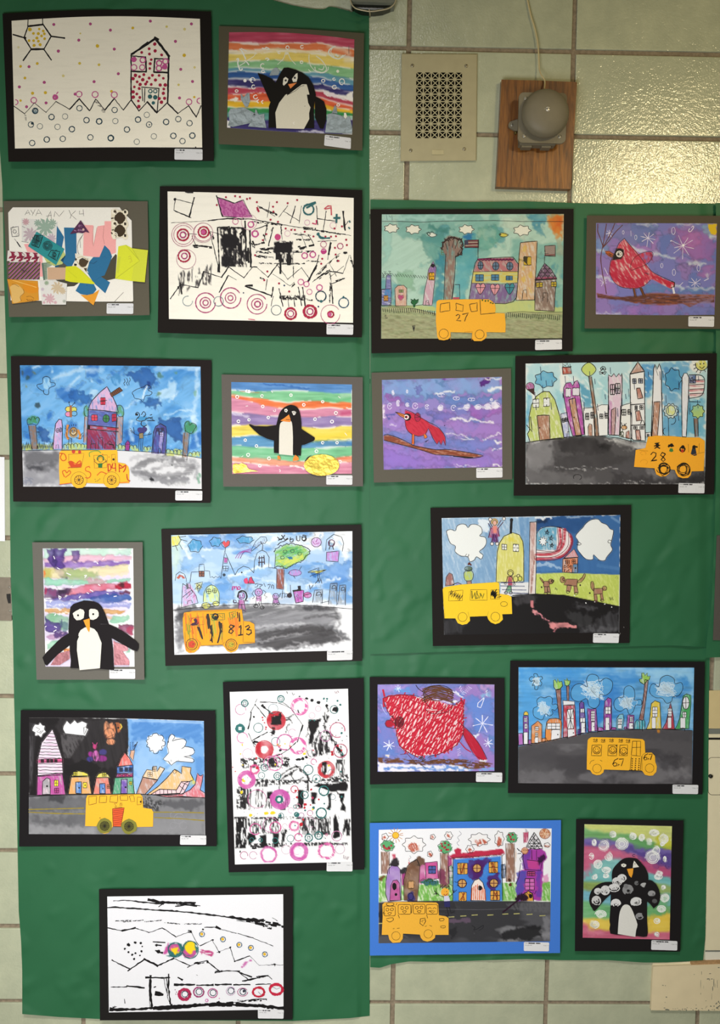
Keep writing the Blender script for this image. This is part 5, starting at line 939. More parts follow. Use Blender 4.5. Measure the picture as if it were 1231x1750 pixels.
    K.lns('706 94 728 110 748 82/712 112 740 100 750 116 724 124 708 140/764 100 748 116 768 104/730 84 740 96/782 96 778 118 794 122 796 104 782 108/816 88 818 112 834 114 836 88/848 90 850 112 866 110 870 86 852 84',5,'2a2a30',2);K.ring(860,104,12,5)
    c.poly('690 172 760 136 840 140 892 178 870 220 800 250 760 276 696 262','86b858',tex='crd',ang=-30);c.poly('700 180 760 150 830 150 860 180 760 210','3f9a5a',tex='cr',ang=-20,a=.8);c.poly('700 230 800 210 850 190 860 220 760 262','c4cc5a',tex='cr',ang=-30);c.poly('760 205 790 200 796 220 770 224','1f6a96',wob=3)
    p=smooth('688 180 700 160 740 140 790 132 840 142 884 160 892 184 870 206 850 230 810 244 780 262 750 276 730 262 696 264',8);p[1::2]+=(_rs.rand(*p[1::2].shape)-.5)*12;K.ln(p,4);[K.ring(x,y,11,3,'2a4a3a',ry=9)for x,y in((750,178),(792,174),(834,190),(735,212))]
    c.poly('702 278 744 278 744 394 702 392','8a4638',tex='crd');K.ln('696 192 690 270 704 278 700 390 740 396 746 282',3)
    K.ln(circ(930,124,30,28,n=10),3,sm=0);c.ell(930,124,30,28,'c09ad0',tex='cr',a=.8);K.lns('910 120 922 136 946 128/936 106 928 122',4,'a04a9a');c.ell(808,300,36,18,'b08ac8',tex='cr');K.ring(808,300,36,3,'5a3a6a',ry=18);K.lns('800 318 808 332/834 282 844 264/776 296 768 304',3)
    c.poly('884 292 990 282 930 310','d8d060',tex='cr');c.poly('900 300 970 296 930 330 910 326','2f6ab0',wob=3);K.lns('882 296 938 272 940 350/884 300 990 282 894 320/944 270 950 330 924 362',3)
    K.lns('984 170 990 110 1030 78 1076 94 1088 130 1080 176/990 180 988 232 1056 236 1062 174 990 182',3);c.poly('990 180 1060 174 1056 234 990 230','c07ac4',tex='crd');K.zig(1000,130,1034,140,14,30,3);K.ring(1018,128,18,4,'5a1a4a');K.lns('1010 146 1004 164/1024 148 1030 166',4)
    # people
    for x,y,r,q in((498,432,20,'a87ab0'),(598,412,22,'b88ac0'),(696,436,17,'b08ac0')):
        c.ell(x,y,r,r,q,tex='cr');K.ring(x,y,r,3.5,'3a2440');K.disc(x-7,y-3,3);K.disc(x+7,y-3,3);K.ln([(x-7,y+8),(x,y+12),(x+7,y+7)],2.5)
    K.ln('478 440 484 412 506 404 524 416 530 440 522 456',8,sm=3);c.poly('484 456 512 456 522 510 482 506','a85a98',tex='crd');K.lns('484 456 480 510/512 456 522 512/486 476 456 470 452 456/512 462 536 462/500 480 502 508/480 512 500 516/506 514 524 522',4,'4a2448');K.ring(460,466,9,3)
    K.lns('572 400 560 420 574 440 562 450/624 400 640 412 630 430 648 440 636 446/586 436 582 470 576 498/614 436 612 470 624 506/582 448 604 448 604 470/598 470 604 492',3);c.poly('584 434 612 434 612 462 584 462','b06aa8',tex='crd');K.ring(582,492,13,3,ry=9);K.ring(618,500,11,3,ry=9)
    c.poly('684 452 708 452 716 476 680 476','a060a0',tex='crd');K.lns('684 452 678 478/708 452 718 478/714 430 726 416 718 440',3);K.ring(686,480,9,3,ry=6);K.ring(710,478,9,3,ry=6)
    c.poly('798 410 824 396 858 402 854 466 812 474','b04aa0',tex='crd');K.ln('798 410 824 396 858 402 854 466 812 474',4,closed=True);K.disc(776,430,15,'2a2028');K.blot('822 376 840 374 842 400 826 400','1a161c');K.ln('796 404 840 400',8);K.zig(815,430,835,450,6,20,4,'5a1a5a');c.ell(880,428,22,16,'c85a9a',tex='crd');K.ring(880,428,22,3,'6a2a5a',ry=16);K.ln('856 430 898 420',3)
    for x,y,w,h in((920,400,46,72),(1012,362,38,120),(1066,372,34,110)):
        c.poly([(x,y),(x+w,y),(x+w-4,y+h),(x-10,y+h)],'8f9298',a=.6,tex='cr');K.lns(f'{x-12} {y+h} {x} {y} {x+w} {y-2} {x+w-2} {y+h+4}',3.5,'33333a');K.ring(x+w/2+2,y+28,w*.32,3.5,'33333a',180,400,ry=18);K.ln([(x+8,y+30),(x+w-4,y+26)],3)
    K.lns('890 370 896 396 912 370/940 330 948 358 956 330 962 360',4,'3a3a40');K.ln('954 474 1000 464',3)
    K.blot('180 364 192 362 194 394 182 392','5a5a62');c.build()
    b=bus(A,'168 530 220 520 480 508 500 512 510 578 548 582 572 596 576 640 576 704 484 712 476 740 462 752 438 760 416 750 400 728 390 716 262 722 246 744 226 760 196 762 178 750 170 712 162 640 160 560',col='eb9f2c')
    I=b.ink;rr=random.Random(4)
    for k in range(46):
        x=rr.uniform(172,496);y0=rr.uniform(530,640);q=rr.choice(['c8521c','d8701c','c8741c','8a8a20','d88a1c']);q='a8a030' if 320<x<400 and rr.random()<.5 else q
        if x>390:q='d8741c';y0=min(y0,560)
        I.ln([(x,y0),(x+rr.uniform(2,16),min(y0+rr.uniform(40,110),704))],rr.uniform(3,9),q)
    for t,w in(('246 614 258 640 268 674',8),('256 614 274 680',5),('306 540 316 600 330 660 322 690',11),('300 540 310 620',8),('326 600 330 700',6),('372 584 378 640 362 700',12),('384 590 388 640',6),('474 528 478 560',8),('486 530 488 580',7)):I.ln(t,w,'2a1f12',jit=.5,rough=3)
    I.lns('200 562 282 554 284 598 204 606 200 562',2,'8a6420');I.blot('204 600 216 604 244 600 252 590 246 574 232 562 222 570 230 584 212 592','3a1a34');I.ring(226,580,20,4,'b83a20',180,400)
    I.lns('318 540 400 534 402 570 330 574 326 545/340 546 340 568',4,'3a6a2a');I.ring(348,552,15,8,'181410');I.disc(350,556,9,'181410');I.lns('428 530 466 522 462 552 434 570 428 530/440 538 452 548 440 560/456 532 446 546 458 552/370 544 392 564 390 540',4,'5a7a28')
    I.lns('452 606 436 600 428 612 440 624 452 636 440 650 426 644 430 630 446 618 458 606/486 614 496 602 494 658/482 660 508 656/522 612 540 602 546 614 530 628/530 628 554 630 556 646 540 658 528 652',7,'1c1610')
    for x,y,w in((212,712,1),(440,714,0)):
        I.ring(x,y,32,4,'5a4420');I.ring(x,y,22,3,'7a6420');I.disc(x,y,20 if w else 14,'d04a24' if w else 'c8b030'); 
        for r in(14,8):I.ring(x,y,r,3,'b8301c' if w else '8a8420')
        I.ln([(x,y),(x+14,y-4)],3,'4a3a1c') 
    I.lns('260 700 266 720 390 714 400 700/390 600 388 704/172 640 176 700/160 560 170 540/510 578 508 700 574 700/190 526 492 514',2.5,'8a6420');I.lns('174 700 180 740 210 756/236 680 258 700 250 740',4,'d86a1c')
    A.card('992 750 1140 746 1138 802 992 806','14 5');A.done()
def house(c,K,pts,col,w=4,tex='crd',ang=75,ln=BK,a=1,sm=0):
    if tex:c.poly(pts,'e2dcda',a=.8,sm=sm)
    c.poly(pts,col,tex=tex,ang=ang,a=a,sm=sm);K.ln(pts,w,ln,closed=True,sm=sm)
def a9():
    A=Art('mounted_artwork','black matted half night half day street with yellow paper bus marked 58',25,1200,3.468,'171416','36 48 1190 50 1198 854 26 856',(0,0,0,0),lift=(0,.003,.001,.001),seed=9)
    c=Cv(A,'86 92 1122 112 1130 786 84 782',(6,0,0,0),base='e9e9ea');K=c.ink
    c.poly('80 80 672 100 676 300 640 380 720 550 80 560','161214',wob=1.5);c.poly('240 90 420 100 660 110 670 250 600 380 430 420 300 300','2c292b',a=.85,wob=5,tex='br',ang=80,soft=5);c.poly('270 180 420 200 330 330 290 330','5f5c5e',a=.7,tex='cr',ang=70);c.poly('86 120 130 130 110 400 86 500','3c3a3e',a=.6,tex='br',ang=90);c.ell(215,105,50,28,'100c0e',wob=4);c.ell(400,400,110,50,'100d0e',wob=5,a=.9);c.poly('86 200 108 200 106 500 90 540','6a686c',a=.5,tex='cr',ang=90)
    c.poly('672 98 1122 112 1130 560 720 550 690 380 676 300','6f9fd2',wob=1);c.poly('690 120 1120 118 1120 260 1000 200 760 240 690 330','3c74b8',a=.7,wob=7,tex='br',soft=6,ang=-20);c.poly('700 240 800 220 900 380 820 450 720 520','a6c4e4',a=.6,wob=7,soft=8,tex='wc');c.poly('1060 330 1120 320 1120 520 1090 460','4a80c0',a=.6,wob=5,soft=5);c.poly('920 340 1000 370 960 420 880 420','b9d0ea',a=.6,wob=6,soft=6);c.ln('700 110 1110 124',8,'c4d4e4',a=.6,tex='br')
    c.poly('84 556 700 545 1130 568 1130 790 80 786','77777a')
    c.poly('84 556 500 550 480 640 84 660','505054',a=.7,wob=6,tex='wc',soft=6);c.poly('760 560 880 576 860 650 740 640','2c2c2e',a=.8,wob=6,soft=4,tex='dry');c.poly('860 574 1130 580 1080 640 880 620','4e4e52',a=.8,wob=6,soft=5);c.poly('90 690 420 660 460 740 120 760','525256',a=.7,wob=8,soft=8,tex='wc');c.poly('84 720 480 740 470 784 84 784','9c9c9f',a=.7,wob=5,soft=7,tex='wc');c.poly('720 690 1120 680 1125 784 740 784','8d8d90',a=.6,wob=6,soft=8,tex='wc');c.poly('200 550 300 550 280 600 210 590','36363a',wob=4,soft=4,a=.8)
    for x,y,r in((945,670,22),(975,690,30),(940,730,18),(1000,730,22),(925,760,14)):K.ring(x,y,r,2.5,'8a8a8e',20,320)
    for t in('84 636 250 632 410 628','84 652 250 660 415 662','820 652 980 652 1122 656','830 684 980 690 1124 702'):K.ln(t,5.5,'8f7f30',jit=.3)
    K.ln('84 560 300 548 700 544 900 552 1130 568',4)
    # clouds
    for t,sh in(('108 150 120 130 140 134 152 120 164 136 180 140 176 160 186 176 168 188 158 210 140 196 120 200 122 180 104 170',1),('290 140 310 110 330 130 356 106 372 124 400 112 430 126 424 150 438 160 420 200 300 186 286 160',1)):c.poly(t,'ecebec');K.ln(t,3,closed=True)
    K.lns('128 150 150 160 132 176 156 184 170 166/410 150 430 146 424 168 412 194 410 152/150 176 158 170',3);K.zig(300,196,440,204,24,14,3)
    c.poly('828 186 846 188 866 196 884 208 890 232 892 256 874 280 850 290 830 302 808 290 794 262 782 240 788 208 808 196','edeef0');K.ln('830 186 844 184 856 198 874 196 884 214 876 228 892 236 890 256 872 262 876 284 856 284 848 302 826 304 820 286 802 290 800 270 782 262 790 244 780 228 796 218 792 200 812 204 820 188',3.5,sm=3,closed=True)
    c.poly('930 188 958 210 1000 216 1018 236 1010 262 1060 276 1064 304 1040 320 1062 336 1056 356 960 352 930 374 910 362 880 336 910 306 902 262 912 220','edeef0');K.ln('912 240 916 206 934 190 950 206 934 230 960 222 1000 218 1018 232 1008 262 990 276/'.strip('/'),3.5,sm=3);K.ln('1008 262 1056 272 1066 300 1040 318 1000 322 1040 330 1062 340 1054 358 962 350 930 374 912 352 880 338 914 300 904 262 910 230',3.5,sm=2);[c.ell(x,y,r,r,'8a8c90',a=.7,wob=2,tex='cr')for x,y,r in((1012,290,9),(950,332,8),(925,352,9),(975,345,6),(1040,312,6))];K.zig(1030,276,1062,300,8,16,2,'e8e8ea')
    # orange figure, butterfly
    c.poly('530 130 545 110 560 130 580 120 600 170 590 210 545 216 532 180','e0946a',tex='crd');c.ell(570,234,26,18,'e0946a',tex='crd');c.ell(610,150,22,30,'b5683c',tex='crd');K.ln('598 130 606 180',9);K.disc(614,152,6);K.ln('628 130 636 146 626 160',6,'c8b040');K.ring(562,186,32,2.5,'5a2a1c');K.lns('538 214 590 190/548 230 562 250/580 230 584 250',2,'5a2a1c')
    for x,y,rx,ry,q in((524,296,24,17,'3f3a7a'),(518,334,30,18,'8a2a80'),(452,308,16,16,'9a2a8a'),(446,338,18,15,'3a3480'),(482,318,20,34,'d06ab8'),(476,264,12,14,'c2407a')):c.ell(x,y,rx,ry,q,tex='crd')
    K.lns('462 240 474 262/490 240 480 262',3,'b03a7a');K.ring(482,318,20,2.5,'3a1a3a',ry=34)
    # houses
    house(c,K,'136 340 160 240 224 160 240 200 282 330 288 430 136 440','dfd2dc',tex=None)
    for k in range(14):y=186+k*18;K.ln([(max(138,222-(y-160)*.62),y),(min(286,228+(y-160)*.3),y+3)],3,'2a2228',rough=4)
    for k in range(9):y=200+k*26;c.ln([(max(145,222-(y-160)*.55),y),(min(280,228+(y-160)*.26),y+2)],7,'d89ac4',a=.6,tex='cr')
    house(c,K,'130 340 284 334 286 356 134 360','d2427e',w=3);[K.win(x,340,x+17,356,3,fill='3a1a2c')for x in(156,190,212,236)]
    house(c,K,'134 436 284 420 302 548 132 552','b84a98');house(c,K,'164 548 166 470 190 448 210 456 212 546','9a989c',sm=0);K.disc(192,498,6);K.win(236,462,258,498,3,fill='dcd23a');K.disc(246,478,3);K.win(236,510,262,538,3,fill='a83a80')
    house(c,K,'318 546 336 440 440 436 456 544','e0a05a');house(c,K,'334 444 350 420 378 408 410 414 434 424 440 442','d8cc4a');K.win(348,414,370,436,3,fill='c8bc3a');house(c,K,'362 540 362 474 396 472 396 542','3c74c0');K.disc(382,508,5);K.win(406,476,428,508,3,fill='d8c43a',nx=0,ny=0);K.disc(418,492,4)
    house(c,K,'464 548 484 448 556 446 572 544','d87868');house(c,K,'480 448 498 424 530 414 556 430 564 446','d8cc4a');K.win(520,418,544,440,3,fill='b8b040');house(c,K,'504 542 504 484 536 482 538 542','3c74c0');K.disc(524,512,4);K.win(548,488,564,512,3,fill='c07858')
    house(c,K,'612 382 630 334 654 300 680 330 700 372','d8645c');house(c,K,'606 384 702 372 702 420 606 424','2f5ca8',ang=10);house(c,K,'606 424 702 420 702 444 600 446','7a1f5c',ang=10);house(c,K,'594 448 700 444 710 544 580 546','4a9a72')
    [K.win(x,388,x+18,412,3,fill='2a3a5c')for x in(622,654,678)];[K.win(x,428,x+12,440,2.5,fill='b83a6a',nx=0,ny=0)for x in(618,640,662,684)];house(c,K,'630 542 632 458 668 456 668 542','6a4aa4');K.disc(658,504,6);K.win(680,470,696,490,3,fill='d2ca40')
    house(c,K,'682 320 690 286 712 284 702 350','cf9a78',w=3);K.lns('706 284 728 236/708 262 716 250',4)
    for x in(684,700):[K.disc(x+_rs.rand()*3,240+k*9,2.5)for k in range(6)]
    house(c,K,'722 544 760 444 850 460 774 546','b0806c');house(c,K,'758 444 784 400 818 404 820 380 842 380 844 412 862 382 890 394 846 462','e6bd8a');K.win(790,416,816,440,3);K.win(816,386,836,410,3)
    house(c,K,'782 550 850 500 900 452 948 398 962 404 990 424 992 380 1046 388 1042 420 1062 460 1010 480 980 540','e3b070');K.ln('936 406 950 400 962 412 946 426',3,closed=True)
    house(c,K,'830 550 990 544 1040 520 1070 488 1084 420 1096 436 1106 436 1118 428 1112 470 1100 520 1130 540 1130 566 900 562','cf6a74');house(c,K,'806 548 860 516 960 520 990 470 1040 470 1024 500 1000 544 840 552','e3bcc4',w=4);K.lns('860 516 862 548/884 518 884 550/906 520 908 550/930 522 932 550/956 520 962 548/976 494 1006 520/990 474 1030 494/836 532 838 550',3);c.poly('1050 440 1076 480 1040 496','d8c850',tex='crd')
    c.build()
    b=bus(A,'432 552 745 546 758 560 762 626 812 634 822 652 820 738 722 740 712 760 696 774 676 780 652 772 640 752 634 738 580 738 574 756 556 774 534 780 510 774 496 756 490 736 418 734 424 570');I=b.ink
    for t in('440 560 486 556 484 600 440 610','504 558 546 556 544 594 502 596','568 556 612 552 610 594 564 592','624 554 672 554 670 582 628 582','680 556 706 552 712 588 690 590','728 562 752 564 750 606 726 608'):I.ln(t,2.6,'3a2c14',closed=True)
    I.disc(748,590,6,'2a2014');I.lns('606 598 590 600 598 610 606 618 594 620/626 602 622 612 632 606 624 596 634 598 638 612 626 614/594 626 638 622',2.6,'3a2c14');I.disc(506,686,3,'3a2c14')
    I.blot('582 630 650 626 628 736 586 736','d8552a');I.ln('580 632 650 626 630 738 584 736',3,'6a2414',closed=True);[I.ln([(584,644+k*12),(646-k*2,636+k*12)],2.6,'8a2c18',rough=3)for k in range(8)]
    for x,y in((534,734),(678,737)):
        I.disc(x,y,46,'7d7a30');I.disc(x,y,28,'5a5824');I.ring(x,y,27,3,'2a2814')
        for k in range(7):t=k*math.pi/7;I.ln([(x-24*math.cos(t),y-24*math.sin(t)),(x+24*math.cos(t),y+24*math.sin(t))],2.2,'1c1a10')
    A.card('982 789 1136 790 1136 846 980 845','4 4');A.done()
def a10():
    A=Art('mounted_artwork','tall black matted ink print crowded with pink, red and teal rings',375,1150,4.735,'171416','28 74 1168 42 1174 1592 76 1614',(0,0,0,0),lift=(.001,.003,0,.001),seed=10)
    c=Cv(A,'84 154 1042 128 1074 1530 126 1550',(0,0,0,0),base='e6e6e7');K=c.ink;D='121012';TE='2a6a68';P2='cf5f9e'
    for t,tx in(('170 690 560 680 570 760 180 770','dry'),('290 860 760 870 1040 820 1050 880 300 910','dry'),('140 920 210 925 210 1100 140 1100','dry'),('300 940 355 935 350 1090 290 1080','dryv'),('385 960 430 955 425 1100 370 1095','dryv'),('500 960 560 960 560 1110 470 1110','dryv'),('240 1090 1040 1110 1050 1180 240 1170',None),('230 1180 480 1180 480 1300 230 1300','dryv'),('660 1180 900 1180 900 1310 640 1310','dryv'),('250 1380 900 1370 1020 1385 250 1420','dry'),('720 560 860 500 900 640 760 680','dryv'),('940 700 1020 700 1010 830 950 820','dryv'),('630 1380 1040 1375 1040 1392 640 1400','dry'),('120 1165 900 1165 900 1182 120 1185','dry'),('400 690 470 690 460 760 400 770','dryv'),('820 1190 870 1190 860 1380 830 1380','dryv'),('290 860 400 860 400 920 290 920','dryv'),('180 930 260 940 250 1110 170 1100','dryv')):
        if tx:c.poly(t,D,tex=tx,a=.85)
    for t in('136 1170 220 1160 216 1420 130 1420','726 380 826 370 800 440 780 470 750 575 722 570 740 480 720 440','905 900 1020 880 1044 920 1030 950 900 960 830 930 760 920 800 900','960 970 1010 975 1000 1050 1026 1100 1020 1124 980 1110 990 1060','745 960 790 965 776 1060 750 1060','640 945 684 945 676 1090 650 1095 632 1060','874 975 910 975 900 1104 872 1100 884 1040','505 1270 546 1270 520 1390 505 1392','440 1300 486 1300 476 1410 435 1412','330 1310 382 1312 384 1412 336 1412','232 1296 290 1300 300 1340 262 1380 240 1396 226 1340','925 1180 940 1140 956 1190 970 1260 980 1320 940 1340 918 1330 926 1270','1010 1180 1060 1176 1056 1316 1034 1318 1024 1250 1012 1310 996 1310','385 960 425 960 420 1010 390 1020'):c.poly(t,D,wob=1.6,tex='dryw' if t[0]in '15' else None,ang=90)
    for t,w in(('848 320 856 400 850 470',14),('876 250 880 330 874 400',12),('868 260 868 262',12),('850 430 900 540 960 600 1000 680',18),('800 460 850 540 880 600',12),('820 480 760 560',6),('980 600 1000 700',10),('890 480 920 560',26),('940 560 960 640',20),('830 540 820 660',18),('860 520 880 700',10),('730 400 700 520',4),('960 980 950 960',8),('540 380 570 380 580 410 550 430 536 480',10),('510 370 600 340',7),('704 620 736 686',4),('490 830 620 752 716 826 716 950',9),('500 860 630 775',7),('520 850 560 830 600 800',14),('490 830 488 946',5),('580 820 600 870 660 870',6),('640 860 610 870 680 850',7),('610 760 650 760',8),('650 780 715 850',10),('848 1180 848 1300',6),('760 1200 780 1300',8),('735 1210 770 1250',12),('800 900 1040 910',12),('720 840 715 950',12)):c.ln(t,w,D,wob=2,tex='dryw' if w>9 else None,ang=70)
    for t,w in(('332 234 466 240',6),('480 242 580 286',5),('580 286 674 420',4),('676 424 630 560',8),('622 562 560 620 510 650',6),('510 656 400 680',8),('286 600 234 488',4),('234 455 260 320',9),('250 320 290 250',4),('290 256 376 360',6),('266 546 390 478',7),('346 266 410 314',12),('306 210 292 240',3),('500 230 560 270',3),('270 560 290 580',8)):K.ln(t,w,D,rough=4,jit=.5)
    for x,y,rx,ry in((350,266,12,12),(708,208,14,10),(752,222,14,12),(804,240,15,12),(650,190,8,6),(870,266,12,12),(940,296,26,20),(286,556,10,10),(436,480,14,16),(676,692,14,12),(704,682,14,12),(494,626,12,10),(280,356,8,8),(300,560,18,8),(430,480,22,6),(535,740,18,8),(640,700,20,10),(560,700,14,8),(280,1420,24,7),(168,1446,5,10)):K.disc(x,y,rx,D,ry=ry,jit=.25)
    # rings
    for x,y,r,w,q in((460,385,60,38,'b3202e'),(364,620,56,42,'b3202e'),(866,782,58,26,'b8323c'),(650,272,60,24,P2),(636,590,58,24,P2),(220,864,58,34,'c2559c'),(285,780,34,16,'c8427c'),(492,1024,62,46,'bb4f9d'),(644,1446,62,30,'c254a0'),(866,1442,62,20,P2),(400,1470,62,16,'c4559c'),(606,1240,38,14,'c8508c'),(454,1250,44,8,'c8508c'),(292,1264,44,8,'c05a90'),(640,1330,30,7,'c8508c'),(305,1020,74,4,'b85a8c'),(172,296,42,4,'b85a8c'),(186,524,42,5,P2),(530,560,62,9,'c06a9c'),(956,462,60,7,'b8607c'),(980,630,54,7,'b05a70'),(450,730,60,6,P2),(414,730,56,5,'d08ab0'),(416,1230,60,4,'b87aa0'),(764,720,22,5,'c05a8c'),(860,510,44,5,'b06a9a'),(230,656,42,3,'c89ab4'),(590,484,30,3,'b87aa0'),(200,1476,30,5,'b06a8c'),(274,1476,30,4,'b87a9c'),(976,1426,38,3,'b890a8'),(950,1320,40,6,'b87aa0'),(608,942,28,6,'b8506c'),(580,1112,22,3,'c88ab0'),(734,1134,22,4,'a84a7a'),(664,1154,22,4,'9a5a8c'),(868,1310,9,4,'c05080'),(750,345,24,2,'c8a0b4'),(800,290,22,2,'c8a0b4'),(734,1210,40,2,'c090ac'),(540,1430,36,2,'c8a0b4'),(630,1440,30,2,'e8a0c8'),(530,1240,20,2,'c8a0b4'),(480,690,36,4,'c870a0'),(744,660,36,2,'c090a8'),(636,1080,20,5,'a85a78')):
        if w>12:
            c.ln(circ(x,y,r-w*.1),w,q,wob=1.2,tex='wc' if q!=P2 else 'dryw',ang=40)
            if w>20:K.ring(x,y,r+w*.38,4,q)
        else:K.ring(x,y,r,w,q,_rs.rand()*90,330+_rs.rand()*60)
    for x,y,r,w in((206,246,26,9),(498,210,26,7),(315,444,37,5),(436,290,38,3),(168,450,24,26),(930,296,32,5),(366,766,28,6),(470,834,28,7),(720,784,38,6),(786,856,32,4),(846,954,38,9),(826,1134,40,10),(690,988,30,6),(724,1334,30,8),(804,1316,30,9),(484,1024,24,16),(614,1082,14,5),(456,556,34,4),(918,1004,22,3),(500,1154,20,4),(626,1146,16,10),(576,1340,28,4),(342,830,26,4),(334,1352,14,6),(262,1350,16,5),(906,810,28,3),(452,1356,22,6)):K.ring(x,y,r,w,TE if w>3 else '5a7a80')
    for x,y in((206,246),(498,210),(366,766),(470,834),(724,1334),(804,1316),(168,450)):K.ln([(x-11,y-11),(x+11,y-11),(x+11,y+11),(x-11,y+11)],5,TE if y!=450 else 'dfe8e8',closed=True)
    for x,y,r in((784,858,10),(690,988,6),(494,1154,11),(630,1152,14),(694,1112,8),(850,1058,7),(762,1092,12),(990,1002,8),(300,1262,5),(614,1236,6),(846,208,8),(872,210,8),(956,226,8),(980,258,9),(736,382,7),(770,384,7),(990,488,9),(996,656,9),(984,798,8),(986,868,8),(870,228,6),(892,1104,7)):K.disc(x,y,r,TE,jit=.2)
    for x,y,r in((744,944,10),(628,1006,9),(696,1064,13),(690,1092,9),(755,1012,10),(806,1024,7),(738,1068,6),(616,954,11),(664,1226,14),(678,1186,10),(640,950,6),(916,660,12),(912,640,10),(300,690,8),(350,360,7),(352,382,6),(366,404,6),(378,440,7),(990,626,8),(960,590,8),(308,770,12),(108,764,5),(130,798,5),(760,625,6),(376,456,6)):K.disc(x,y,r,('b8202e','a83250')[int(x)%2],jit=.3)
    for x,y,rx,ry in((380,1136,18,12),(434,1132,22,14),(252,1152,16,12),(180,966,12,14),(192,866,8,14),(200,876,14,6),(690,654,14,9),(186,582,5,10),(172,656,6,6),(188,744,8,4),(452,742,6,8),(756,1104,8,8),(886,750,10,8),(490,590,12,6),(470,580,6,10),(532,574,6,6),(574,592,8,5),(702,640,5,5)):K.disc(x,y,rx,'e2c62a' if x not in(490,470,574)else 'dc8a4a',ry=ry,jit=.25)
    c.poly('426 346 500 344 502 420 422 424',D,wob=2);c.poly('400 320 440 320 440 345 400 340',D,tex='dry');c.poly('470 310 512 320 520 360 490 360',D,tex='dry');c.poly('415 440 450 440 450 500 415 510',D,tex='dry');c.poly('830 720 870 720 870 800 850 830 830 800',D,tex='dryv')
    K.lns('935 150 940 166 950 150 952 166/958 146 966 160',4,'7a2a44');K.lns('545 150 552 166/590 160 598 180 610 170',4,D);K.zig(1005,1490,1046,1500,14,30,4,'6a2c44');K.ln('636 300 642 322',8,D);K.ln('1028 510 1034 514',5,D)
    for k in range(90):K.disc(150+_rs.rand()*890,700+_rs.rand()*700,2+2*_rs.rand(),D,jit=.4)
    for k in range(30):K.disc(720+_rs.rand()*320,380+_rs.rand()*320,2+3*_rs.rand(),D,jit=.4)
    c.build();A.card('870 1530 1078 1528 1078 1606 868 1606','9 4');A.done()
for f in(a8,a9,a10):f()
def a11():
    A=Art('mounted_artwork','black matted ink print of zigzag lines with two yellow and pink blobs',160,1505,3.517,'1a1817','32 52 1198 38 1196 836 38 840',(0,0,0,0),lift=(0,.003,.001,.001),seed=11)
    c=Cv(A,'82 96 1140 82 1142 774 92 792',base='e4e4e8');K=c.ink;D='121012'
    for t,w in(('84 162 130 160 250 168 370 176 500 184 620 196 740 210 830 222',8),('820 218 900 232 1020 240',16),('196 118 300 130 420 140',7),('118 122 196 118',4),('330 114 400 130 480 132 612 134',13),('390 158 430 132',5),('490 156 560 144 640 152',6),('536 142 620 154',6),('860 240 980 256 1070 266 1140 272',3),('900 232 1030 240',5),('1076 224 1106 242',3),('86 284 170 302',5),('170 302 252 284',8),('250 284 334 312',4),('334 312 412 284',5),('412 282 496 338',5),('496 338 570 310',2),('584 306 632 390',3),('640 392 716 356',4),('712 358 756 430',3),('740 432 822 402',3),('822 402 848 486',3),('848 486 938 452',5),('938 452 994 506',2),('994 508 1140 506',2),('668 280 740 280',5),('736 278 760 290',13),('760 290 860 318',3),('868 318 960 344',5),('960 346 1080 392',3),('110 478 214 530',6),('206 542 304 474',6),('304 470 386 512',9),('380 514 484 466',7),('484 468 580 512',5),('564 522 620 496 680 480',4),('676 480 760 548',6),('728 556 800 540 880 544',5),('860 544 950 580',6),('870 548 930 596',4),('896 604 1000 582',8),('980 576 1050 570',6),('1050 572 1072 594',3),('508 582 536 598',8),('486 625 608 625',11),('620 628 718 628',10),('730 626 828 624',8),('842 626 940 624',8),('976 624 1066 622',5),('104 640 200 638',5),('200 634 306 644',9),('314 582 456 584',9),('344 570 340 640 350 766',10),('334 590 338 760',4),('452 562 450 640 462 740',8),('440 580 444 700 458 738',4),('422 590 434 650 448 690',3),('374 678 414 684',18),('362 642 374 638',5),('184 712 190 738',6),('100 772 260 774 400 760 560 752 700 746 760 738 900 752 1000 752 1140 764',13),('360 770 520 762 700 744 860 748',15),('860 742 1000 754 1140 768',14),('830 736 960 712 1040 712',3),('740 732 756 726',8),('96 780 200 778',8)):K.ln(t,w,D,rough=3,jit=.45)
    for t,w in(('130 242 230 238',4),('174 248 300 238',5),('306 248 410 238',5),('424 250 520 262',5),('546 260 650 260',5),('900 238 1140 275',24),('1010 272 1070 288',10),('600 500 690 484',14),('860 724 1040 716',14),('1060 506 1092 508',14),('980 578 1050 572',12),('110 762 140 758',8),('460 754 840 742',20),('900 740 1130 772',18),('655 300 660 290',8),('480 134 620 146',14),('720 550 780 540',8),('560 302 590 308',14),('704 356 720 360',10)):K.dry(t,w,D,.9)
    for x,y,r in((210,385,10),(250,373,8),(284,376,7),(292,396,5),(288,424,7),(278,450,5),(252,436,6),(232,445,7),(210,430,6),(188,410,6),(244,470,7),(390,426,12),(378,388,8),(412,434,7),(822,402,6),(756,430,6),(848,484,5)):K.disc(x,y,r,D,jit=.25)
    K.lns('358 368 430 372/372 386 408 390/372 420 408 434',6,D);K.blot('370 418 396 418 408 438 390 434',D)
    T='2c6a6a';c.poly('416 436 420 408 456 370 456 400 436 438','c04f96',wob=3);c.ell(492,416,46,46,T,wob=3);c.poly('436 454 470 440 490 462',T,wob=2);c.ell(488,404,32,28,'c04f92',wob=3);c.ell(492,420,26,28,'e8c81e',wob=4);c.ln('470 400 510 396 520 430',9,'c04f92',wob=3)
    c.ell(580,416,50,54,T,wob=3);c.ell(578,440,42,26,'c04f92',wob=4);c.ell(582,400,34,35,'e8ca1e',wob=3);c.ln('544 440 560 452 590 446',5,T,wob=2);K.ring(492,416,44,4,'1f5a5e');K.ring(582,416,48,4,'1f5a5e',ry=52)
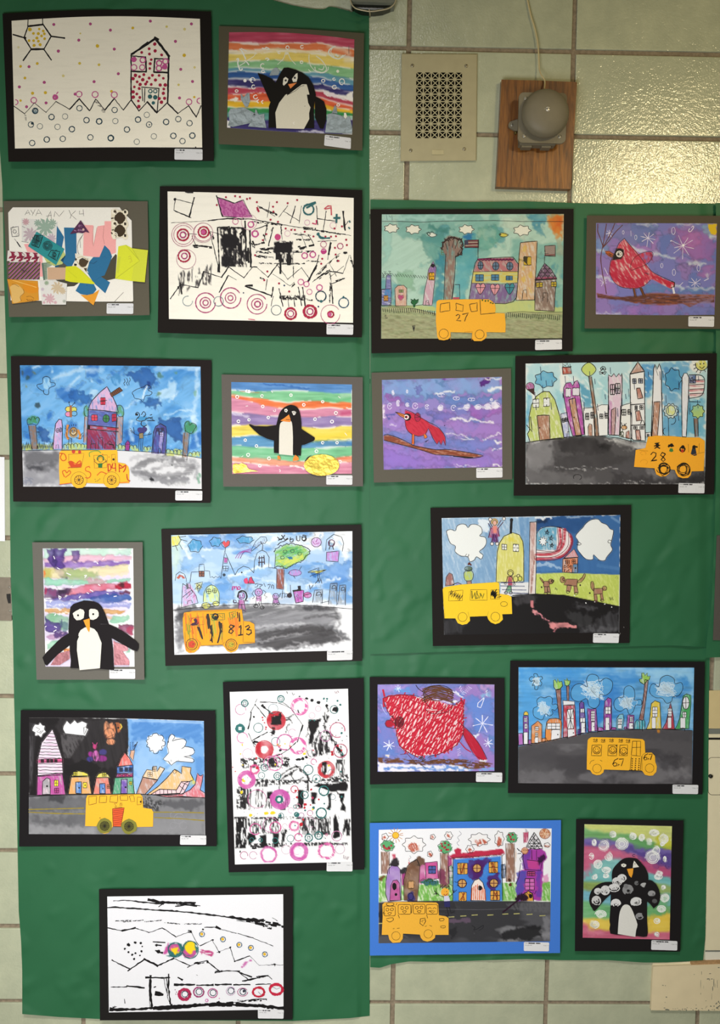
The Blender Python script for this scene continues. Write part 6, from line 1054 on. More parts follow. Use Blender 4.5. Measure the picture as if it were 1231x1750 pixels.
    c.ln('654 430 704 438',26,'b8437c',tex='dryw',wob=3);c.ln('894 518 920 492 942 480',14,'c26aa8',tex='dryw',wob=2)
    for x,y in((652,322),(778,353),(876,386),(946,404),(1030,443)):K.ring(x,y,15,4,'2a4a66');K.disc(x-2,y-1,9,'e0b81e');K.disc(x+2,y-2,3,'d87a2c')
    for x,y,r,w,g in((547,684,32,17,360),(632,670,30,8,360),(716,676,28,5,360),(824,664,26,3,340),(896,670,30,4,330),(992,670,34,12,360),(1098,654,38,14,360)):K.ring(x,y,r,w,('a82850','9a4470','b04a82','b08aa8','a85a80','b8243c','bc2440')[(x*7//100)%7 if x not in(547,632,716,824,896,992,1098)else(547,632,716,824,896,992,1098).index(x)],0,g,ry=r*(.8 if x>850 else .95));(K.ring(x+2,y-2,18,4,'2a3a4a')if x<900 else None)
    K.disc(904,664,8,'2a2a38');K.ring(680,720,8,5,'d08ab8');K.disc(756,708,4,'d08ab8');K.lns('990 668 1010 690/1080 640 1100 652 1120 645',3,'888892');[K.disc(x,y,3,'7a3050')for x,y in((490,656),(494,682),(498,670))];K.ln('618 566 626 570',2,D)
    c.build();A.card('988 773 1144 777 1142 830 988 828','6 5');A.done()
def a12():
    A=Art('mounted_artwork','black matted teal sky town with heart windows and paper bus marked 27',630,350,3.419,'1a1512','11 26 1199 24 1194 856 17 868',(0,0,-4,0),lift=(.001,.005,.001,.001),seed=12)
    c=Cv(A,'78 56 1142 54 1132 780 74 782',base='a9c8b8');K=c.ink
    c.blotch('6fa49a',.48,40,.75,.08,edge=.08);c.blotch('4d8f96',.62,34,.7,.05,edge=.15);c.streak(.05,-30)
    for t,q,a in(('78 56 520 60 500 90 300 96 78 90','a5cdc4',.8),('296 180 440 160 460 200 430 400 360 330','4f8d86',.7),('350 120 380 124 490 150 440 170 350 150','3f8078',.8),('555 200 600 170 640 220 640 310 600 420 560 560 500 560 510 320','3f94a4',.7),('400 280 450 300 440 560 380 580 400 400','2f8096',.75),('640 130 740 120 790 180 700 270 640 260','5a9c8c',.7),('920 60 1060 60 1000 130 1030 200 940 100','3a86a0',.8),('78 90 140 110 120 300 80 360','8cc0b4',.6),('160 400 260 380 260 500 160 470','6a9c74',.5),('1040 300 1132 280 1130 420 1100 600 1100 440','8fb8a4',.6),('1090 200 1134 230 1132 300 1096 280','b0a88c',.6),('780 70 930 80 920 200 860 160 780 110','c3d2be',.7),('1084 350 1100 340 1100 600 1086 600','3f94ac',.6),('640 150 720 140 760 200 640 190','b4ccb4',.5)):c.poly(t,q,a=a,wob=6,soft=5,edge=.12,tex='wc')
    c.poly('1060 56 1140 56 1138 200 1080 170 1060 100','cf7426',wob=6,soft=8,a=.9);c.poly('1080 70 1130 70 1130 150 1090 130','c4541e',wob=6,soft=10,a=.6);c.ell(578,188,26,22,'2a6f9e',wob=4,soft=4)
    K.ln('80 96 200 98 300 102 430 96 560 94 740 92 900 98 1140 98',2.6)
    # ground
    c.poly('120 590 220 586 380 594 400 606 560 575 840 576 900 560 980 560 1100 600 1136 600 1136 640 80 610','b4be74',a=.9,tex='wc',wob=1);c.poly('740 575 900 556 975 560 990 620 800 640 740 620','b8c07a',wob=1,tex='crd')
    c.poly('74 596 250 602 420 640 800 628 1134 628 1134 784 74 784','9d9f74');c.poly('74 610 400 640 800 634 1134 640 1134 782 74 782','6a7850',tex='cr',ang=12,a=.75);c.poly('74 640 400 660 1134 680 1134 782 74 782','8a7f64',tex='cr',ang=-14,a=.55);c.poly('74 600 400 620 1134 640 1134 782 74 782','b9c09c',tex='cr',ang=5,a=.4)
    K.ln('78 594 160 598 260 604 400 640',2.5);K.ln('810 630 900 624 1000 630 1134 626',2)
    for k in range(26):x=84+k*12.5;y=606+max(0,k-14)*1.6;K.ln([(x,y),(x+3,y+18+8*_rs.rand())],3.4)
    for k in range(27):x=806+k*12;y=634-3*math.sin(k)+max(0,k-6)*.7;K.ln([(x,y),(x-2,y+18+10*_rs.rand())],3.2)
    K.zig(96,648,106,664,6,12,4);K.lns('258 708 272 704 264 740 258 708/264 710 266 734',4)
    for x,y,s in((134,138,40),(262,144,42),(572,144,42),(898,150,48)):
        p=[(x+s*(1+.13*(-1)**k)*math.cos(k*.45),y+s*.6*(1+.16*(-1)**k)*math.sin(k*.45))for k in range(14)];c.poly(p,'dddccb',sm=4);K.ln(p,3,sm=4,closed=True)
    c.ell(372,176,24,12,'d6d8cc');K.ln('340 166 352 160 362 170 352 180 344 170/'.strip('/'),5);K.ln('358 164 372 158 384 168 400 176 386 186 366 188 352 178',3,sm=3);c.ell(790,176,22,12,'c8bc50');K.ln('764 172 776 164 790 166 808 172 818 176 806 184 790 188 772 184 764 172',3,sm=3);K.disc(772,174,4)
    # left buildings
    house(c,K,'76 494 100 492 104 420 116 404 130 414 134 500 132 588 76 586','6a6aa0',w=3,ang=20);c.poly('100 492 132 496 132 540 90 530','4a80b4',tex='cr');K.lns('76 496 130 490/78 540 130 545/74 586 138 590',3);K.win(90,530,114,562,3,fill='b8843c');K.ln('118 570 130 572 124 586',3)
    z='m';p=[(80+k*7.5+(4 if k%2 else 0),(414 if k%2 else 398)+k*.5)for k in range(36)];K.ln(p,3.2);K.lns('90 392 104 390 92 404 106 402/118 388 130 388 120 400 134 402/80 412 92 410 82 424 92 424',3.4)
    house(c,K,'158 592 154 490 172 472 206 470 224 488 222 592','c69a84',w=3);K.win(178,496,204,512,3,fill='9aa46a');K.ln('190 532 178 526 174 540 188 558 204 542 202 528 190 532',3,'8a3a5a',3);K.blot('190 532 178 528 176 542 188 556 202 542 200 530','b04a74'); 
    K.blot('252 560 246 548 262 556 268 546 278 556 292 550 288 568 276 580 272 600 262 600 260 584 246 572','1f5f34');K.ln('254 580 246 552 262 560 268 548 278 558 292 550 290 570 274 582',3)
    house(c,K,'318 586 328 500 344 430 350 380 378 330 396 370 388 440 372 588','c29aa8',w=3);c.poly('350 384 378 332 394 370 388 400 350 400','7a5a96',tex='crd');K.disc(376,356,11);K.blot('350 396 384 394 384 442 350 440','8a6a28');K.win(358,396,384,438,3.5,fill='d8a428');K.ln('334 586 336 562 350 558 354 586',3);K.disc(346,572,2)
    # big tree
    c.poly('446 200 470 180 530 190 546 240 540 290 508 300 500 440 486 556 442 556 444 440 450 300 432 260','86675c',tex='crd',ang=85);K.lns('452 286 446 400 440 556/510 296 504 420 486 556/472 240 470 206/490 250 500 205/506 256 522 212/462 262 450 225/520 290 538 262',3)
    p=smooth('430 262 438 224 456 206 476 194 500 192 520 200 540 204 548 230 546 262 538 290 516 298',7);q=p.copy();q[1::2]+=(_rs.rand(*q[1::2].shape)-.5)*30;K.ln(q,5,'2a1a1a');K.ln(p,7,'3a2622',rough=8);K.lns('440 262 426 268 426 290 440 292/428 278 440 278',3,'5a6a3a')
    K.lns('506 466 532 466/500 464 490 548 534 548 532 466',3);K.blot('494 540 532 540 530 552 492 552','b04a5c')
    # mansion
    c.poly('636 320 700 316 780 310 840 306 862 330 876 346 872 390 612 392','b0666c',tex='crd',ang=60);c.poly('612 390 874 390 872 456 602 458','c8b454',tex='crd',ang=0);c.poly('602 458 700 458 780 466 872 456 868 520 850 560 800 578 720 572 588 552','775888',tex='crd',ang=100)
    K.ln('588 552 602 458 612 392 624 340 640 316 700 312 800 306 846 306 876 346 872 460 866 540 846 566 800 578 740 576',3.5);K.lns('612 392 740 388 874 390/602 458 700 462 800 462 872 456',2.5)
    for k in range(11):x=648+k*19;K.blot(circ(x,314,11,12,0,180,6),'7a2050');K.ring(x,314,11,3,'3a1428',0,180,ry=12)
    for x,y in((655,354),(744,358),(826,358)):K.blot(circ(x,y,15+(x>700)*4,24),'5a7088');K.ring(x,y,15+(x>700)*4,3,ry=24);K.lns(f'{x} {y-24} {x} {y+24}/{x-18} {y} {x+18} {y}',3)
    for x,y,w,h in((626,408,46,38),(718,408,44,34),(804,416,38,24)):K.win(x,y,x+w,y+h,3,fill='4a7a9a')
    for x,y,q,q2 in((655,484,'cf8f98','cf8f98'),(740,488,'cf8f98','cf8f98'),(826,484,'3a8290','3a8290')):
        h=f'{x} {y-14} {x-16} {y-26} {x-28} {y-10} {x-20} {y+14} {x-2} {y+40} {x+18} {y+14} {x+28} {y-8} {x+16} {y-26} {x} {y-14}';K.blot(smooth(h,3),q);K.ln(h,3,sm=3);K.lns(f'{x} {y-14} {x-2} {y+38}/{x-24} {y} {x+24} {y}',2.6)
    for x0,y0,x1,y1,px in((562,208,644,252,642),(1030,240,1092,302,1030)):
        K.blot([(x0,y0),(x1,y0-4),(x1,y1),(x0+4,y1-4)],'8f7f78'); 
        for k in range(5):y=y0+4+k*(y1-y0)/5;K.ln([(x0,y),(x1,y-3)],5,('7a3a40','b09a8c')[k%2]);K.ln([(x0,y+4),(x1,y+2)],2.4)
        K.ln([(x0,y0),(x1,y0-4),(x1,y1),(x0+4,y1-4)],3,closed=True)
    K.blot('562 208 582 206 584 232 566 234','3a3a50');K.lns('640 206 640 310/1030 300 1028 342',3)
    # tower
    house(c,K,'888 222 930 216 986 212 982 320 970 556 862 558 874 440 880 300','c39a70',w=3.5);[c.ell(x,y,14,16,'d0b04c',a=.7,tex='cr',wob=3)for x,y in((912,260),(905,370),(950,410),(910,430),(946,500),(890,330))];K.win(908,304,950,352,4,fill='c0a030');K.blot('908 300 930 302 928 350 908 330','3a3420');K.zig(880,320,905,328,6,14,3);K.ln('898 552 904 500 924 496 924 538',3)
    house(c,K,'980 438 1000 390 1030 342 1070 380 1100 432','6a4a66',w=3.5);[K.ln(t,2.5)for t in('1006 380 1056 430','990 404 1016 436','1020 356 1086 428','1060 366 1010 434','1076 390 1040 434','1092 412 1070 434','1040 350 990 420','996 396 1080 396','988 416 1094 416','1014 374 1062 374')];c.poly('974 424 1100 422 1098 436 974 442','9a3a5a',tex='crd');K.ln('972 438 1100 432',5)
    house(c,K,'974 442 1096 434 1090 540 1086 622 972 616','7d665a',w=3.5);K.win(980,456,1018,482,3.5,fill='b8a034',sk=-2);K.win(1068,450,1098,478,3.5,fill='b8a034');K.ln('1018 562 1020 514 1048 516 1046 568',3);K.disc(1026,540,3)
    K.ln('76 588 140 590 250 592 318 584',2.6);K.lns('104 60 110 90/120 64 128 74 138 60 138 90',2,'5a6a6a');c.build()
    b=bus(A,'398 566 410 556 560 552 700 552 720 562 738 578 744 606 740 632 796 634 802 700 800 746 690 744 692 770 680 784 660 796 618 796 604 780 606 748 480 744 480 768 466 786 440 792 412 788 402 770 394 680 396 600',col='ebab34');I=b.ink
    for t in('422 578 474 570 476 618 418 626','512 576 554 586 550 622 512 618','590 582 636 572 636 620 602 626'):I.ln(t,3.5,'3a2a10',closed=True,rough=3)
    I.lns('652 556 656 640 740 632',3.5,'3a2a10');I.lns('512 648 524 640 534 646 530 660 514 676 540 678/550 640 584 632 570 656 562 680',4.5,'1f180c');I.ring(440,753,27,2.5,'3a2a10');I.ring(650,757,26,2.5,'3a2a10');[I.disc(x,y,5,'3a5a20',jit=.3)for x,y in((666,557),(684,562),(700,560),(714,572),(726,576))];I.lns('560 744 606 740 604 790/480 752 480 790',2,'b87a1c')
    A.card('975 790 1131 787 1131 845 974 849','8 5',k=0);A.done()
def lavwash(c,K):
    c.blotch('6f78bc',.44,36,.75,.05,edge=.15);c.blotch('a078bc',.55,40,.75,.06,ax=1.5,edge=.15);c.blotch('5a72b4',.66,30,.6,.04,edge=.2)
def star(K,x,y,r,n=8,q='d8d2e6',w=4):
    for k in range(n):t=k*2*math.pi/n+.2;K.ln([(x,y),(x+r*(.7+.5*_rs.rand())*math.cos(t),y+r*(.7+.5*_rs.rand())*math.sin(t))],w,q,jit=.5,rough=2)
def a13():
    A=Art('mounted_artwork','grey matted watercolour of a pale crested red bird with yellow sun corner',995,360,5.216,'544d3f','44 44 1260 46 1258 1054 24 1050',(0,0,0,0),lift=(.001,.004,.002,0),seed=13)
    c=Cv(A,'126 110 1204 114 1182 928 124 924',(0,0,5,0),base='8a74b4');K=c.ink
    lavwash(c,K)
    for t,q,a in(('126 112 700 130 560 300 420 330 300 250 200 230 126 260','6378aa',.7),('820 170 1190 170 1190 420 1000 440 860 330','a065ae',.7),('950 180 1040 200 1080 300 960 330 900 240','c070b0',.6),('1040 500 1180 470 1180 590 1060 600','b468ae',.6),('300 860 700 830 760 900 500 928 300 925','9a6ab8',.6),('850 700 1180 690 1180 740 850 740','5a80b8',.7),('560 660 700 640 800 720 560 730','5a84bc',.8),('130 250 250 260 240 380 130 370','6f94c0',.7),('1050 120 1150 130 1180 240 1140 250 1110 180','8ab0cc',.8),('850 850 1180 850 1180 925 860 925','7078b8',.6),('430 430 620 520 800 640 700 560','6a60a4',.4)):c.poly(t,q,a=a,wob=7,soft=4,edge=.15,tex='wc')
    for t,w in(('640 380 720 400 830 426',22),('420 320 500 350 560 370',22),('950 460 1010 470 1090 475',20),('130 590 220 600 280 640',20),('800 660 870 680 900 700',22),('130 918 340 920',10),('490 122 660 126',8),('1150 230 1195 240',24),('850 120 1050 118',8),('930 690 1000 700 1180 700',9),('130 360 240 372',10),('1120 560 1130 590',10)):c.ln(t,w,'dbe0e4' if w>12 else 'e8e4e0',a=.75,wob=4,soft=4);c.ln(t,w*.6,'a8cadc',a=.5,wob=5,soft=4)
    c.poly('1128 116 1204 114 1200 216 1150 210 1132 180','dab822',wob=2)
    star(K,590,245,70);star(K,900,315,105,9);star(K,1012,645,55);star(K,245,200,34,7);star(K,190,640,34,7,w=3)
    for x,y,r in((480,238,10),(815,180,16),(712,490,10),(1040,512,14),(820,550,14),(368,194,8)):K.ring(x,y,r,3,'d8d4e8',ry=r*2)
    K.ln('975 150 990 138 996 150 970 186 950 182 960 160',5,'e6e2ee',3);K.ln('436 180 438 228',3,'c8c8e0');K.disc(905,308,10,'efecee');K.disc(792,270,5,'e8e4ee');K.ln('1090 625 1130 606',4,'e8e4ee');K.ln('200 510 230 570',4,'e0dcea');K.ln('870 670 900 640',3,'e0dcea')
    for t in('142 120 140 180 160 240 186 312','218 118 208 180 198 250 184 318 168 420 180 540 200 640 218 740','292 116 262 190 220 270 190 320','362 130 300 190 240 270 186 330'):K.ln(t,7,'5e3436',4,rough=2)
    # branch
    c.poly('130 735 180 745 300 770 460 768 600 735 700 735 900 745 1180 748 1180 820 1100 800 960 860 900 830 760 846 560 836 470 826 380 800 140 776','8a4a30',tex='crd',ang=2);c.poly('130 735 300 775 600 745 1180 770 1180 820 560 830 140 775','5a3430',tex='cr',ang=-4);c.poly('860 745 1170 748 1170 830 900 826','9a80a0',tex='dryw',ang=0,a=.55)
    for k in range(26):x=140+_rs.rand()*960;y=752+_rs.rand()*60*min(1,x/500);K.ln([(x,y),(x+60+60*_rs.rand(),y+8*_rs.rand())],3,('6a3a2c','9a5a3c','5a3230')[k%3])
    # bird
    B=smooth('378 252 330 300 300 360 275 420 252 470 246 540 262 590 290 640 340 676 400 690 470 694 530 684 580 650 620 612 700 650 780 690 810 690 828 660 820 636 780 628 700 590 620 540 580 480 560 470 500 380 440 320 400 280',3)
    c.poly(B,'d9c6c2');c.poly(B,'c0364e',tex='cr',ang=60);c.poly('262 450 300 470 360 560 460 620 560 600 600 590 560 660 480 690 380 680 290 630 250 560','b01c3c',tex='crd',ang=40,wob=4,a=.9);c.poly('400 290 440 330 520 420 600 520 560 480 440 400','b8304a',tex='cr',ang=50);c.poly('620 600 700 640 790 680 810 640 700 600 620 560','b8243e',tex='cr',ang=30);c.poly('470 400 560 370 620 370 632 400 600 460 560 470 500 430','c03a54',tex='cr',ang=80);c.poly('600 360 632 390 640 460 618 440','8a2a4a',tex='cr',wob=3)
    K.ln('378 248 330 290 300 360 262 440 250 490 246 550 264 600 300 650 360 684 430 692 500 690 560 664 612 618',4,sm=3);K.ln('378 246 430 310 500 390 560 466 620 540 700 584 800 630 826 650 810 688',4,sm=2);K.ln('440 530 432 500 448 450 480 410 530 380 580 366 620 366 634 392 612 440 570 482 500 510 440 534',3,sm=3);K.lns('800 630 826 642 824 680 796 686',8);K.ln('560 554 600 566 580 572',5,'2a2a4a')
    c.poly('305 340 340 334 372 348 376 390 352 430 300 438 268 444 280 400','1a1518');K.ring(333,386,24,9,'e4e0da');K.disc(328,387,10,'181416');K.disc(334,384,4,'e0dcd8');K.disc(333,386,15,'e4e0da');K.disc(328,387,9,'181416');c.poly('206 362 240 358 282 388 270 418 240 408 214 386','b5592c');c.poly('214 384 250 380 274 400 264 420 236 406','7a4a2a',tex='cr');K.lns('208 364 240 360 284 386/212 376 270 416/236 380 280 400',3,'4a2018')
    K.lns('462 698 476 766/522 690 556 766',17,'6a3a20');K.lns('454 700 468 768 490 770 478 700/514 690 546 766 568 764 534 688',3.5);K.ln('812 690 822 735',16,'dcdce6',jit=.1)
    c.build();A.card('950 942 1180 942 1178 1036 948 1032','8 4');A.done()
def a14():
    A=Art('mounted_artwork','grey matted watercolour of a small red bird stepping along a brown branch',630,620,4.827,'5a564c','24 82 1176 46 1186 962 44 988',(0,0,0,0),lift=(.001,.003,0,.001),seed=14)
    c=Cv(A,'110 142 1100 116 1104 858 126 882',base='8d80c0');K=c.ink
    lavwash(c,K)
    for t,q,a in(('112 142 1100 118 1100 260 700 260 460 290 200 280 112 260','7ba2d2',.85),('380 190 450 200 440 270 400 280','6a68b4',.7),('560 150 680 150 640 180 580 182','5a88c4',.6),('480 260 700 290 1100 290 1100 340 700 350 500 300','5f86c4',.8),('130 270 230 280 300 330 160 330','9a5cb0',.8),('830 350 1100 380 1100 430 900 470 820 420','a45cb4',.7),('480 390 700 400 740 480 620 480 490 440','6a6cbc',.7),('620 470 1100 500 1100 600 860 620 700 580','a078c4',.7),('130 440 300 470 280 560 130 560','9a7cc8',.7),('230 560 360 580 640 620 1100 640 1100 700 940 730 400 660 130 590','7080c8',.75),('126 650 400 720 700 790 1000 760 1100 780 1100 858 700 870 126 880','9a74c6',.85),('300 760 600 800 700 860 130 870 130 700','8a6cc4',.6),('150 430 200 425 210 445 160 450','4a5ab4',.8)):c.poly(t,q,a=a,wob=7,soft=3,edge=.2,tex='wc')
    c.poly('908 178 930 150 1000 130 1030 118 1000 150 960 190 920 190','5c2a8a',wob=3,edge=.3);c.ell(625,134,18,8,'6a3a94',wob=2)
    for t,w in(('560 260 600 245 700 238',16),('680 460 760 460 880 474 1020 490',14),('740 380 800 380 840 378',10),('880 376 1090 372',8),('650 578 760 590 860 628',8),('940 630 1040 600 1095 580',10),('1000 220 1098 205',26),('1040 650 1098 655',22),('170 512 230 512',6),('760 630 850 630',9),('1030 720 1098 700',14),('960 145 1000 130 1100 122',12),('130 360 124 460',12),('1000 330 1060 320',8),('1030 850 1100 850',16),('720 850 900 856',6)):c.ln(t,w,'eeecea',a=.85,wob=4,soft=2)
    for x,y,rx,ry,f in((175,358,17,24,0),(245,332,13,24,1),(320,346,13,16,1),(385,356,22,24,0),(483,362,15,18,0),(596,370,20,22,1),(702,372,20,22,0),(812,370,26,22,1),(906,364,24,20,1),(982,362,28,22,1),(1050,352,34,24,1),(725,293,26,14,0),(850,302,28,12,0),(600,266,28,14,0),(1015,305,10,10,1),(202,246,6,20,1),(318,238,6,12,1)):
        if f:c.ell(x,y,rx,ry,'e9e6ee',a=.9,wob=3,tex='wc')
        K.ring(x,y,rx,4,'dcd8ea',_rs.rand()*90,340,ry=ry)
        if not f:K.lns(f'{x-6} {y-8} {x+2} {y+6} {x+6} {y-10}',4,'e2deee')
    c.poly('126 602 160 596 230 616 300 650 372 680 460 700 560 718 640 716 760 730 880 752 945 768 890 780 800 784 700 764 540 756 440 722 340 694 240 668 128 640','c79a84');c.poly('126 602 160 596 230 616 300 650 372 680 460 700 560 718 640 716 760 730 880 752 945 768 890 780 800 784 700 764 540 756 440 722 340 694 240 668 128 640','7d3a22',tex='crd',ang=12)
    K.ln('126 598 160 592 232 614 310 648 372 682 460 700 560 718 640 714 760 730 880 750 948 768 880 784 800 786 700 766 560 758 500 740 400 710 240 668 128 638',5,sm=2);K.ln('700 770 860 782',8)
    B=smooth('304 392 340 404 384 422 430 450 480 480 500 500 495 540 478 580 440 600 400 604 360 590 322 560 304 510 298 440',4);c.poly(B,'ae1c34');c.poly(B,'d03a4e',tex='cr',ang=50,a=.6)
    T='500 500 540 520 580 540 610 570 634 620 634 684 616 640 598 680 584 644 566 672 540 630 510 580 492 530';c.poly(T,'ae1c34');c.poly(T,'c83a48',tex='cr',a=.5,ang=50);c.ell(404,448,24,34,'a82048')
    K.ln('304 390 308 388 350 402 386 424 440 458 500 492 560 520 600 560 634 612 636 684 618 636 598 680 582 640 566 672 530 620 494 540 470 590 410 606 350 584 312 540 302 480',4,sm=2);K.ring(406,448,24,3.5,ry=36);K.lns('380 452 434 446/404 412 430 452',2.5);K.ring(320,448,24,13,'151214');K.ring(312,448,16,8,'e8e4e0');K.disc(310,448,7,'151214')
    K.blot('222 406 260 416 298 430 298 456 262 438','d47a30');K.lns('222 406 260 414 300 428/224 408 262 442 296 458/224 406 292 442',3.5);K.ln('368 596 366 666',16,'d0642a');K.lns('360 590 358 660 354 676 376 680 382 630 380 592',4);K.blot('450 590 476 592 486 616 466 628','d8742e');K.ln('452 590 464 628 486 614 474 590',3.5);K.lns('470 655 496 635/466 650 488 640',3);K.disc(628,518,5,'3a2a5a')
    c.build();A.card('890 868 1106 864 1106 946 890 950','3 7');A.done()
def a17():
    A=Art('mounted_artwork','black matted drawing of a huge round scribbled red bird',630,1145,5.129,'191517','10 62 1192 72 1196 990 12 1004',(0,0,-6,0),lift=(0,.004,0,.001),seed=17)
    c=Cv(A,'80 128 1104 128 1104 886 80 892',(6,0,0,0),base='7f86cc');K=c.ink
    lavwash(c,K)
    for t,q,a in(('80 128 420 130 300 180 120 200 80 260','a88fd2',.8),('1000 128 1104 130 1100 190 980 170','c8a0d0',.8),('740 170 900 230 1100 260 1100 480 960 560 880 420 850 280','5f86d0',.8),('860 380 940 400 900 540 860 500','a58cd0',.7),('80 430 180 420 260 600 240 760 80 760','5a80c8',.7),('620 660 760 640 860 760 620 770','a484cc',.8),('820 640 1000 780 860 780','9a88d0',.7),('1060 580 1104 580 1104 760 1040 720','5a88c8',.7),('180 520 280 700 230 740','9a84cc',.6)):c.poly(t,q,a=a,wob=7,soft=4,edge=.1,tex='wc')
    c.ln('230 172 350 176',22,'4fa0dc',a=.8,wob=4,soft=4);c.ln('1000 230 1060 210',24,'7ac0dc',a=.7,wob=4,soft=4);c.ln('690 180 760 190 830 240',12,'e8e6f0',wob=4);c.poly('80 800 300 830 540 840 800 830 900 850 900 886 80 892','dfdce6',wob=3);c.poly('120 846 500 856 780 850 780 874 120 868','5a86cc',wob=4,tex='br');c.ln('780 868 1100 868',20,'7aa0d8',wob=4);c.ln('920 580 970 560',24,'dfe0ee',wob=6);c.ell(166,756,34,24,'e0d4cc',wob=5,tex='cr')
    for x,y,r in((1000,470,90),(182,660,50),(1048,640,40)):star(K,x,y,r,7,'dde0f2',6)
    star(K,260,162,28,7,'cfe0f0',5);K.zig(800,150,830,215,8,26,6,'d6cce8');K.zig(846,200,890,150,9,40,6,'d6cce8');K.ln('1012 244 960 290 956 322 984 330 1000 290 1014 250',6,'e0e2f0');K.zig(1036,180,1036,230,6,16,5,'cfe4ee');K.zig(790,690,796,750,7,36,5,'d0c4e4');K.ln('112 300 130 350 160 390',4,'b8c0e6',4)
    c.poly('400 226 500 232 560 256 700 290 760 286 800 262 740 262 700 280 500 240','e9e6ea',wob=2)
    # body scribble
    O=P('135 245 200 225 300 218 400 235 500 250 600 270 700 305 760 312 815 268 838 300 836 450 828 540 790 640 700 715 600 735 500 750 420 755 350 720 290 690 255 610 238 520 200 420 170 350')
    c.poly(O,'dcb8bc');c.poly(O,'c21c34',tex='crd',ang=70);c.poly(O,'b81830',tex='cr',ang=-30,a=.9)
    [c.poly(O,'e6cfd0',a=.85,tex='cr',ang=a)for a in(118,60)];K.fill(O,'bf1c36',118,25,13);K.fill(O,'c8283f',95,40,11);K.fill(O,'b8142e',140,42,10);K.fill(O,'b8142e',20,90,8)
    for k in range(40):
        x=270+_rs.rand()*490;y=320+_rs.rand()*330;K.ln([(x,y),(x+8+34*_rs.rand(),y-10-50*_rs.rand())],2+6*_rs.rand(),'dfc2c8',jit=.8,rough=8)
    for k in range(30):t=_rs.randint(len(O));p=O[t]*(1);q=O[(t+1)%len(O)];f=_rs.rand();p=p*(1-f)+q*f;K.ln([p+(_rs.rand(2)-.5)*20,p+(_rs.rand(2)-.5)*50],8,'b81c34')
    K.ln([O[i]for i in(0,1,2,3)],12,'b81832',rough=8);K.lns('128 175 140 230/130 250 136 320/812 250 822 300/840 260 835 300',14,'b81c34');K.ln('585 730 588 760',14,'b81c34')
    T='836 500 900 560 960 630 1000 700 1040 790 1010 800 960 780 900 700 850 620 826 560';c.poly(T,'c43a52');c.poly(T,'b01a34',tex='crd',ang=55);K.fill(T,'b41a34',58,18,9);K.ln('790 620 850 690 900 720',7,'b41a34');c.poly('970 780 1040 790 1030 812 980 806','dad8e0',wob=2)
    c.ell(272,455,40,48,'7a1428',wob=2);c.ell(185,470,40,34,'a81a30');[K.ring(272,455,r,7,'4a0c18',ry=r*1.15)for r in(38,28,18,9)];K.lns('194 440 160 440 146 470 160 500 220 512 300 508/204 402 228 430/194 440 232 470',4.5)
    K.ln('138 240 132 270 172 370 205 410 230 440 240 520 256 600 270 660 330 710 400 750 450 760',4,sm=2);K.ln('138 240 200 228 300 216 420 226 500 262/'.strip('/'),4,sm=2);K.ln('740 308 770 302 810 266 836 300 830 440 834 540 800 620 740 680 600 744 540 752',4.5,sm=2);K.ln('792 458 860 516 920 580 990 680 1040 780',4,sm=2);K.ln('830 560 870 640 920 740 1000 790',3);K.lns('280 740 340 735 390 790 410 756/210 400 230 440',4,'6a1a28')
    for k in range(15):x=500+_rs.rand()*30;y=150+k*8;K.ln([(x-40,y+20),(x+60,y-12),(x+160,y+6),(x+220,y+26)],7,'5f3a24',4,rough=5)
    K.ring(600,210,100,6,'5f3a24',ry=60);K.ln('416 132 440 166 510 215 560 262',5,'2a1c1c',3);K.ring(612,210,128,4.5,'1c1416',150,380,ry=76);K.lns('486 200 490 260 530 320 570 356/738 260 736 320 690 366 600 384 540 376 500 346/700 300 640 360 590 366',4,sm=3);K.ln('510 345 560 352 600 350',9,'d8b0b4')
    c.poly('80 765 160 775 300 770 380 800 480 810 620 780 780 780 960 800 1090 820 1060 850 940 870 870 865 800 840 620 820 460 835 300 812 120 820 84 800','6a4028',tex='dryw',ang=5); 
    for k in range(46):x=84+_rs.rand()*960;y=786+_rs.rand()*34+(x>850)*20;K.ln([(x,y),(x+50*_rs.rand()+20,y+(_rs.rand()-.4)*18)],6,('5e3a24','6e462c','50301e')[k%3],jit=.5)
    K.zig(455,765,480,800,6,50,8,'4a3020');K.zig(530,758,560,805,7,40,8,'4a3020');K.lns('440 815 500 860/390 790 420 830',4,'3a2820')
    c.build();A.card('944 898 1174 900 1172 984 942 980','9 7');A.done()
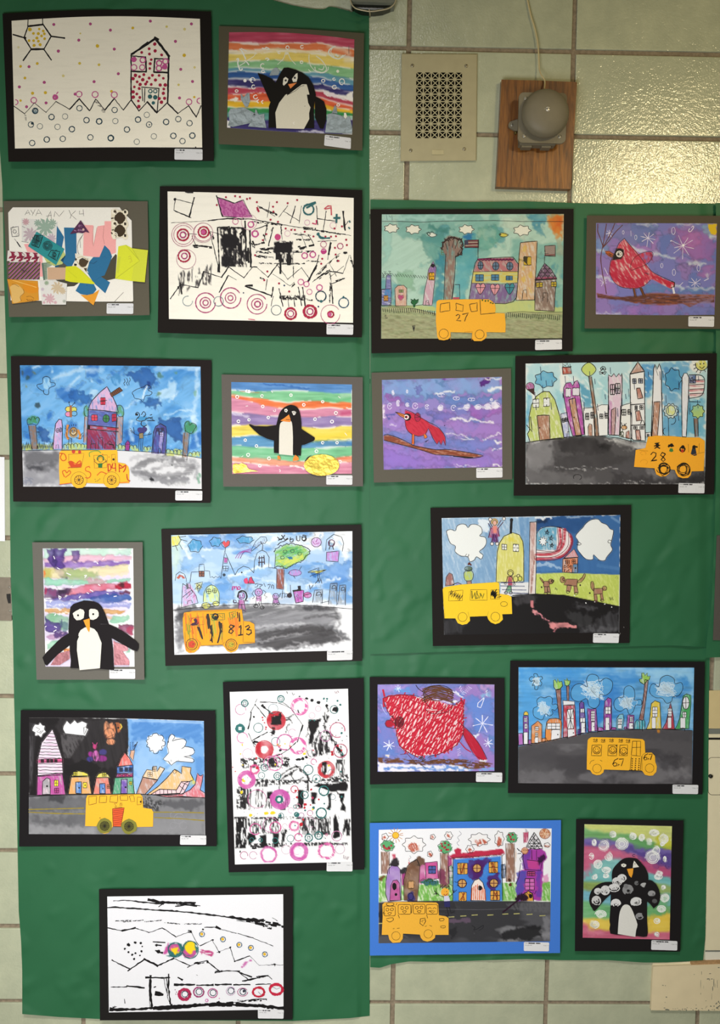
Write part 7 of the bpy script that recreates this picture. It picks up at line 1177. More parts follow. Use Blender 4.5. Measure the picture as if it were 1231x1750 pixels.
def a20():
    A=Art('mounted_artwork','black matted snowy painting of a paper penguin with pointed flippers at the lower right',975,1390,6.005,'171416','60 60 1163 74 1128 1420 48 1414',(0,0,0,0),lift=(.001,.003,.001,.001),seed=20)
    c=Cv(A,'146 112 1044 132 1020 1296 128 1276',base='d8dc8a');xs=(130,350,600,800,1050)
    c.bands(xs,[(fl('0 0 0 0 0'),'cfd684'),(fl('150 190 200 270 350'),'72a86a'),(fl('240 260 300 360 380'),'6a5aa0'),(fl('330 330 410 470 560'),'c25e80'),(fl('600 460 470 610 640'),'72b4b4'),(fl('700 700 720 720 740'),'8aa45a'),(fl('800 790 800 820 830'),'74b0c0'),(fl('900 930 930 940 960'),'6cac74'),(fl('1080 1090 1080 1060 1010'),'e2c656'),(fl('1130 1200 1210 1220 1210'),'c4607c')],wob=4,soft=6,streak=.09)
    for t,q,a in(('160 120 500 130 900 150 1040 160 1040 200 760 230 500 210 200 160','ccd47a',.8),('900 250 1040 240 1036 390 960 360 860 320','c4c232',.8),('600 260 850 300 900 380 650 360','5a9a5e',.7),('640 390 1036 410 1030 580 860 560 700 450','54408a',.8),('500 370 640 360 700 400 560 410','54488a',.8),('250 300 420 260 420 330 300 330','6f6a9a',.5),('740 470 800 480 1030 580 1024 670 860 640 780 560','b04a78',.8),('150 360 460 340 700 440 600 470 420 470 300 480 200 620 150 680','c86a8a',.7),('220 520 440 470 440 560 240 640','84c0ba',.7),('820 820 1020 840 1016 1000 900 1080 800 1090','68a868',.8),('800 1100 840 1040 940 1060 1000 1000 1016 1010 1016 1210 800 1210','e2c24a',.8),('160 1090 410 1090 410 1210 200 1200','e0c454',.8),('160 1190 300 1200 400 1240 200 1270','d88aa0',.6),('150 760 400 730 400 780 150 800','8a8e4e',.5)):c.poly(t,q,a=a,wob=5,soft=5,edge=.08,tex='wc')
    c.ln('400 480 480 490 440 600',14,'a8d0c8',a=.5,soft=6);K=c.ink
    def dab(C_,x,y,rx,ry,q='e6eae4',a=.9,ink=None):
        I=ink or K
        if ink is None:C_.ell(x,y,rx,ry,q,a=a*.8,wob=3,tex='wc')
        else:I.blot(circ(x,y,rx,ry,n=12)[:-1]*(1+(_rs.rand(12,1)-.5)*.02),q)
        for s in(.95,.7,.42):I.ring(x,y,rx*s,6*(1 if ink is None else 1.1),'f0f1ee' if ink is None else 'f0f0f0',_rs.rand()*360,_rs.rand()*360+300,ry=ry*s)
    for x,y,rx,ry in((437,216,34,32),(338,330,58,56),(530,314,68,62),(646,236,34,34),(738,250,34,36),(806,290,32,36),(862,200,50,34),(960,264,48,48),(948,316,24,22),(880,380,40,44),(846,452,68,66),(970,470,16,30),(218,440,24,32),(394,444,40,44),(284,522,44,44),(370,580,46,30),(252,654,34,32),(364,636,30,28),(912,616,34,28),(904,650,42,30),(956,760,22,22),(968,866,48,42),(936,980,46,34),(312,1036,60,42),(248,1142,50,40),(890,1104,32,28),(888,1240,24,22),(246,300,22,34)):dab(c,x,y,rx,ry)
    K.ring(654,432,16,5,'2a2050',60,300,ry=10);[K.disc(880+_rs.rand()*140,420+_rs.rand()*150,4,'33285c',jit=.4)for k in range(16)];c.build()
    pl=A.plane('146 112 1044 1296');C=lambda*a,**k:Cut(A,*a,plane=pl,**k);B='191618'
    C('flipper',smooth('430 705 360 706 300 724 250 756 212 806 194 870 200 930 225 975 250 1004 300 950 360 880 420 830',2),B,k=1);C('flipper','790 680 840 692 880 726 910 780 924 840 920 890 900 940 856 976 820 930 786 900 740 840',B,k=3)
    b=C('body',smooth('426 640 430 600 446 560 490 510 540 470 580 458 640 458 690 470 730 510 770 560 796 620 800 680 790 740 788 900 788 1100 794 1180 786 1264 700 1262 560 1250 412 1234 410 1140 402 1100 412 980 416 840 430 720',2),B,k=2);I=b.ink
    def dk(x,y,rx,ry,q,w): 
        for s in np.linspace(1,.2,max(3,int(rx/8))):I.ring(x,y,rx*s,w,q,_rs.rand()*200,300+_rs.rand()*200,ry=ry*s)
    for x,y,rx,ry,q in((530,670,44,42,'d8d8d8'),(482,700,48,40,'d0d0d0'),(450,765,56,38,'d4d4d4'),(592,785,52,50,'8a8a8c'),(680,716,18,18,'6a6a6c'),(758,738,34,22,'b0b0b0'),(468,926,48,44,'dadada'),(678,910,56,46,'d8d8d8'),(712,1056,38,30,'8f8f92'),(570,748,20,20,'7a7a7c')):dk(x,y,rx,ry,q,8)
    for ct,L_ in((A.cuts[0],((285,800,36,30,'d0d0d0'),(268,898,44,48,'c8c8c8'),(360,790,44,46,'d4d4d4'))),(A.cuts[1],((836,822,34,26,'9a9a9c'),(866,900,22,18,'5a5a5c')))):
        I=ct.ink;[dk(x,y,rx,ry,q,8)for x,y,rx,ry,q in L_]
    I=b.ink
    C('belly',smooth('488 1238 496 1110 510 1010 540 950 575 936 610 950 640 1000 662 1060 690 1140 676 1200 668 1268',2),'d9d8d2',k=4)
    e=C('eye','522 524 548 514 576 526 572 545 552 554 526 544','e2dfd4',k=4);e.ink.disc(548,534,5,'181416');e=C('eye','656 486 706 550 642 560 646 520','e2dfd4',k=4);e.ink.disc(664,518,5,'181416')
    C('beak','582 572 648 564 642 620 628 660 606 640','e8a032',k=5);A.card('834 1302 1100 1312 1098 1408 830 1400','12 6');A.done()
for f in(a11,a12,a13,a14,a17,a20):f()
def hz(c,K,t,q,**k):house(c,K,t,q,**k)
def a15():
    A=Art('mounted_artwork','black matted rainy town of tall white buildings with a bus marked 28',870,595,3.410,'181311','38 46 1212 30 1196 852 28 860',(2,0,2,0),lift=(.001,.004,0,.001),seed=15)
    c=Cv(A,'98 90 1158 72 1142 792 98 794',(0,0,0,0),base='dfe2de');K=c.ink
    c.blotch('a5cbd2',.46,34,.8,.08,edge=.05)
    for t,q,a in(('100 92 300 90 300 360 220 250 140 250 100 420','9ccad2',.8),('100 250 140 280 110 480 98 480','4a98bc',.7),('270 240 340 300 320 400 290 370','8cc0cc',.7),('400 150 580 150 580 330 500 330 480 250','9cccd2',.8),('400 200 480 240 490 345 430 345','3f8cae',.8),('430 110 580 90 560 160 500 200','b8d8da',.7),('770 100 850 90 840 230 800 310 790 200','2f7ec0',.8),('880 90 1060 80 1040 180 1000 320 1010 510 890 510 900 300','4c94c4',.75),('900 120 960 110 1000 240 940 260','2a70b4',.6),('1000 290 1140 300 1140 510 1000 500','4a9cc0',.75),('660 200 710 200 710 320 660 320','a0ccd4',.7),('500 340 580 330 570 380 510 400','b4d6dc',.7),('300 95 420 90 410 150 350 190','b0d4d8',.7)):c.poly(t,q,a=a,wob=5,soft=4,tex='wc')
    for k in range(34):x=110+_rs.rand()*1030;y=100+_rs.rand()*200;c.ln([(x,y),(x+30,y+50*_rs.rand())],9,'e8ecea',a=.6,tex='br',ang=60,wob=2)
    R_='98 550 200 530 340 518 450 512 540 514 640 528 740 548 900 552 1140 560 1144 796 98 796'
    c.poly(R_,'4e4c4e',wob=1)
    for t,q,a in(('98 552 250 525 240 640 160 720 98 700','8f8e90',.8),('98 700 300 720 500 760 500 796 98 796','6e6c6e',.7),('560 520 820 556 820 600 640 570','d6d6d4',.8),('280 530 500 520 600 580 560 620 300 600','2c2a2c',.85),('250 640 560 600 740 640 600 700 280 720','3a383a',.8),('560 690 740 640 730 700 980 710 900 760 600 740','4a484c',.7),('120 600 260 560 260 680 140 700','777577',.7),('520 560 600 570 580 600 530 590','161416',.8),('980 750 1144 740 1144 790 980 790','201e20',.9),('800 700 960 712 980 760 840 770','8a888a',.7),('600 730 960 770 940 796 600 796','333134',.8)):c.poly(t,q,a=a,wob=6,soft=6,tex='wc')
    for t,w in(('430 710 540 704 650 694',5),('640 770 720 774 800 778',4),('100 745 130 790 220 792',5),('100 792 1140 790',5),('105 560 180 548',6),('260 690 360 700 480 690',4)):c.ln(t,w,'c8c7c6',a=.7,wob=3,tex='dryw')
    K.ring(400,752,24,4,'232124',150,420,ry=16);K.ln('98 550 200 536 270 526 340 518 460 512 560 514 640 524 700 540 800 548',3.5)
    for k in range(44):x=105+_rs.rand()*1040;y=96+_rs.rand()*280;K.ln([(x,y),(x+3,y+26+26*_rs.rand())],3.2,'22345a')
    # clouds, flag, sun
    def puff(cx,cy,rx,ry,n,q,f=.12):p=[(cx+rx*(1+f*(-1)**k)*math.cos(k*2*math.pi/n),cy+ry*(1+f*(-1)**k)*math.sin(k*2*math.pi/n))for k in range(n)];c.poly(p,q,sm=3,tex='wc',a=.9);K.ln(p,3.5,sm=3,closed=True)
    puff(214,182,60,46,14,'4a98c0');puff(958,182,46,62,14,'4a94bc');puff(1102,368,36,38,16,'b8cc6a');puff(466,124,40,38,8,'c3cf78',.06);c.ell(466,122,38,34,'bccb66',tex='crd')
    puff(944,366,40,42,20,'e4e6d8',.1);K.ring(944,364,27,3.5,ry=30);c.ell(944,364,25,28,'d3d98e',tex='cr');K.ln('930 406 932 512',3);K.ring(950,420,22,3,BK,-60,100,ry=24);K.ring(912,486,12,3,BK,90,270,ry=20)
    c.ell(1124,98,34,30,'d0cc6a',tex='cr');K.ring(1124,94,36,4,BK,20,190,ry=36);K.lns('1092 98 1076 98/1094 112 1078 122/1104 124 1092 140/1120 132 1114 146/1140 124 1146 138',3.5);K.disc(1116,92,4);K.disc(1136,90,4);K.ln('1112 108 1126 118 1140 106',3.5,sm=3)
    hz(c,K,'1010 516 1008 300 1010 170 1022 146 1038 146 1050 170 1046 300 1034 518','dfe0e6',w=4,tex='cr');c.poly('1052 158 1120 160 1140 190 1136 250 1110 284 1054 290','e4dedc')
    for k in range(4):c.ln([(1054,196+k*26),(1134,192+k*26)],12,'c07078',tex='cr',a=.9);K.ln([(1054,188+k*26),(1136,184+k*26)],3.5)
    c.poly('1052 158 1090 158 1090 204 1054 204','4a6496',tex='crd');K.ln('1068 168 1072 182 1086 182 1074 190 1080 202 1066 192 1054 200 1060 186 1050 176 1064 178',4,closed=True);K.ln('1050 156 1110 156 1136 170 1142 200 1136 250 1116 280 1054 292',4,sm=3);K.lns('1090 158 1088 204 1054 204/1054 312 1118 314',3.5)
    c.poly('1078 410 1102 410 1104 516 1086 516','8a6250',tex='crd');K.lns('1078 408 1086 516/1102 408 1104 514',4)
    # left: ice cream, green dome
    c.ell(124,224,24,22,'a23a7a',tex='crd');K.ring(124,224,24,3,ry=24);K.blot('104 240 148 234 150 276','3a2424')
    hz(c,K,'120 480 118 400 132 330 160 280 200 252 236 254 268 300 298 400 322 526 176 538 124 546 108 500','b4c264',w=4,sm=0);K.ln('104 448 136 488 126 400',4)
    for x,y in((158,322),(220,316)):K.win(x-17,y-24,x+17,y+24,4,fill='dcdedc',sk=-2)
    hz(c,K,'164 394 200 390 236 392 240 530 180 538','a07058',w=4);K.disc(180,464,4)
    hz(c,K,'302 384 340 374 352 516 322 524','aeb4d4',w=3,tex='cr');K.win(310,410,324,432,5);K.win(328,406,340,428,5);K.lns('338 522 342 486 352 486',3)
    # heart tower
    hz(c,K,'372 512 346 420 320 280 320 230 334 204 360 200 372 220 384 196 400 188 412 216 410 250 430 380 440 504','a8449a',w=4,sm=0);hz(c,K,'350 300 386 290 400 380 424 510 390 512','b08460',w=4);K.disc(380,404,4);K.win(332,234,360,284,4,fill='d8d4dc');K.win(372,232,410,276,4,fill='d8d4dc')
    c.poly('312 110 360 112 366 148 314 152','a84434',tex='crd');K.ln('312 110 360 112 366 148 314 152',3.5,closed=True);K.lns('316 108 312 90 330 104 340 88 348 106 356 92 360 112/312 112 364 108',4)
    hz(c,K,'434 350 494 346 500 514 444 512','e2e2e0',w=3,tex=None);K.win(448,380,466,416,5);K.win(478,374,494,408,5);hz(c,K,'464 512 462 460 470 440 484 446 486 512','b07c64',w=3)
    c.poly('466 164 480 166 500 300 524 512 500 514 486 330','946a52',tex='crd',ang=82);K.lns('464 162 486 300 500 400 504 514/482 166 500 290 516 400 524 512',4)
    K.lns('534 118 546 106 560 110 566 124 556 132 568 140 560 152 546 148 530 152 528 138 540 130 534 118/540 126 562 122/534 142 560 140',4);K.disc(548,118,5);K.disc(546,144,5)
    hz(c,K,'508 344 540 330 578 330 576 508 524 512','e4e4e2',w=3,tex=None);K.win(530,384,548,410,5);K.win(560,380,576,408,5)
    # crown tower
    hz(c,K,'582 506 580 156 598 166 612 148 626 168 642 148 652 164 660 146 660 240 648 508','d6bccc',w=4.5,tex='cr');hz(c,K,'596 506 598 360 622 346 624 380 616 508','b08a88',w=4);K.win(592,212,616,270,5);K.win(622,206,648,264,5);c.poly('582 300 600 310 600 500 584 500','b868a8',tex='cr',a=.6)
    hz(c,K,'652 336 716 318 718 528 644 516','e4e4e0',w=3,tex=None);K.win(660,358,682,390,5);K.win(694,358,708,386,5);hz(c,K,'682 524 684 490 702 480 704 528','a86a58',w=3)
    # pointed tower
    hz(c,K,'712 520 706 150 790 136 792 320 796 540 726 536','e5e5e4',w=4.5,tex=None);hz(c,K,'706 152 752 80 790 134','b48c7c',w=4.5);K.win(722,178,742,206,4.5,fill='9aa0b4');K.win(756,178,780,204,4.5,fill='9aa0b4');hz(c,K,'744 234 764 232 782 290 752 296','b07060',w=4);K.lns('708 330 792 324/710 450 796 446',4.5)
    K.win(736,336,748,362,5);K.win(764,334,782,358,5);hz(c,K,'738 368 762 364 776 420 744 424','b07060',w=4);K.win(728,456,748,472,4.5);K.win(764,456,788,472,4.5);hz(c,K,'738 478 762 476 770 534 744 536','b07060',w=4);K.lns('712 500 712 550/768 440 774 422 786 424 792 450 770 446',4)
    c.ell(672,462,16,12,'c8843c',tex='crd');K.ring(672,462,16,3.5,ry=12);K.lns('660 450 656 434/676 450 684 438/664 476 656 500 670 520/672 440 676 454',3.5);K.ring(660,500,9,4,'3a4a2a',ry=14)
    hz(c,K,'830 514 838 300 844 120 852 94 864 124 878 90 890 130 890 250 898 514','e2e2e4',w=4.5,tex=None);hz(c,K,'834 514 846 314 882 312 866 514','b08068',w=4);K.disc(842,396,4);K.ln('850 106 870 160',2);hz(c,K,'796 494 828 490 828 518 798 518','e0e0e0',w=3,tex=None);K.win(806,502,818,514,4)
    c.build()
    b=bus(A,'812 516 860 510 940 512 1030 520 1110 520 1142 540 1142 600 1136 716 1066 718 1060 740 1044 756 1014 758 988 750 974 728 968 710 940 706 934 730 914 746 884 748 860 736 852 712 850 700 730 692 740 594 796 582',col='f0a92e');I=b.ink
    for x,y,s in((900,706,40),(1018,708,44)):
        for k in range(9):I.ring(x+(_rs.rand()-.5)*10,y+(_rs.rand()-.5)*10,s*(.45+.5*_rs.rand()),3.4,'221a0c',_rs.rand()*300,_rs.rand()*300+260,ry=s*(.5+.45*_rs.rand()))
    I.lns('828 620 840 606 858 612 856 630 838 650 828 658 862 652/912 616 894 608 884 624 900 634 912 650 900 660 888 650 900 634 912 618',5.5,'1c160a')
    for x,y,q in((864,572,'d8a040'),(946,594,'3f7a3a'),(1012,600,'b8301c'),(1078,606,'28303c')):
        if x==946:I.blot('940 584 954 584 960 600 948 606 934 600',q)
        elif x==1012:I.ring(x,590,14,7,'1c140c');I.blot('1004 590 1020 590 1018 608 1006 608',q)
        elif x==1078:I.blot('1070 580 1088 582 1096 624 1080 628 1060 616',q)
        I.disc(x+2,566+(x>1000)*10,11,'1a140e'); 
    I.lns('848 570 880 566/850 584 864 576 880 584/852 556 876 552',6,'1c140c');I.lns('932 566 960 570/930 574 946 566/1076 572 1098 576',8,'1c140c');I.lns('1046 560 1048 606/1110 556 1108 610',2.4,'9a6a1c');I.ring(788,664,20,2,'d8901c',180,420,ry=14);I.ring(784,612,16,2,'d8901c',100,400,ry=10);I.lns('1064 624 1096 616 1140 606/760 594 810 600',2,'b87a1c')
    A.card('990 786 1142 789 1140 846 988 844','8 5');A.done()
def a16():
    A=Art('mounted_artwork','black matted picture of three brown dogs, a flag and a plain yellow bus',730,855,3.419,'181413','20 44 1194 27 1184 834 34 852',(0,0,0,0),lift=(.001,.003,0,.001),seed=16)
    c=Cv(A,'86 104 1130 86 1124 772 100 786',base='dde1e6');K=c.ink
    c.poly('86 104 720 94 700 560 90 520','8fb0cc',a=.7,wob=3,tex='br',ang=70);c.poly('86 104 640 96 640 560 90 500','6e96bc',tex='cr',ang=75,a=.55);c.poly('340 100 410 300 400 480 250 500 330 320','5f8ab4',a=.5,tex='br',ang=70,wob=5);c.poly('540 100 600 100 600 500 560 500','4f7fb0',a=.6,tex='br',ang=85);c.poly('300 110 360 110 350 180 300 170','e6eaee',a=.8,wob=4)
    c.poly('640 96 720 96 860 90 1130 86 1130 440 900 432 640 430','35639a',wob=2);c.poly('640 110 760 100 900 90 1000 100 900 200 740 170 640 180','1d4478',a=.8,wob=5,tex='wc',soft=4);c.poly('700 140 640 140 640 110 700 100','0e2440',a=.8,wob=4,soft=4);c.poly('880 340 1080 340 1128 260 1128 430 900 420','3c6ca4',a=.8,tex='br',wob=5);c.poly('640 350 800 350 800 420 640 425','4a7ab0',a=.9,wob=4,tex='br');c.ln('650 380 700 372 780 395',14,'b8cce0',a=.7,tex='br',wob=3);c.ln('820 98 900 96 960 92',12,'c8d4e0',a=.6,tex='br',wob=3);c.ln('1080 100 1126 130',14,'7a9cc4',a=.6);c.ln('1000 380 1120 400',20,'5a88b8',a=.5,tex='br')
    c.ln('640 100 720 104',16,'e2e4e6',a=.9,wob=3);c.poly('636 430 800 424 1126 436 1122 620 960 590 800 560 636 548','c9d27a');c.poly('636 430 800 424 1126 436 1122 620 960 590 800 560 636 548','b0c054',tex='cr',ang=70,a=.8)
    c.poly('430 480 620 478 620 552 430 552','d9dadc');K.lns('432 482 568 478/430 500 570 502/440 522 580 524/450 540 590 545',3.5,'2a3a6a')
    c.poly('90 640 500 560 640 546 800 552 960 584 1126 620 1124 774 100 788','121012')
    for t,q,a in(('500 556 640 552 640 590 520 610','4a484c',.7),('860 606 1000 620 1000 640 870 630','56565a',.7),('820 650 980 680 960 740 840 720','3a3a3c',.7),('1000 690 1124 640 1124 770 960 760','4c4c50',.7),('100 690 250 700 180 780 100 780','3c3c40',.7),('900 740 1100 740 1100 772 900 776','6a6a6e',.6)):c.poly(t,q,a=a,wob=6,soft=5,tex='br')
    c.poly('710 706 740 712 800 716 880 736 860 748 800 750 740 748 712 738','d88a8c',wob=3,tex='wc',a=1);c.ln('612 592 614 622',16,'c4787c',wob=2);c.ln('624 640 650 668 680 690 716 712',12,'c8808a',wob=4,tex='dryw');c.ell(632,652,14,12,'d48e90',wob=3);c.ln('745 766 765 745',8,'b87078',wob=3)
    K.ln('500 556 640 548 800 556 920 582 1000 596 1126 622',4,'0e0c0e');[K.disc(x,y,4,'dfe0e0',jit=.5)for x,y in((862,556),(930,600),(980,594),(1080,624),(1040,606))]
    def cl(t):c.poly(t,'dfe2e0',sm=3);K.ln(t,3.2,sm=3,closed=True)
    cl('118 200 116 178 140 170 166 178 176 150 204 138 228 144 240 160 256 142 290 142 318 160 322 190 308 208 340 216 348 246 334 276 306 300 328 320 316 344 290 330 276 350 250 358 238 330 200 326 164 300 166 268 136 250');cl('884 240 868 210 890 180 910 160 930 134 960 114 1000 110 1020 130 1050 142 1072 168 1090 176 1084 220 1074 260 1084 290 1052 330 1040 352 1008 350 974 320 970 346 930 344 896 310 878 280')
    K.lns('232 314 224 326 240 330 244 316/874 246 886 244 902 256 888 262 874 256/1080 236 1062 232 1058 246 1070 250/975 318 1002 352',3,sm=2);K.blot('974 320 1008 352 984 342','5a86b0')
    # hero
    c.poly('372 160 420 160 424 210 408 218 360 218','a84a6a',tex='crd');c.poly('380 196 412 196 420 246 374 246','5a2a6a',tex='crd');c.ell(396,128,18,20,'c8a040',tex='crd');c.ell(396,132,12,15,'d8a898');K.ring(396,132,12,2.5,ry=15);K.ring(394,126,18,4,'a87a20',150,390);c.poly('384 150 410 150 408 190 388 192','d88478')
    K.lns('382 156 366 126/376 164 358 134/412 150 434 116/416 164 446 126/360 218 372 164/424 210 412 168/378 246 392 200/410 244 400 204',4,'4a1a34');[K.ring(x,y,10,3,'2a2024')for x,y in((370,112),(450,108),(380,254),(410,254))];[K.disc(x,y,8,'dcd6d0')for x,y in((370,112),(450,108),(380,254),(410,254))]
    # yellow tower
    c.poly('404 480 410 300 420 250 450 210 500 190 540 200 562 240 566 300 566 470 500 482','d9d69c');c.poly('404 480 410 300 420 250 450 210 500 190 540 200 562 240 566 300 566 470 500 482','c8c460',tex='cr',ang=85,a=.8);K.ln('404 478 406 380 412 300 424 250 450 210 500 188 540 202 560 240 566 300 566 472',3.5,sm=0);K.ln('406 478 560 480',3,'2a3a6a');K.ln('494 116 490 190',14);K.disc(494,114,10);K.win(438,256,466,288,3.5,fill='dfe0d8',sk=2);K.win(504,256,536,298,3.5,fill='dfe0d8',sk=2);c.ell(500,230,30,12,'d2c23a',a=.6,tex='cr',wob=3)
    # pole and flag
    c.poly('602 128 640 126 634 548 596 546','d9cfcc');c.poly('604 130 636 130 620 400 604 520','a87a72',tex='cr',ang=85,a=.7);K.lns('602 128 598 400 594 548/640 126 638 400 634 546/600 128 640 126',3.5);c.ln('608 540 630 320',7,'8f5a4c',tex='cr')
    c.poly('640 190 670 160 720 152 800 164 840 200 846 240 820 300 760 340 640 350','e0d8d8')
    for t in('640 344 720 344 790 326 830 290 848 240 836 200','640 318 720 316 770 296 800 250 806 170','752 290 780 250 776 166'):c.ln(t,16,'b02a3a',sm=4,tex='crd')
    c.poly('640 190 680 158 760 156 756 290 640 290','5a9ab8',tex='crd');[K.ln(t,3,'5a1a2c',sm=4)for t in('640 352 740 348 810 320 846 260 848 220 820 180 760 156','640 334 730 332 790 306 826 260 826 190','640 306 740 304 784 270 794 170','640 290 760 292 762 160')];K.ln('640 196 664 166 720 152 790 160',3,sm=3)
    p=[(678+(28 if k%2==0 else 15)*math.cos(k*math.pi/8+.2),240+(32 if k%2==0 else 17)*math.sin(k*math.pi/8+.2))for k in range(16)];K.blot(p,'dfe2e4');K.ln(p,3.5,closed=True)
    for x,y,r in((702,188,17),(726,222,18),(730,264,15)):K.ln([(x+r*math.cos(k*4*math.pi/5-1.4),y+r*math.sin(k*4*math.pi/5-1.4))for k in range(6)],3.5)
    # dog house
    hz(c,K,'794 342 882 334 880 424 792 420','d07a50',w=3.5);hz(c,K,'800 338 860 284 886 332','d48a8a',w=3);c.poly('852 374 880 372 878 426 848 424','4a84b4',tex='crd');K.ln('848 424 854 374 880 372',3);K.disc(868,396,5);K.win(810,350,832,372,4);K.win(848,348,868,368,4)
    K.lns('802 380 802 396 812 394 812 382 802 380/818 384 822 396 832 390 828 380 818 384/844 380 836 382 836 390 844 388 844 380 842 400/802 420 802 402 812 404 804 410/818 418 820 410/832 404 824 408 832 416',3.6)
    def box(t):c.poly(t,'ad8a76',a=.9);c.poly(t,'9c6e58',tex='crd');K.ln(t,3,'3a2620',closed=True)
    for t in('680 474 718 472 714 506 682 504','686 506 702 506 704 540 688 542','702 504 716 504 722 538 708 540','816 460 880 462 876 502 800 494','820 494 846 496 836 534 814 530','858 500 876 500 884 540 862 542','974 516 1028 514 1026 546 976 550','976 550 992 550 996 592 980 590','1012 546 1026 546 1032 580 1018 586'):box(t)
    for x,y,rx,ry in((724,474,15,14),(792,464,14,18),(1038,514,13,13)):c.ell(x,y,rx,ry,'9c6e58',tex='crd');K.ring(x,y,rx,3,'3a2620',ry=ry)
    K.ring(734,472,6,6,'3a2620');K.ring(800,462,7,5,'5a3a30'); 
    for t in('682 486 672 474 658 452 670 458 682 476','878 480 900 480 922 452 926 432 918 430 908 450 890 464','974 530 958 510 958 480 970 474 978 500 976 520'):c.poly(t,'9c6e58',tex='crd');K.ln(t,3,'3a2620',sm=2,closed=True)
    for x,y in((694,544),(712,542),(824,536),(872,544),(986,592),(1024,584)):K.ring(x,y,10,3,'3a2620',ry=7)
    [K.disc(x,y,5)for x,y in((670,508),(896,496),(952,542))];K.zig(750,516,762,522,5,10,3);K.zig(1068,576,1088,574,5,20,4);K.lns('1100 456 1106 446 1118 450 1110 460',2,'8a9a4a')
    # people left
    c.poly('470 446 496 444 502 498 474 500','a03a54',tex='crd');c.poly('470 498 494 498 494 536 462 536','4a8a5a',tex='crd');K.ring(488,424,18,3,'3a2a2a',ry=18);K.ring(488,428,13,2.5,ry=13);K.lns('472 446 462 480 456 486/496 446 512 486/474 500 458 536/492 500 494 536/470 446 500 446',3.5,'3a1a24');K.ring(462,540,8,3);K.ring(490,540,8,3);K.ring(458,486,7,2.5);K.ring(510,490,6,2.5)
    K.ring(518,460,14,3,ry=18);c.ell(544,458,12,14,'c8cc5a',tex='crd');K.ring(544,458,12,3,ry=14);K.ring(534,440,8,3,BK,150,400)
    c.poly('222 416 262 414 272 440 262 466 226 468 216 440','b4c058',tex='crd');K.ln('222 416 262 412 272 440 260 468 226 470 216 440',3,closed=True,sm=3);c.ell(242,400,22,14,'5a6a54',tex='crd');K.ring(242,400,22,3,'2a3a30',ry=14);K.disc(248,372,8,'5a2a20',jit=.4);K.disc(256,376,6,'5a2a20',jit=.4);c.poly('232 470 258 468 260 488 234 490','a87a60',tex='crd');K.lns('232 470 234 490/258 468 260 486',3);K.lns('226 404 244 412 262 402',3,'2a3a30')
    hz(c,K,'108 500 112 450 130 424 148 432 160 494','8f5a54',w=3);c.poly('160 492 180 482 200 488','8a6aa0',tex='crd');K.ln('152 492 180 480 200 490',3);K.lns('1124 790 1130 776/1150 740 1152 744',2,'8a8a8a')
    c.build()
    b=bus(A,'100 508 200 492 410 478 422 484 424 546 478 554 494 566 498 664 440 666 444 696 424 716 400 724 374 714 358 696 352 676 250 680 252 704 234 722 206 728 180 718 166 690 102 690 92 520',col='eec42e',wheels=((208,682),(400,680)),wr=(40,26));I=b.ink
    I.lns('130 534 210 524 206 586 126 588 130 534/256 522 350 522 352 584 252 584 256 522/374 524 422 522 424 576 372 578 374 524',2.2,'6a5418');I.zig(135,540,200,570,12,44,4,'22200f');I.zig(262,560,330,560,8,34,5,'8a8020');I.lns('262 530 264 574/280 540 284 574 300 570/292 530 292 552/310 544 320 560',5,'5a5a1c');I.zig(380,540,404,560,9,34,9,'14120c');I.zig(396,530,424,570,6,30,5,'2a2610');I.ring(450,606,20,2.4,'6a5418',ry=14);I.lns('100 640 96 600/104 690 104 660/352 676 360 650/246 680 240 652',2,'b89a2a')
    A.card('972 777 1124 779 1120 834 970 832','8 4');A.done()
a15();a16()
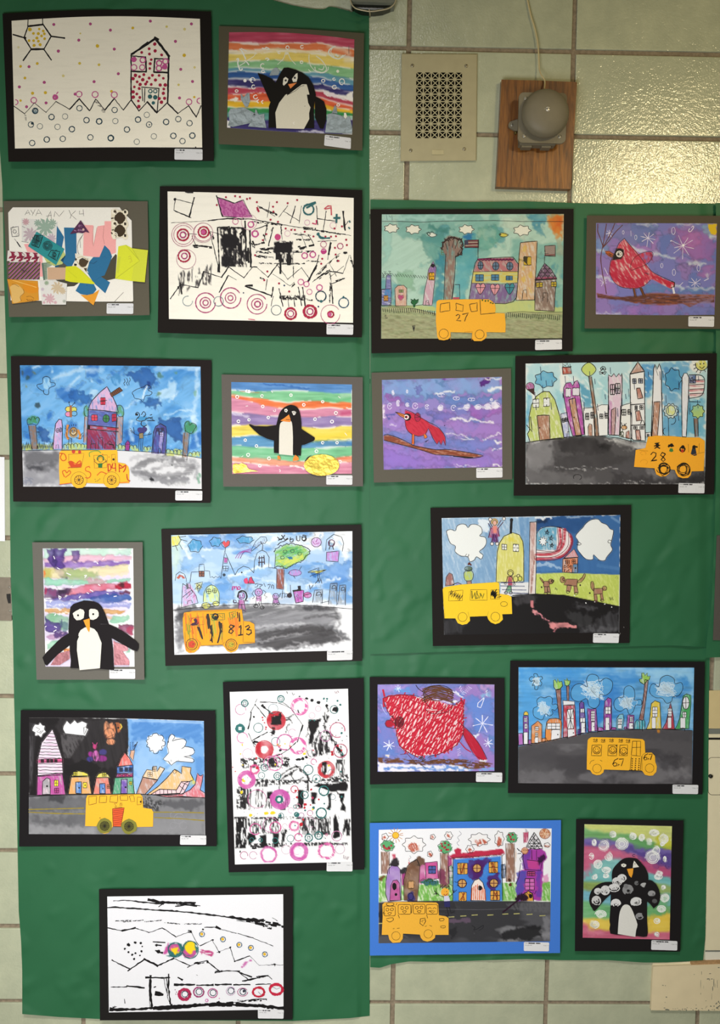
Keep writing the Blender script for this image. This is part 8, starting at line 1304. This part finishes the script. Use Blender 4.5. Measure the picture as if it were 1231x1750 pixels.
def a18():
    A=Art('mounted_artwork','black matted row of colourful houses above grey road with smiling faces in the bus',865,1120,3.517,'161315','26 32 1196 38 1182 836 12 828',(0,0,0,0),lift=(0,.003,0,.001),seed=18)
    c=Cv(A,'76 72 1132 74 1120 772 74 768',(0,0,2,0),base='5fa5dc');K=c.ink
    c.blotch('3684cc',.50,40,.8,.12,ax=2,edge=.05);c.blotch('8cc2e8',.58,34,.8,.1,ax=2,edge=0);c.streak(.14)
    for t,q,a in(('80 74 500 74 420 130 200 120 80 160','3f92d8',.7),('80 160 150 190 240 350 90 480','4c9cdc',.7),('560 190 700 200 640 330 560 300','2a74c4',.7),('640 110 780 90 820 160 700 180','3a88d0',.6),('1000 120 1070 110 1120 170 1050 200','3a8ad0',.7),('500 280 600 260 590 400 540 420','2a78c8',.7),('830 80 1130 80 1128 200 1070 130 880 120','9cd0ee',.7),('1070 260 1130 200 1125 440 1100 440','a0d0ec',.6),('240 180 300 200 300 260 220 240','a4cdea',.6),('740 330 860 300 850 400 780 380','6ab0e0',.6),('930 260 1050 260 1040 400 960 340','a8d2ea',.6)):c.poly(t,q,a=a,wob=5,soft=6,tex='wc')
    c.poly('74 546 200 522 380 490 520 460 760 444 940 442 1124 450 1122 780 72 776','535154')
    c.blotch('3e3c40',.52,40,.7,.15,ax=2.2,region=(c.Y>560)*1.0,edge=0);c.blotch('7e7c80',.60,26,.6,.15,ax=2,region=(c.Y>530)*1.0,edge=0)
    for t,q,a in(('560 500 800 450 1120 455 1120 520 900 500','48464a',.8),('76 560 320 520 300 640 90 680','4a484c',.7),('900 600 1040 590 1060 690 940 690','353337',.7),('76 700 360 690 340 768 76 768','78767a',.6),('600 700 1120 700 1120 772 600 772','6c6a6e',.6),('980 680 1110 670 1110 730 990 730','8a888c',.5),('560 730 660 726 650 760 570 758','38363a',.6)):c.poly(t,q,a=a,wob=6,soft=8,tex='wc')
    K.ln('74 542 200 524 340 496 480 466 640 452 800 446 940 444 1120 452',3)
    def cl(pts,cx,cy,rx,ry):
        c.poly(pts,'5fa6d8',sm=3,a=.7); 
        for k in range(3):K.ln([(cx+rx*(.2+.8*_rs.rand())*math.cos(j*2.5+k+_rs.rand()*3),cy+ry*(.2+.8*_rs.rand())*math.sin(j*2.5+k*2+_rs.rand()*3))for j in range(34)],2.4,'c9e2f2',sm=4)
        K.ln(pts,3,sm=4,closed=True)
    cl('172 150 150 156 140 140 156 128 170 134 168 112 186 112 196 130 212 126 220 140 206 152 216 166 208 184 196 180 190 204 174 204 172 180 158 182 164 168',184,156,26,30)
    cl('232 256 260 246 280 262 278 296 300 292 312 308 296 330 276 326 282 350 262 364 238 352 220 386 190 380 166 360 166 320 190 304 186 270 208 250',224,320,44,50);cl('490 190 484 150 500 118 530 114 556 130 562 160 600 136 640 160 634 210 600 240 564 236 562 290 536 318 500 304 486 260 440 278 400 262 390 220 412 180 450 170',520,210,80,70)
    cl('706 250 712 200 740 182 768 200 776 240 772 270 812 266 814 298 780 300 764 340 740 352 724 318 690 336 656 320 650 280 672 254',730,284,56,44);cl('920 190 930 140 970 120 1010 140 1018 170 1054 164 1064 200 1040 240 1004 250 996 276 966 288 940 258 900 254 866 226 870 184 890 170',964,204,72,50)
    W_='e6e6ea'
    def hw(t,q,wins=(),doors=(),ang=85):
        hz(c,K,t,q,w=3.5,ang=ang)
        for x0,y0,x1,y1,nx,ny in wins:K.win(x0,y0,x1,y1,3,fill=W_,nx=nx,ny=ny)
        for x0,y0,x1,y1 in doors:K.win(x0,y0,x1,y1,3,fill=W_,nx=0,ny=0);K.disc(x1-6,(y0+y1)/2,3)
    for t,tp in(('300 206 330 200 334 384 322 390',0),('364 184 380 184 378 272 368 272',0),('836 146 856 150 840 280 826 390 800 388 820 300 830 220',0)):hz(c,K,t,'8a5a50',w=3.5)
    for t in('288 192 286 150 296 146 306 166 312 142 320 160 336 156 340 184 322 206 300 208','356 180 350 146 364 152 366 136 374 154 386 150 384 172 370 184','806 160 802 144 818 140 816 108 830 106 836 122 850 106 850 126 868 124 862 146 848 152 832 176'):hz(c,K,t,'8fc24a',w=3.5)
    hw('74 470 100 468 104 536 76 540','b060b8');hw('132 510 150 506 152 532 134 534','8a2a8a');hw('104 366 134 364 136 460 134 536 106 538 104 440','7a3a9a',((110,376,126,400,1,1),(112,410,128,442,1,1)),((108,462,130,534),));c.poly('106 360 110 342 122 336 132 344 136 360','e2c04a');K.ln('106 360 110 342 122 336 132 344 136 360 106 360',3)
    hw('152 528 154 424 176 408 192 394 216 416 216 520 190 530','d98444',((176,428,196,452,1,1),(176,466,192,488,1,1)),((174,492,194,526),));hw('216 500 240 496 250 516 216 522','d97a3a');hw('236 518 238 450 246 400 260 382 300 378 330 384 336 410 332 498 270 512','dc8040',((248,408,326,444,2,1),),());K.blot('276 446 326 446 324 498 272 510',W_);K.ln('276 446 326 446 324 498 272 510',3,closed=True);K.disc(312,476,4)
    c.poly('236 450 262 444 268 510 238 516','e0904a');hw('344 496 346 300 414 296 424 484','b83040');c.poly('342 272 412 276 414 300 344 300','dfe0e4');K.ln('342 270 412 276 414 300 344 300',3,closed=True);K.blot('368 326 406 322 408 440 370 442',W_);K.ln('368 326 406 322 408 440 370 442',3,closed=True);K.lns('370 326 406 440/406 324 370 442/388 324 390 442/370 380 408 380/372 442 370 500/408 442 412 482',3);K.blot('372 446 410 444 414 480 374 492',W_);K.disc(406,466,4)
    hw('432 478 432 446 450 444 452 476','4a2a80');hw('444 470 442 290 454 276 468 284 484 466','5a3490',((448,320,470,344,1,0),(446,376,476,402,1,0)),((452,404,476,466),));hw('496 460 490 320 516 324 542 320 552 452','8e3a90',((512,334,534,396,1,3),),((514,400,534,456),))
    hw('552 456 556 432 580 434 588 452','a04aa0');hw('586 450 590 330 594 276 614 254 634 262 636 440 620 452','8e3696',((598,310,630,352,1,1),),((598,374,622,450),));hw('628 448 634 432 660 434 664 446','9a3a98');hw('664 444 666 380 682 356 704 352 710 380 700 446','6ab8d0',((674,382,698,414,1,1),(672,416,696,440,0,0)))
    hw('708 442 714 430 728 432 730 442','9a3a98');hw('726 442 730 358 770 360 768 444','9a3a98',((744,368,762,400,1,2),),((740,406,764,442),));hw('772 444 778 400 790 386 802 400 808 384 820 396 830 384 836 400 836 446','3fa0b0',(),());K.lns('804 400 804 446/820 396 822 446',3)
    hw('844 444 862 400 874 290 896 272 926 284 934 442','e2c23a',((882,310,910,370,1,2),),((878,372,900,440),));c.ell(920,458,10,10,'b87a30',wob=2);hw('940 444 964 400 990 284 1006 360 1014 444','b03040',((976,318,996,368,1,2),),((974,372,994,438),));hw('1016 444 1030 420 1044 380 1060 280 1066 244 1086 232 1112 240 1112 290 1100 440','3fa054',((1064,340,1084,374,1,1),(1050,374,1078,438,1,1)))
    K.blot(circ(1082,286,20,38),W_);K.ring(1082,286,20,3.5,ry=38);K.lns('1082 250 1082 324/1062 286 1104 284',3);K.lns('156 540 130 536/492 440 494 470/548 420 552 466/820 430 822 456/1074 440 1076 456',3);c.build()
    b=bus(A,'500 500 514 492 700 496 822 504 834 516 838 586 876 584 896 604 898 640 908 668 904 700 884 722 862 724 836 718 820 694 590 686 586 704 566 718 544 720 520 712 506 690 486 686 488 580 492 510',col='f2b42e',wheels=((548,680),(864,678)));I=b.ink
    for i,(x,y)in enumerate(((526,502),(572,504),(622,502),(678,504),(722,506))):I.lns(f'{x} {y+6} {x+6} {y} {x+10} {y+6} {x} {y+18} {x+12} {y+18}/{x+24} {y+4} {x+18} {y} {x+14} {y+6} {x+22} {y+10} {x+24} {y+16} {x+16} {y+20} {x+14} {y+14} {x+24} {y+4}',3.4,'2a1c0c')
    for x0,x1,cx in((514,576,546),(612,668,642),(682,732,708)):I.lns(f'{x0+4} 540 {x1} 538 {x1-3} 604 {x0} 602 {x0+4} 540',3,'3a2a10');y=570+(cx==708)*6;I.ring(cx,y,22,3.5,'2a1c0c');I.disc(cx-7,y-7,3,'2a1c0c');I.disc(cx+7,y-7,3,'2a1c0c');I.ln([(cx-13,y+2),(cx-6,y+13),(cx+6,y+13),(cx+13,y+2)],4,'2a1c0c',3)
    I.lns('762 516 810 516 808 606 754 600 762 516/786 516 784 602/758 554 812 552/754 608 746 690/816 606 808 694/740 690 816 694',3,'3a2a10');[I.disc(760+21*k-j*.8,622+13*j,4,'2a1c0c')for k in range(3)for j in range(6)]
    for x,y,s in((640,620,1),(826,592,.8)):I.lns(' '.join(f'{x+a*s:.0f} {y+b*s:.0f}' for a,b in((34,0),(14,10),(2,34),(10,46),(24,44),(28,30),(16,24),(6,32)))+'/'+' '.join(f'{x+a*s:.0f} {y+b*s:.0f}' for a,b in((34,44),(36,34),(42,38)))+'/'+' '.join(f'{x+a*s:.0f} {y+b*s:.0f}' for a,b in((42,4),(68,2),(54,44)))
        ,4.5,'2a1c0c')
    I.lns('504 652 512 636 530 630/566 630 578 636',2.4,'6a4e1c');I.blot('656 544 672 536 668 548','2a1c0c');I.lns('838 586 820 600 818 690',2,'9a7420');A.card('1002 777 1157 779 1155 834 1002 832','5 5');A.done()
def a19():
    A=Art('mounted_artwork','blue matted street scene with a bright blue house, purple towers and crowded bus',630,1395,3.621,'3f76cc','8 42 1192 24 1186 846 8 862',(0,0,0,0),lift=(0,.003,.001,.001),seed=19)
    c=Cv(A,'64 84 1134 76 1124 774 62 786',(6,0,0,0),base='e9e9ec');K=c.ink
    c.poly('62 532 300 524 600 522 900 524 1128 530 1124 780 62 790','343438')
    c.blotch('55555a',.5,34,.75,.12,ax=2.5,region=(c.Y>535)*1.0,edge=0);c.blotch('8c8c90',.62,26,.7,.1,ax=2.2,region=(c.Y>545)*(c.Y>700-c.X*.2),edge=.1);c.poly('840 540 1120 530 1120 600 900 580','5c5c60',tex='dryw',a=.7);c.poly('820 740 900 690 1060 680 1080 740 960 770 840 765','17171a',wob=5,a=.85,soft=4);c.poly('500 640 620 630 640 650 560 662 500 658','5a4a5c',wob=3);c.poly('380 530 540 528 540 600 440 600','2a2a2e',a=.8,wob=4);c.poly('64 590 100 560 90 640 64 650','1e1e22',a=.8,wob=4);c.poly('1080 620 1124 610 1122 770 1090 768','8a8a90',a=.6,wob=4,soft=5)
    c.poly('500 690 560 684 540 740 510 750','222226',wob=4,a=.8);K.lns('640 676 660 690 650 704 676 696 700 680 712 676 706 694 684 706',4,'202024',3);K.ln('380 574 700 578 1126 566',2,'5a5a60');[K.ln([(x,y),(x+34,y-2)],5,'a8a468')for x,y in((496,624),(570,618),(640,612),(738,612),(830,606),(900,604),(980,608),(1060,616),(64,664))]
    G='9cc47a'
    for t in('64 370 110 366 120 520 64 532','200 430 230 430 220 520 200 520','300 424 520 418 525 522 310 524','822 412 920 408 916 522 824 522','1060 408 1126 406 1126 526 1060 524'):
        c.poly(t,'d5e0c4');c.poly(t,'6fae4c',tex='cr',ang=75)
    for t,a in(('76 190 100 360 80 360',0),):pass
    for x0,x1,y0,y1 in((78,130,220,356),(444,496,226,440),(850,904,168,406)):c.poly([(x0,y0),(x1,y0),(x1,y1),(x0+2,y1)],'8a6250',tex='crd',ang=86);K.lns(f'{x0} {y0} {x0+3} {y1}/{x1} {y0} {x1-2} {y1}',2.5)
    c.poly('904 180 916 240 908 300 916 360 904 400','c8a890',a=.6,wob=2)
    for x,y,rx,ry,fr in((118,184,42,34,1),(474,190,42,38,1),(888,132,34,32,1)):
        c.ell(x,y,rx,ry,'58a46c',wob=2);p=[(x+rx*(1+.1*(-1)**k)*math.cos(k*.42),y+ry*(1+.1*(-1)**k)*math.sin(k*.42))for k in range(15)];K.ln(p,3,'23402c',sm=3);[K.disc(x+(_rs.rand()-.5)*rx*1.4,y+(_rs.rand()-.5)*ry*1.3,7,('8a2a34','b03a44')[k%2])for k in range(9 if x<500 else 5)]
    K.disc(168,118,20,'e8b83a');K.ring(168,118,20,3,'a86a1c');[K.ln([(168+25*math.cos(k*.5),118+25*math.sin(k*.5)),(168+46*math.cos(k*.5),118+46*math.sin(k*.5))],3,'b87a2c')for k in range(13)]
    def cl(x,y,rx,ry,n=16,sc=1):
        p=[(x+rx*(1+.12*(-1)**k)*math.cos(k*2*math.pi/n),y+ry*(1+.12*(-1)**k)*math.sin(k*2*math.pi/n))for k in range(n)];c.poly(p,'e9e7e8',sm=2);c.ell(x,y+ry*.3,rx*.6,ry*.5,'b0452c',tex='cr',wob=4,ang=70,a=.9);K.ln(p,2.8,sm=3,closed=True)
    for a in((282,176,66,50),(102,128,20,22,10),(380,234,16,18,10),(398,128,16,16,10),(496,120,24,24,12),(686,144,62,38),(628,204,24,24,12),(810,140,28,46,14),(1106,178,18,14,10)):cl(*a)
    c.ell(1092,108,32,30,'b8683a',tex='crd');K.ring(1092,108,33,3,'7a3a1c',ry=31);[K.ln([(1092,108),(1092+30*math.cos(k),108+28*math.sin(k))],4,'e0c0a0')for k in range(6)]
    K.ln('562 92 574 110 552 130 562 150 548 165 560 182',3,'9a9aa4',4);K.ln('256 244 262 256 250 268 256 282',2,'9a9aa4',4);c.poly('144 236 168 234 166 262 150 268','b8304a',tex='crd');c.poly('960 100 990 96 986 160 962 164','b04060',tex='crd');K.lns('958 100 962 164/990 96 986 150',2,'7a2a44');c.ln('974 74 978 96',10,'b0b0b8',tex='dry');c.ln('250 266 252 296',8,'c84a4a',tex='dryw')
    # left towers
    c.poly('190 330 230 310 260 300 250 360 210 370','2e2c30',wob=4);c.poly('204 360 232 350 236 420 206 430','9a3a78');c.poly('310 290 350 280 356 390 330 420 312 400','b8508c',wob=2,tex='wc');c.poly('430 330 470 330 492 420 440 430','7a3a54',wob=4,tex='wc');c.poly('490 240 516 260 520 410 495 420','a83a78',tex='wc')
    hz(c,K,'120 526 106 480 108 400 122 330 144 304 180 308 196 330 202 420 202 520','9a78bc',w=3,tex='wc');c.poly('130 308 150 270 176 254 194 300 180 314','2e2a30',wob=2);K.zig(140,300,190,290,12,34,3);hz(c,K,'132 522 138 430 152 398 176 394 192 414 198 520','b0508c',w=3,tex='wc',ang=0);K.disc(160,434,14,'181418',ry=24);K.disc(170,484,8,'181418',ry=9)
    hz(c,K,'220 520 218 400 240 310 262 286 300 270 318 310 312 420 302 524','6e4c38',w=3,tex='wc');c.poly('262 290 296 256 320 250 344 262 350 300 312 310','6a5040',wob=3);K.ln('258 290 300 264 318 306 300 300/'.strip('/'),3);K.disc(262,428,26,'7a5a3a');K.win(248,402,280,446,3,fill='c89a6a');K.ring(264,426,30,4,'8a6a4a');c.poly('236 524 244 480 266 464 284 480 286 524','3a3470',wob=2);K.ring(262,496,16,4,'1a1840',ry=22);[c.ln([(230+70*_rs.rand(),320+180*_rs.rand()),(240+60*_rs.rand(),330+170*_rs.rand())],3,'b89a80',a=.5,tex='dry')for k in range(5)]
    hz(c,K,'350 288 426 280 432 386 356 392','bf3a86',w=3,tex='wc');K.win(372,308,416,354,4,fill='4a5a9a')
    for x,y in((340,406),(380,402),(412,408),(362,416),(398,416)):c.ell(x,y,20,16,'3f7a58',wob=3);K.ring(x,y,8,3,'2a4a8a');K.ring(x,y,18,2.5,'23402c',160,380)
    # blue house
    c.poly('500 240 536 232 534 206 556 194 574 206 572 228 700 214 830 204 842 226 820 240 520 262','b82a48',wob=1.5);c.ln('500 262 840 232',5,'8a2038',wob=2);K.zig(520,258,836,240,60,12,3)
    c.poly('526 266 820 248 828 522 524 524','2f70c4',tex=None);c.poly('526 266 820 248 828 522 524 524','4a8ad8',tex='br',ang=80,a=.6)
    for t in('620 270 760 256 720 330 690 380 620 390 606 350','640 300 740 280 680 400 650 390','740 380 800 340 820 420 760 470 730 430'):c.poly(t,'4a1c62',wob=4,tex='wc',a=.95)
    c.ln('700 380 760 290',10,'5a8ac8',wob=4,tex='dry');K.lns('524 262 522 524/826 244 830 520',4);hz(c,K,'500 420 498 312 514 300 524 330 522 430','7aa888',w=3,tex='cr');K.lns('498 340 524 340/500 380 522 380',3);hz(c,K,'822 300 846 296 850 330 846 380 824 384','7a8aa8',w=3,tex='cr');K.lns('822 330 850 328/832 300 834 382',3)
    for x0,y0,x1,y1 in((552,290,612,358),(746,282,800,350),(560,470,606,524),(756,460,812,520)):K.win(x0,y0,x1,y1,4,fill='d8a048',nx=2);[K.ln([(x0+6+44*_rs.rand(),y0+6),(x0+6+44*_rs.rand(),y1-6)],4,'8a3a20')for k in range(4)]
    for x,y in((580,416),(672,322),(776,414)):K.disc(x,y,25,'c89a5a');K.ring(x,y,26,5,'4a1c30' if x==672 else '2a2030');K.lns(f'{x} {y-24} {x} {y+24}/{x-24} {y} {x+24} {y}',4,'5a2030')
    K.lns('560 400 546 410 534 404/562 430 548 428',3);hz(c,K,'634 522 638 430 656 396 684 386 708 410 722 460 726 524','e9dcd4',w=4,tex=None,sm=0);[K.ln([(642+k*11,420+abs(k-3)*8),(638+k*12,516)],5,'d8683a',jit=.4)for k in range(8)];K.disc(692,444,11,'1a1416',ry=14);K.ring(690,444,13,3)
    # right tower
    c.poly('930 340 960 330 960 220 990 200 1076 200 1098 226 1104 256 1084 290 1070 520 920 524 914 440','a03a9c',wob=1.5);c.poly('930 340 980 340 960 460 940 520 920 522 914 440','4a4aa8',wob=4,tex='wc');c.poly('1040 330 1070 330 1066 500 1040 510','5a3aa0',wob=4,tex='wc',a=.8);c.poly('950 220 1000 200 1000 320 955 330','6a3a9c',tex='wc',wob=3);c.poly('1040 250 1090 230 1100 260 1060 300 1044 290','3a1440',wob=3);c.poly('980 270 1050 276 1060 326 990 324','c0408a',tex='wc');c.poly('1076 370 1110 350 1110 400 1084 410','d070a8',a=.6,wob=4)
    hz(c,K,'976 190 996 150 1026 100 1060 150 1078 200 1030 204','dcdade',w=4,tex=None);[K.ln(t,3.5)for t in('1000 140 1060 200','990 164 1030 204','1012 122 1076 190','1050 136 1000 200','1060 160 1030 202','1036 112 984 186','1004 146 1056 146','992 168 1068 168','984 186 1076 186','1024 100 1026 200')]
    K.lns('970 330 956 270 958 210/970 330 1066 336 1076 270/982 270 1070 280/1010 210 1012 268/1040 210 1040 270',3);K.win(984,342,1030,368,4,fill='c04a8a',nx=3);K.win(970,386,1026,456,4,fill='c86ab0',nx=1,ny=2);c.poly('940 520 960 480 990 462 1016 480 1020 524','d8a03c');K.ln('944 522 962 480 990 462 1016 480 1022 524',5);K.disc(1004,494,11,'1c1418',ry=14);K.zig(930,486,1036,470,12,22,4,'3a1a48')
    K.ln('832 594 880 556 930 516',9,'2a1426');c.ell(950,510,34,22,'2a1226',wob=4);K.ring(968,214,20,4,'a85a3c');K.disc(968,214,17,'d09a70');K.lns('950 224 920 200/930 212 922 198/944 230 924 232/984 212 1010 200/964 232 950 250 936 262 944 280/942 290 930 380 912 420',3);K.disc(962,210,3);K.disc(976,210,3)
    # child
    K.disc(474,470,26,'e8a83a');K.disc(476,472,19,'d88a68');K.lns('446 440 460 420 456 448 478 424 480 446 500 430 498 452',6,'3a1a2c');K.disc(470,466,3);K.disc(484,466,3);K.ln('466 482 476 490 488 480',3,'8a2a20',3)
    K.blot('466 494 498 492 504 524 468 528','c8c8dc');K.zig(470,498,500,520,6,20,3,'7a7ab8');K.blot('468 526 504 524 506 562 470 562','2a2a5a');K.lns('466 500 440 490 416 470/420 446 418 486/406 460 426 482/404 482 424 476/498 500 520 480 530 456/518 456 530 470/546 456 526 474/520 446 524 466/484 562 496 612/500 562 512 600 532 590/496 612 480 616',3.5);K.disc(874,396,10,'4a2a20',jit=.3);K.disc(878,424,10,'5a3a20',jit=.3);c.ell(80,378,18,16,'6a4a2c',wob=4);c.build()
    b=bus(A,'86 546 100 534 180 530 420 534 432 544 436 612 480 620 496 632 496 734 414 734 412 752 392 768 364 776 338 768 324 752 318 732 214 726 212 758 196 780 150 784 130 764 122 734 82 734 88 620',col='e5ab3a',wheels=((170,740),(370,728)));I=b.ink
    for x,y,s in((96,556,70),(184,546,78),(278,544,72),(358,546,70)):
        I.ln(rrect(x,y,x+s,y+60,8,2),3,'3a2a10',closed=True);m=x+s/2
        if x>350:I.lns(f'{m-26} {y+26} {m-10} {y+18} {m-4} {y+28}/{m+6} {y+28} {m+14} {y+18} {m+26} {y+26}/{m-18} {y+40} {m+20} {y+40} {m+4} {y+54} {m-18} {y+40}',3,'3a2a10')
        else:I.ring(m-14,y+22,9,3,'3a2a10');I.ring(m+14,y+20,9,3,'3a2a10');I.ln([(m-12,y+42),(m+12,y+40),(m,y+54)],3,'3a2a10',3,closed=True)
    I.ring(134,544,24,3,'3a2a10',ry=10);I.lns('110 634 150 628 152 644 130 654 112 642/96 590 90 600 104 604/176 540 170 548/184 610 192 630/270 540 266 600/360 610 366 630',3,'3a2a10',3);I.ln('322 634 350 630 354 650 338 678 318 662 322 634',3.5,'3a2a10');I.lns('326 654 334 642 336 656/340 644 350 640',3,'3a2a10');I.lns('440 634 464 632 466 644 444 648 440 634/448 680 474 678 472 690 450 690 448 680',3,'3a2a10',3);I.lns('152 696 160 694/178 694 192 692/350 682 360 678/378 676 392 680',3,'6a4e1c');A.card('962 778 1119 781 1117 836 962 834','11 7');A.done()
a18();a19()
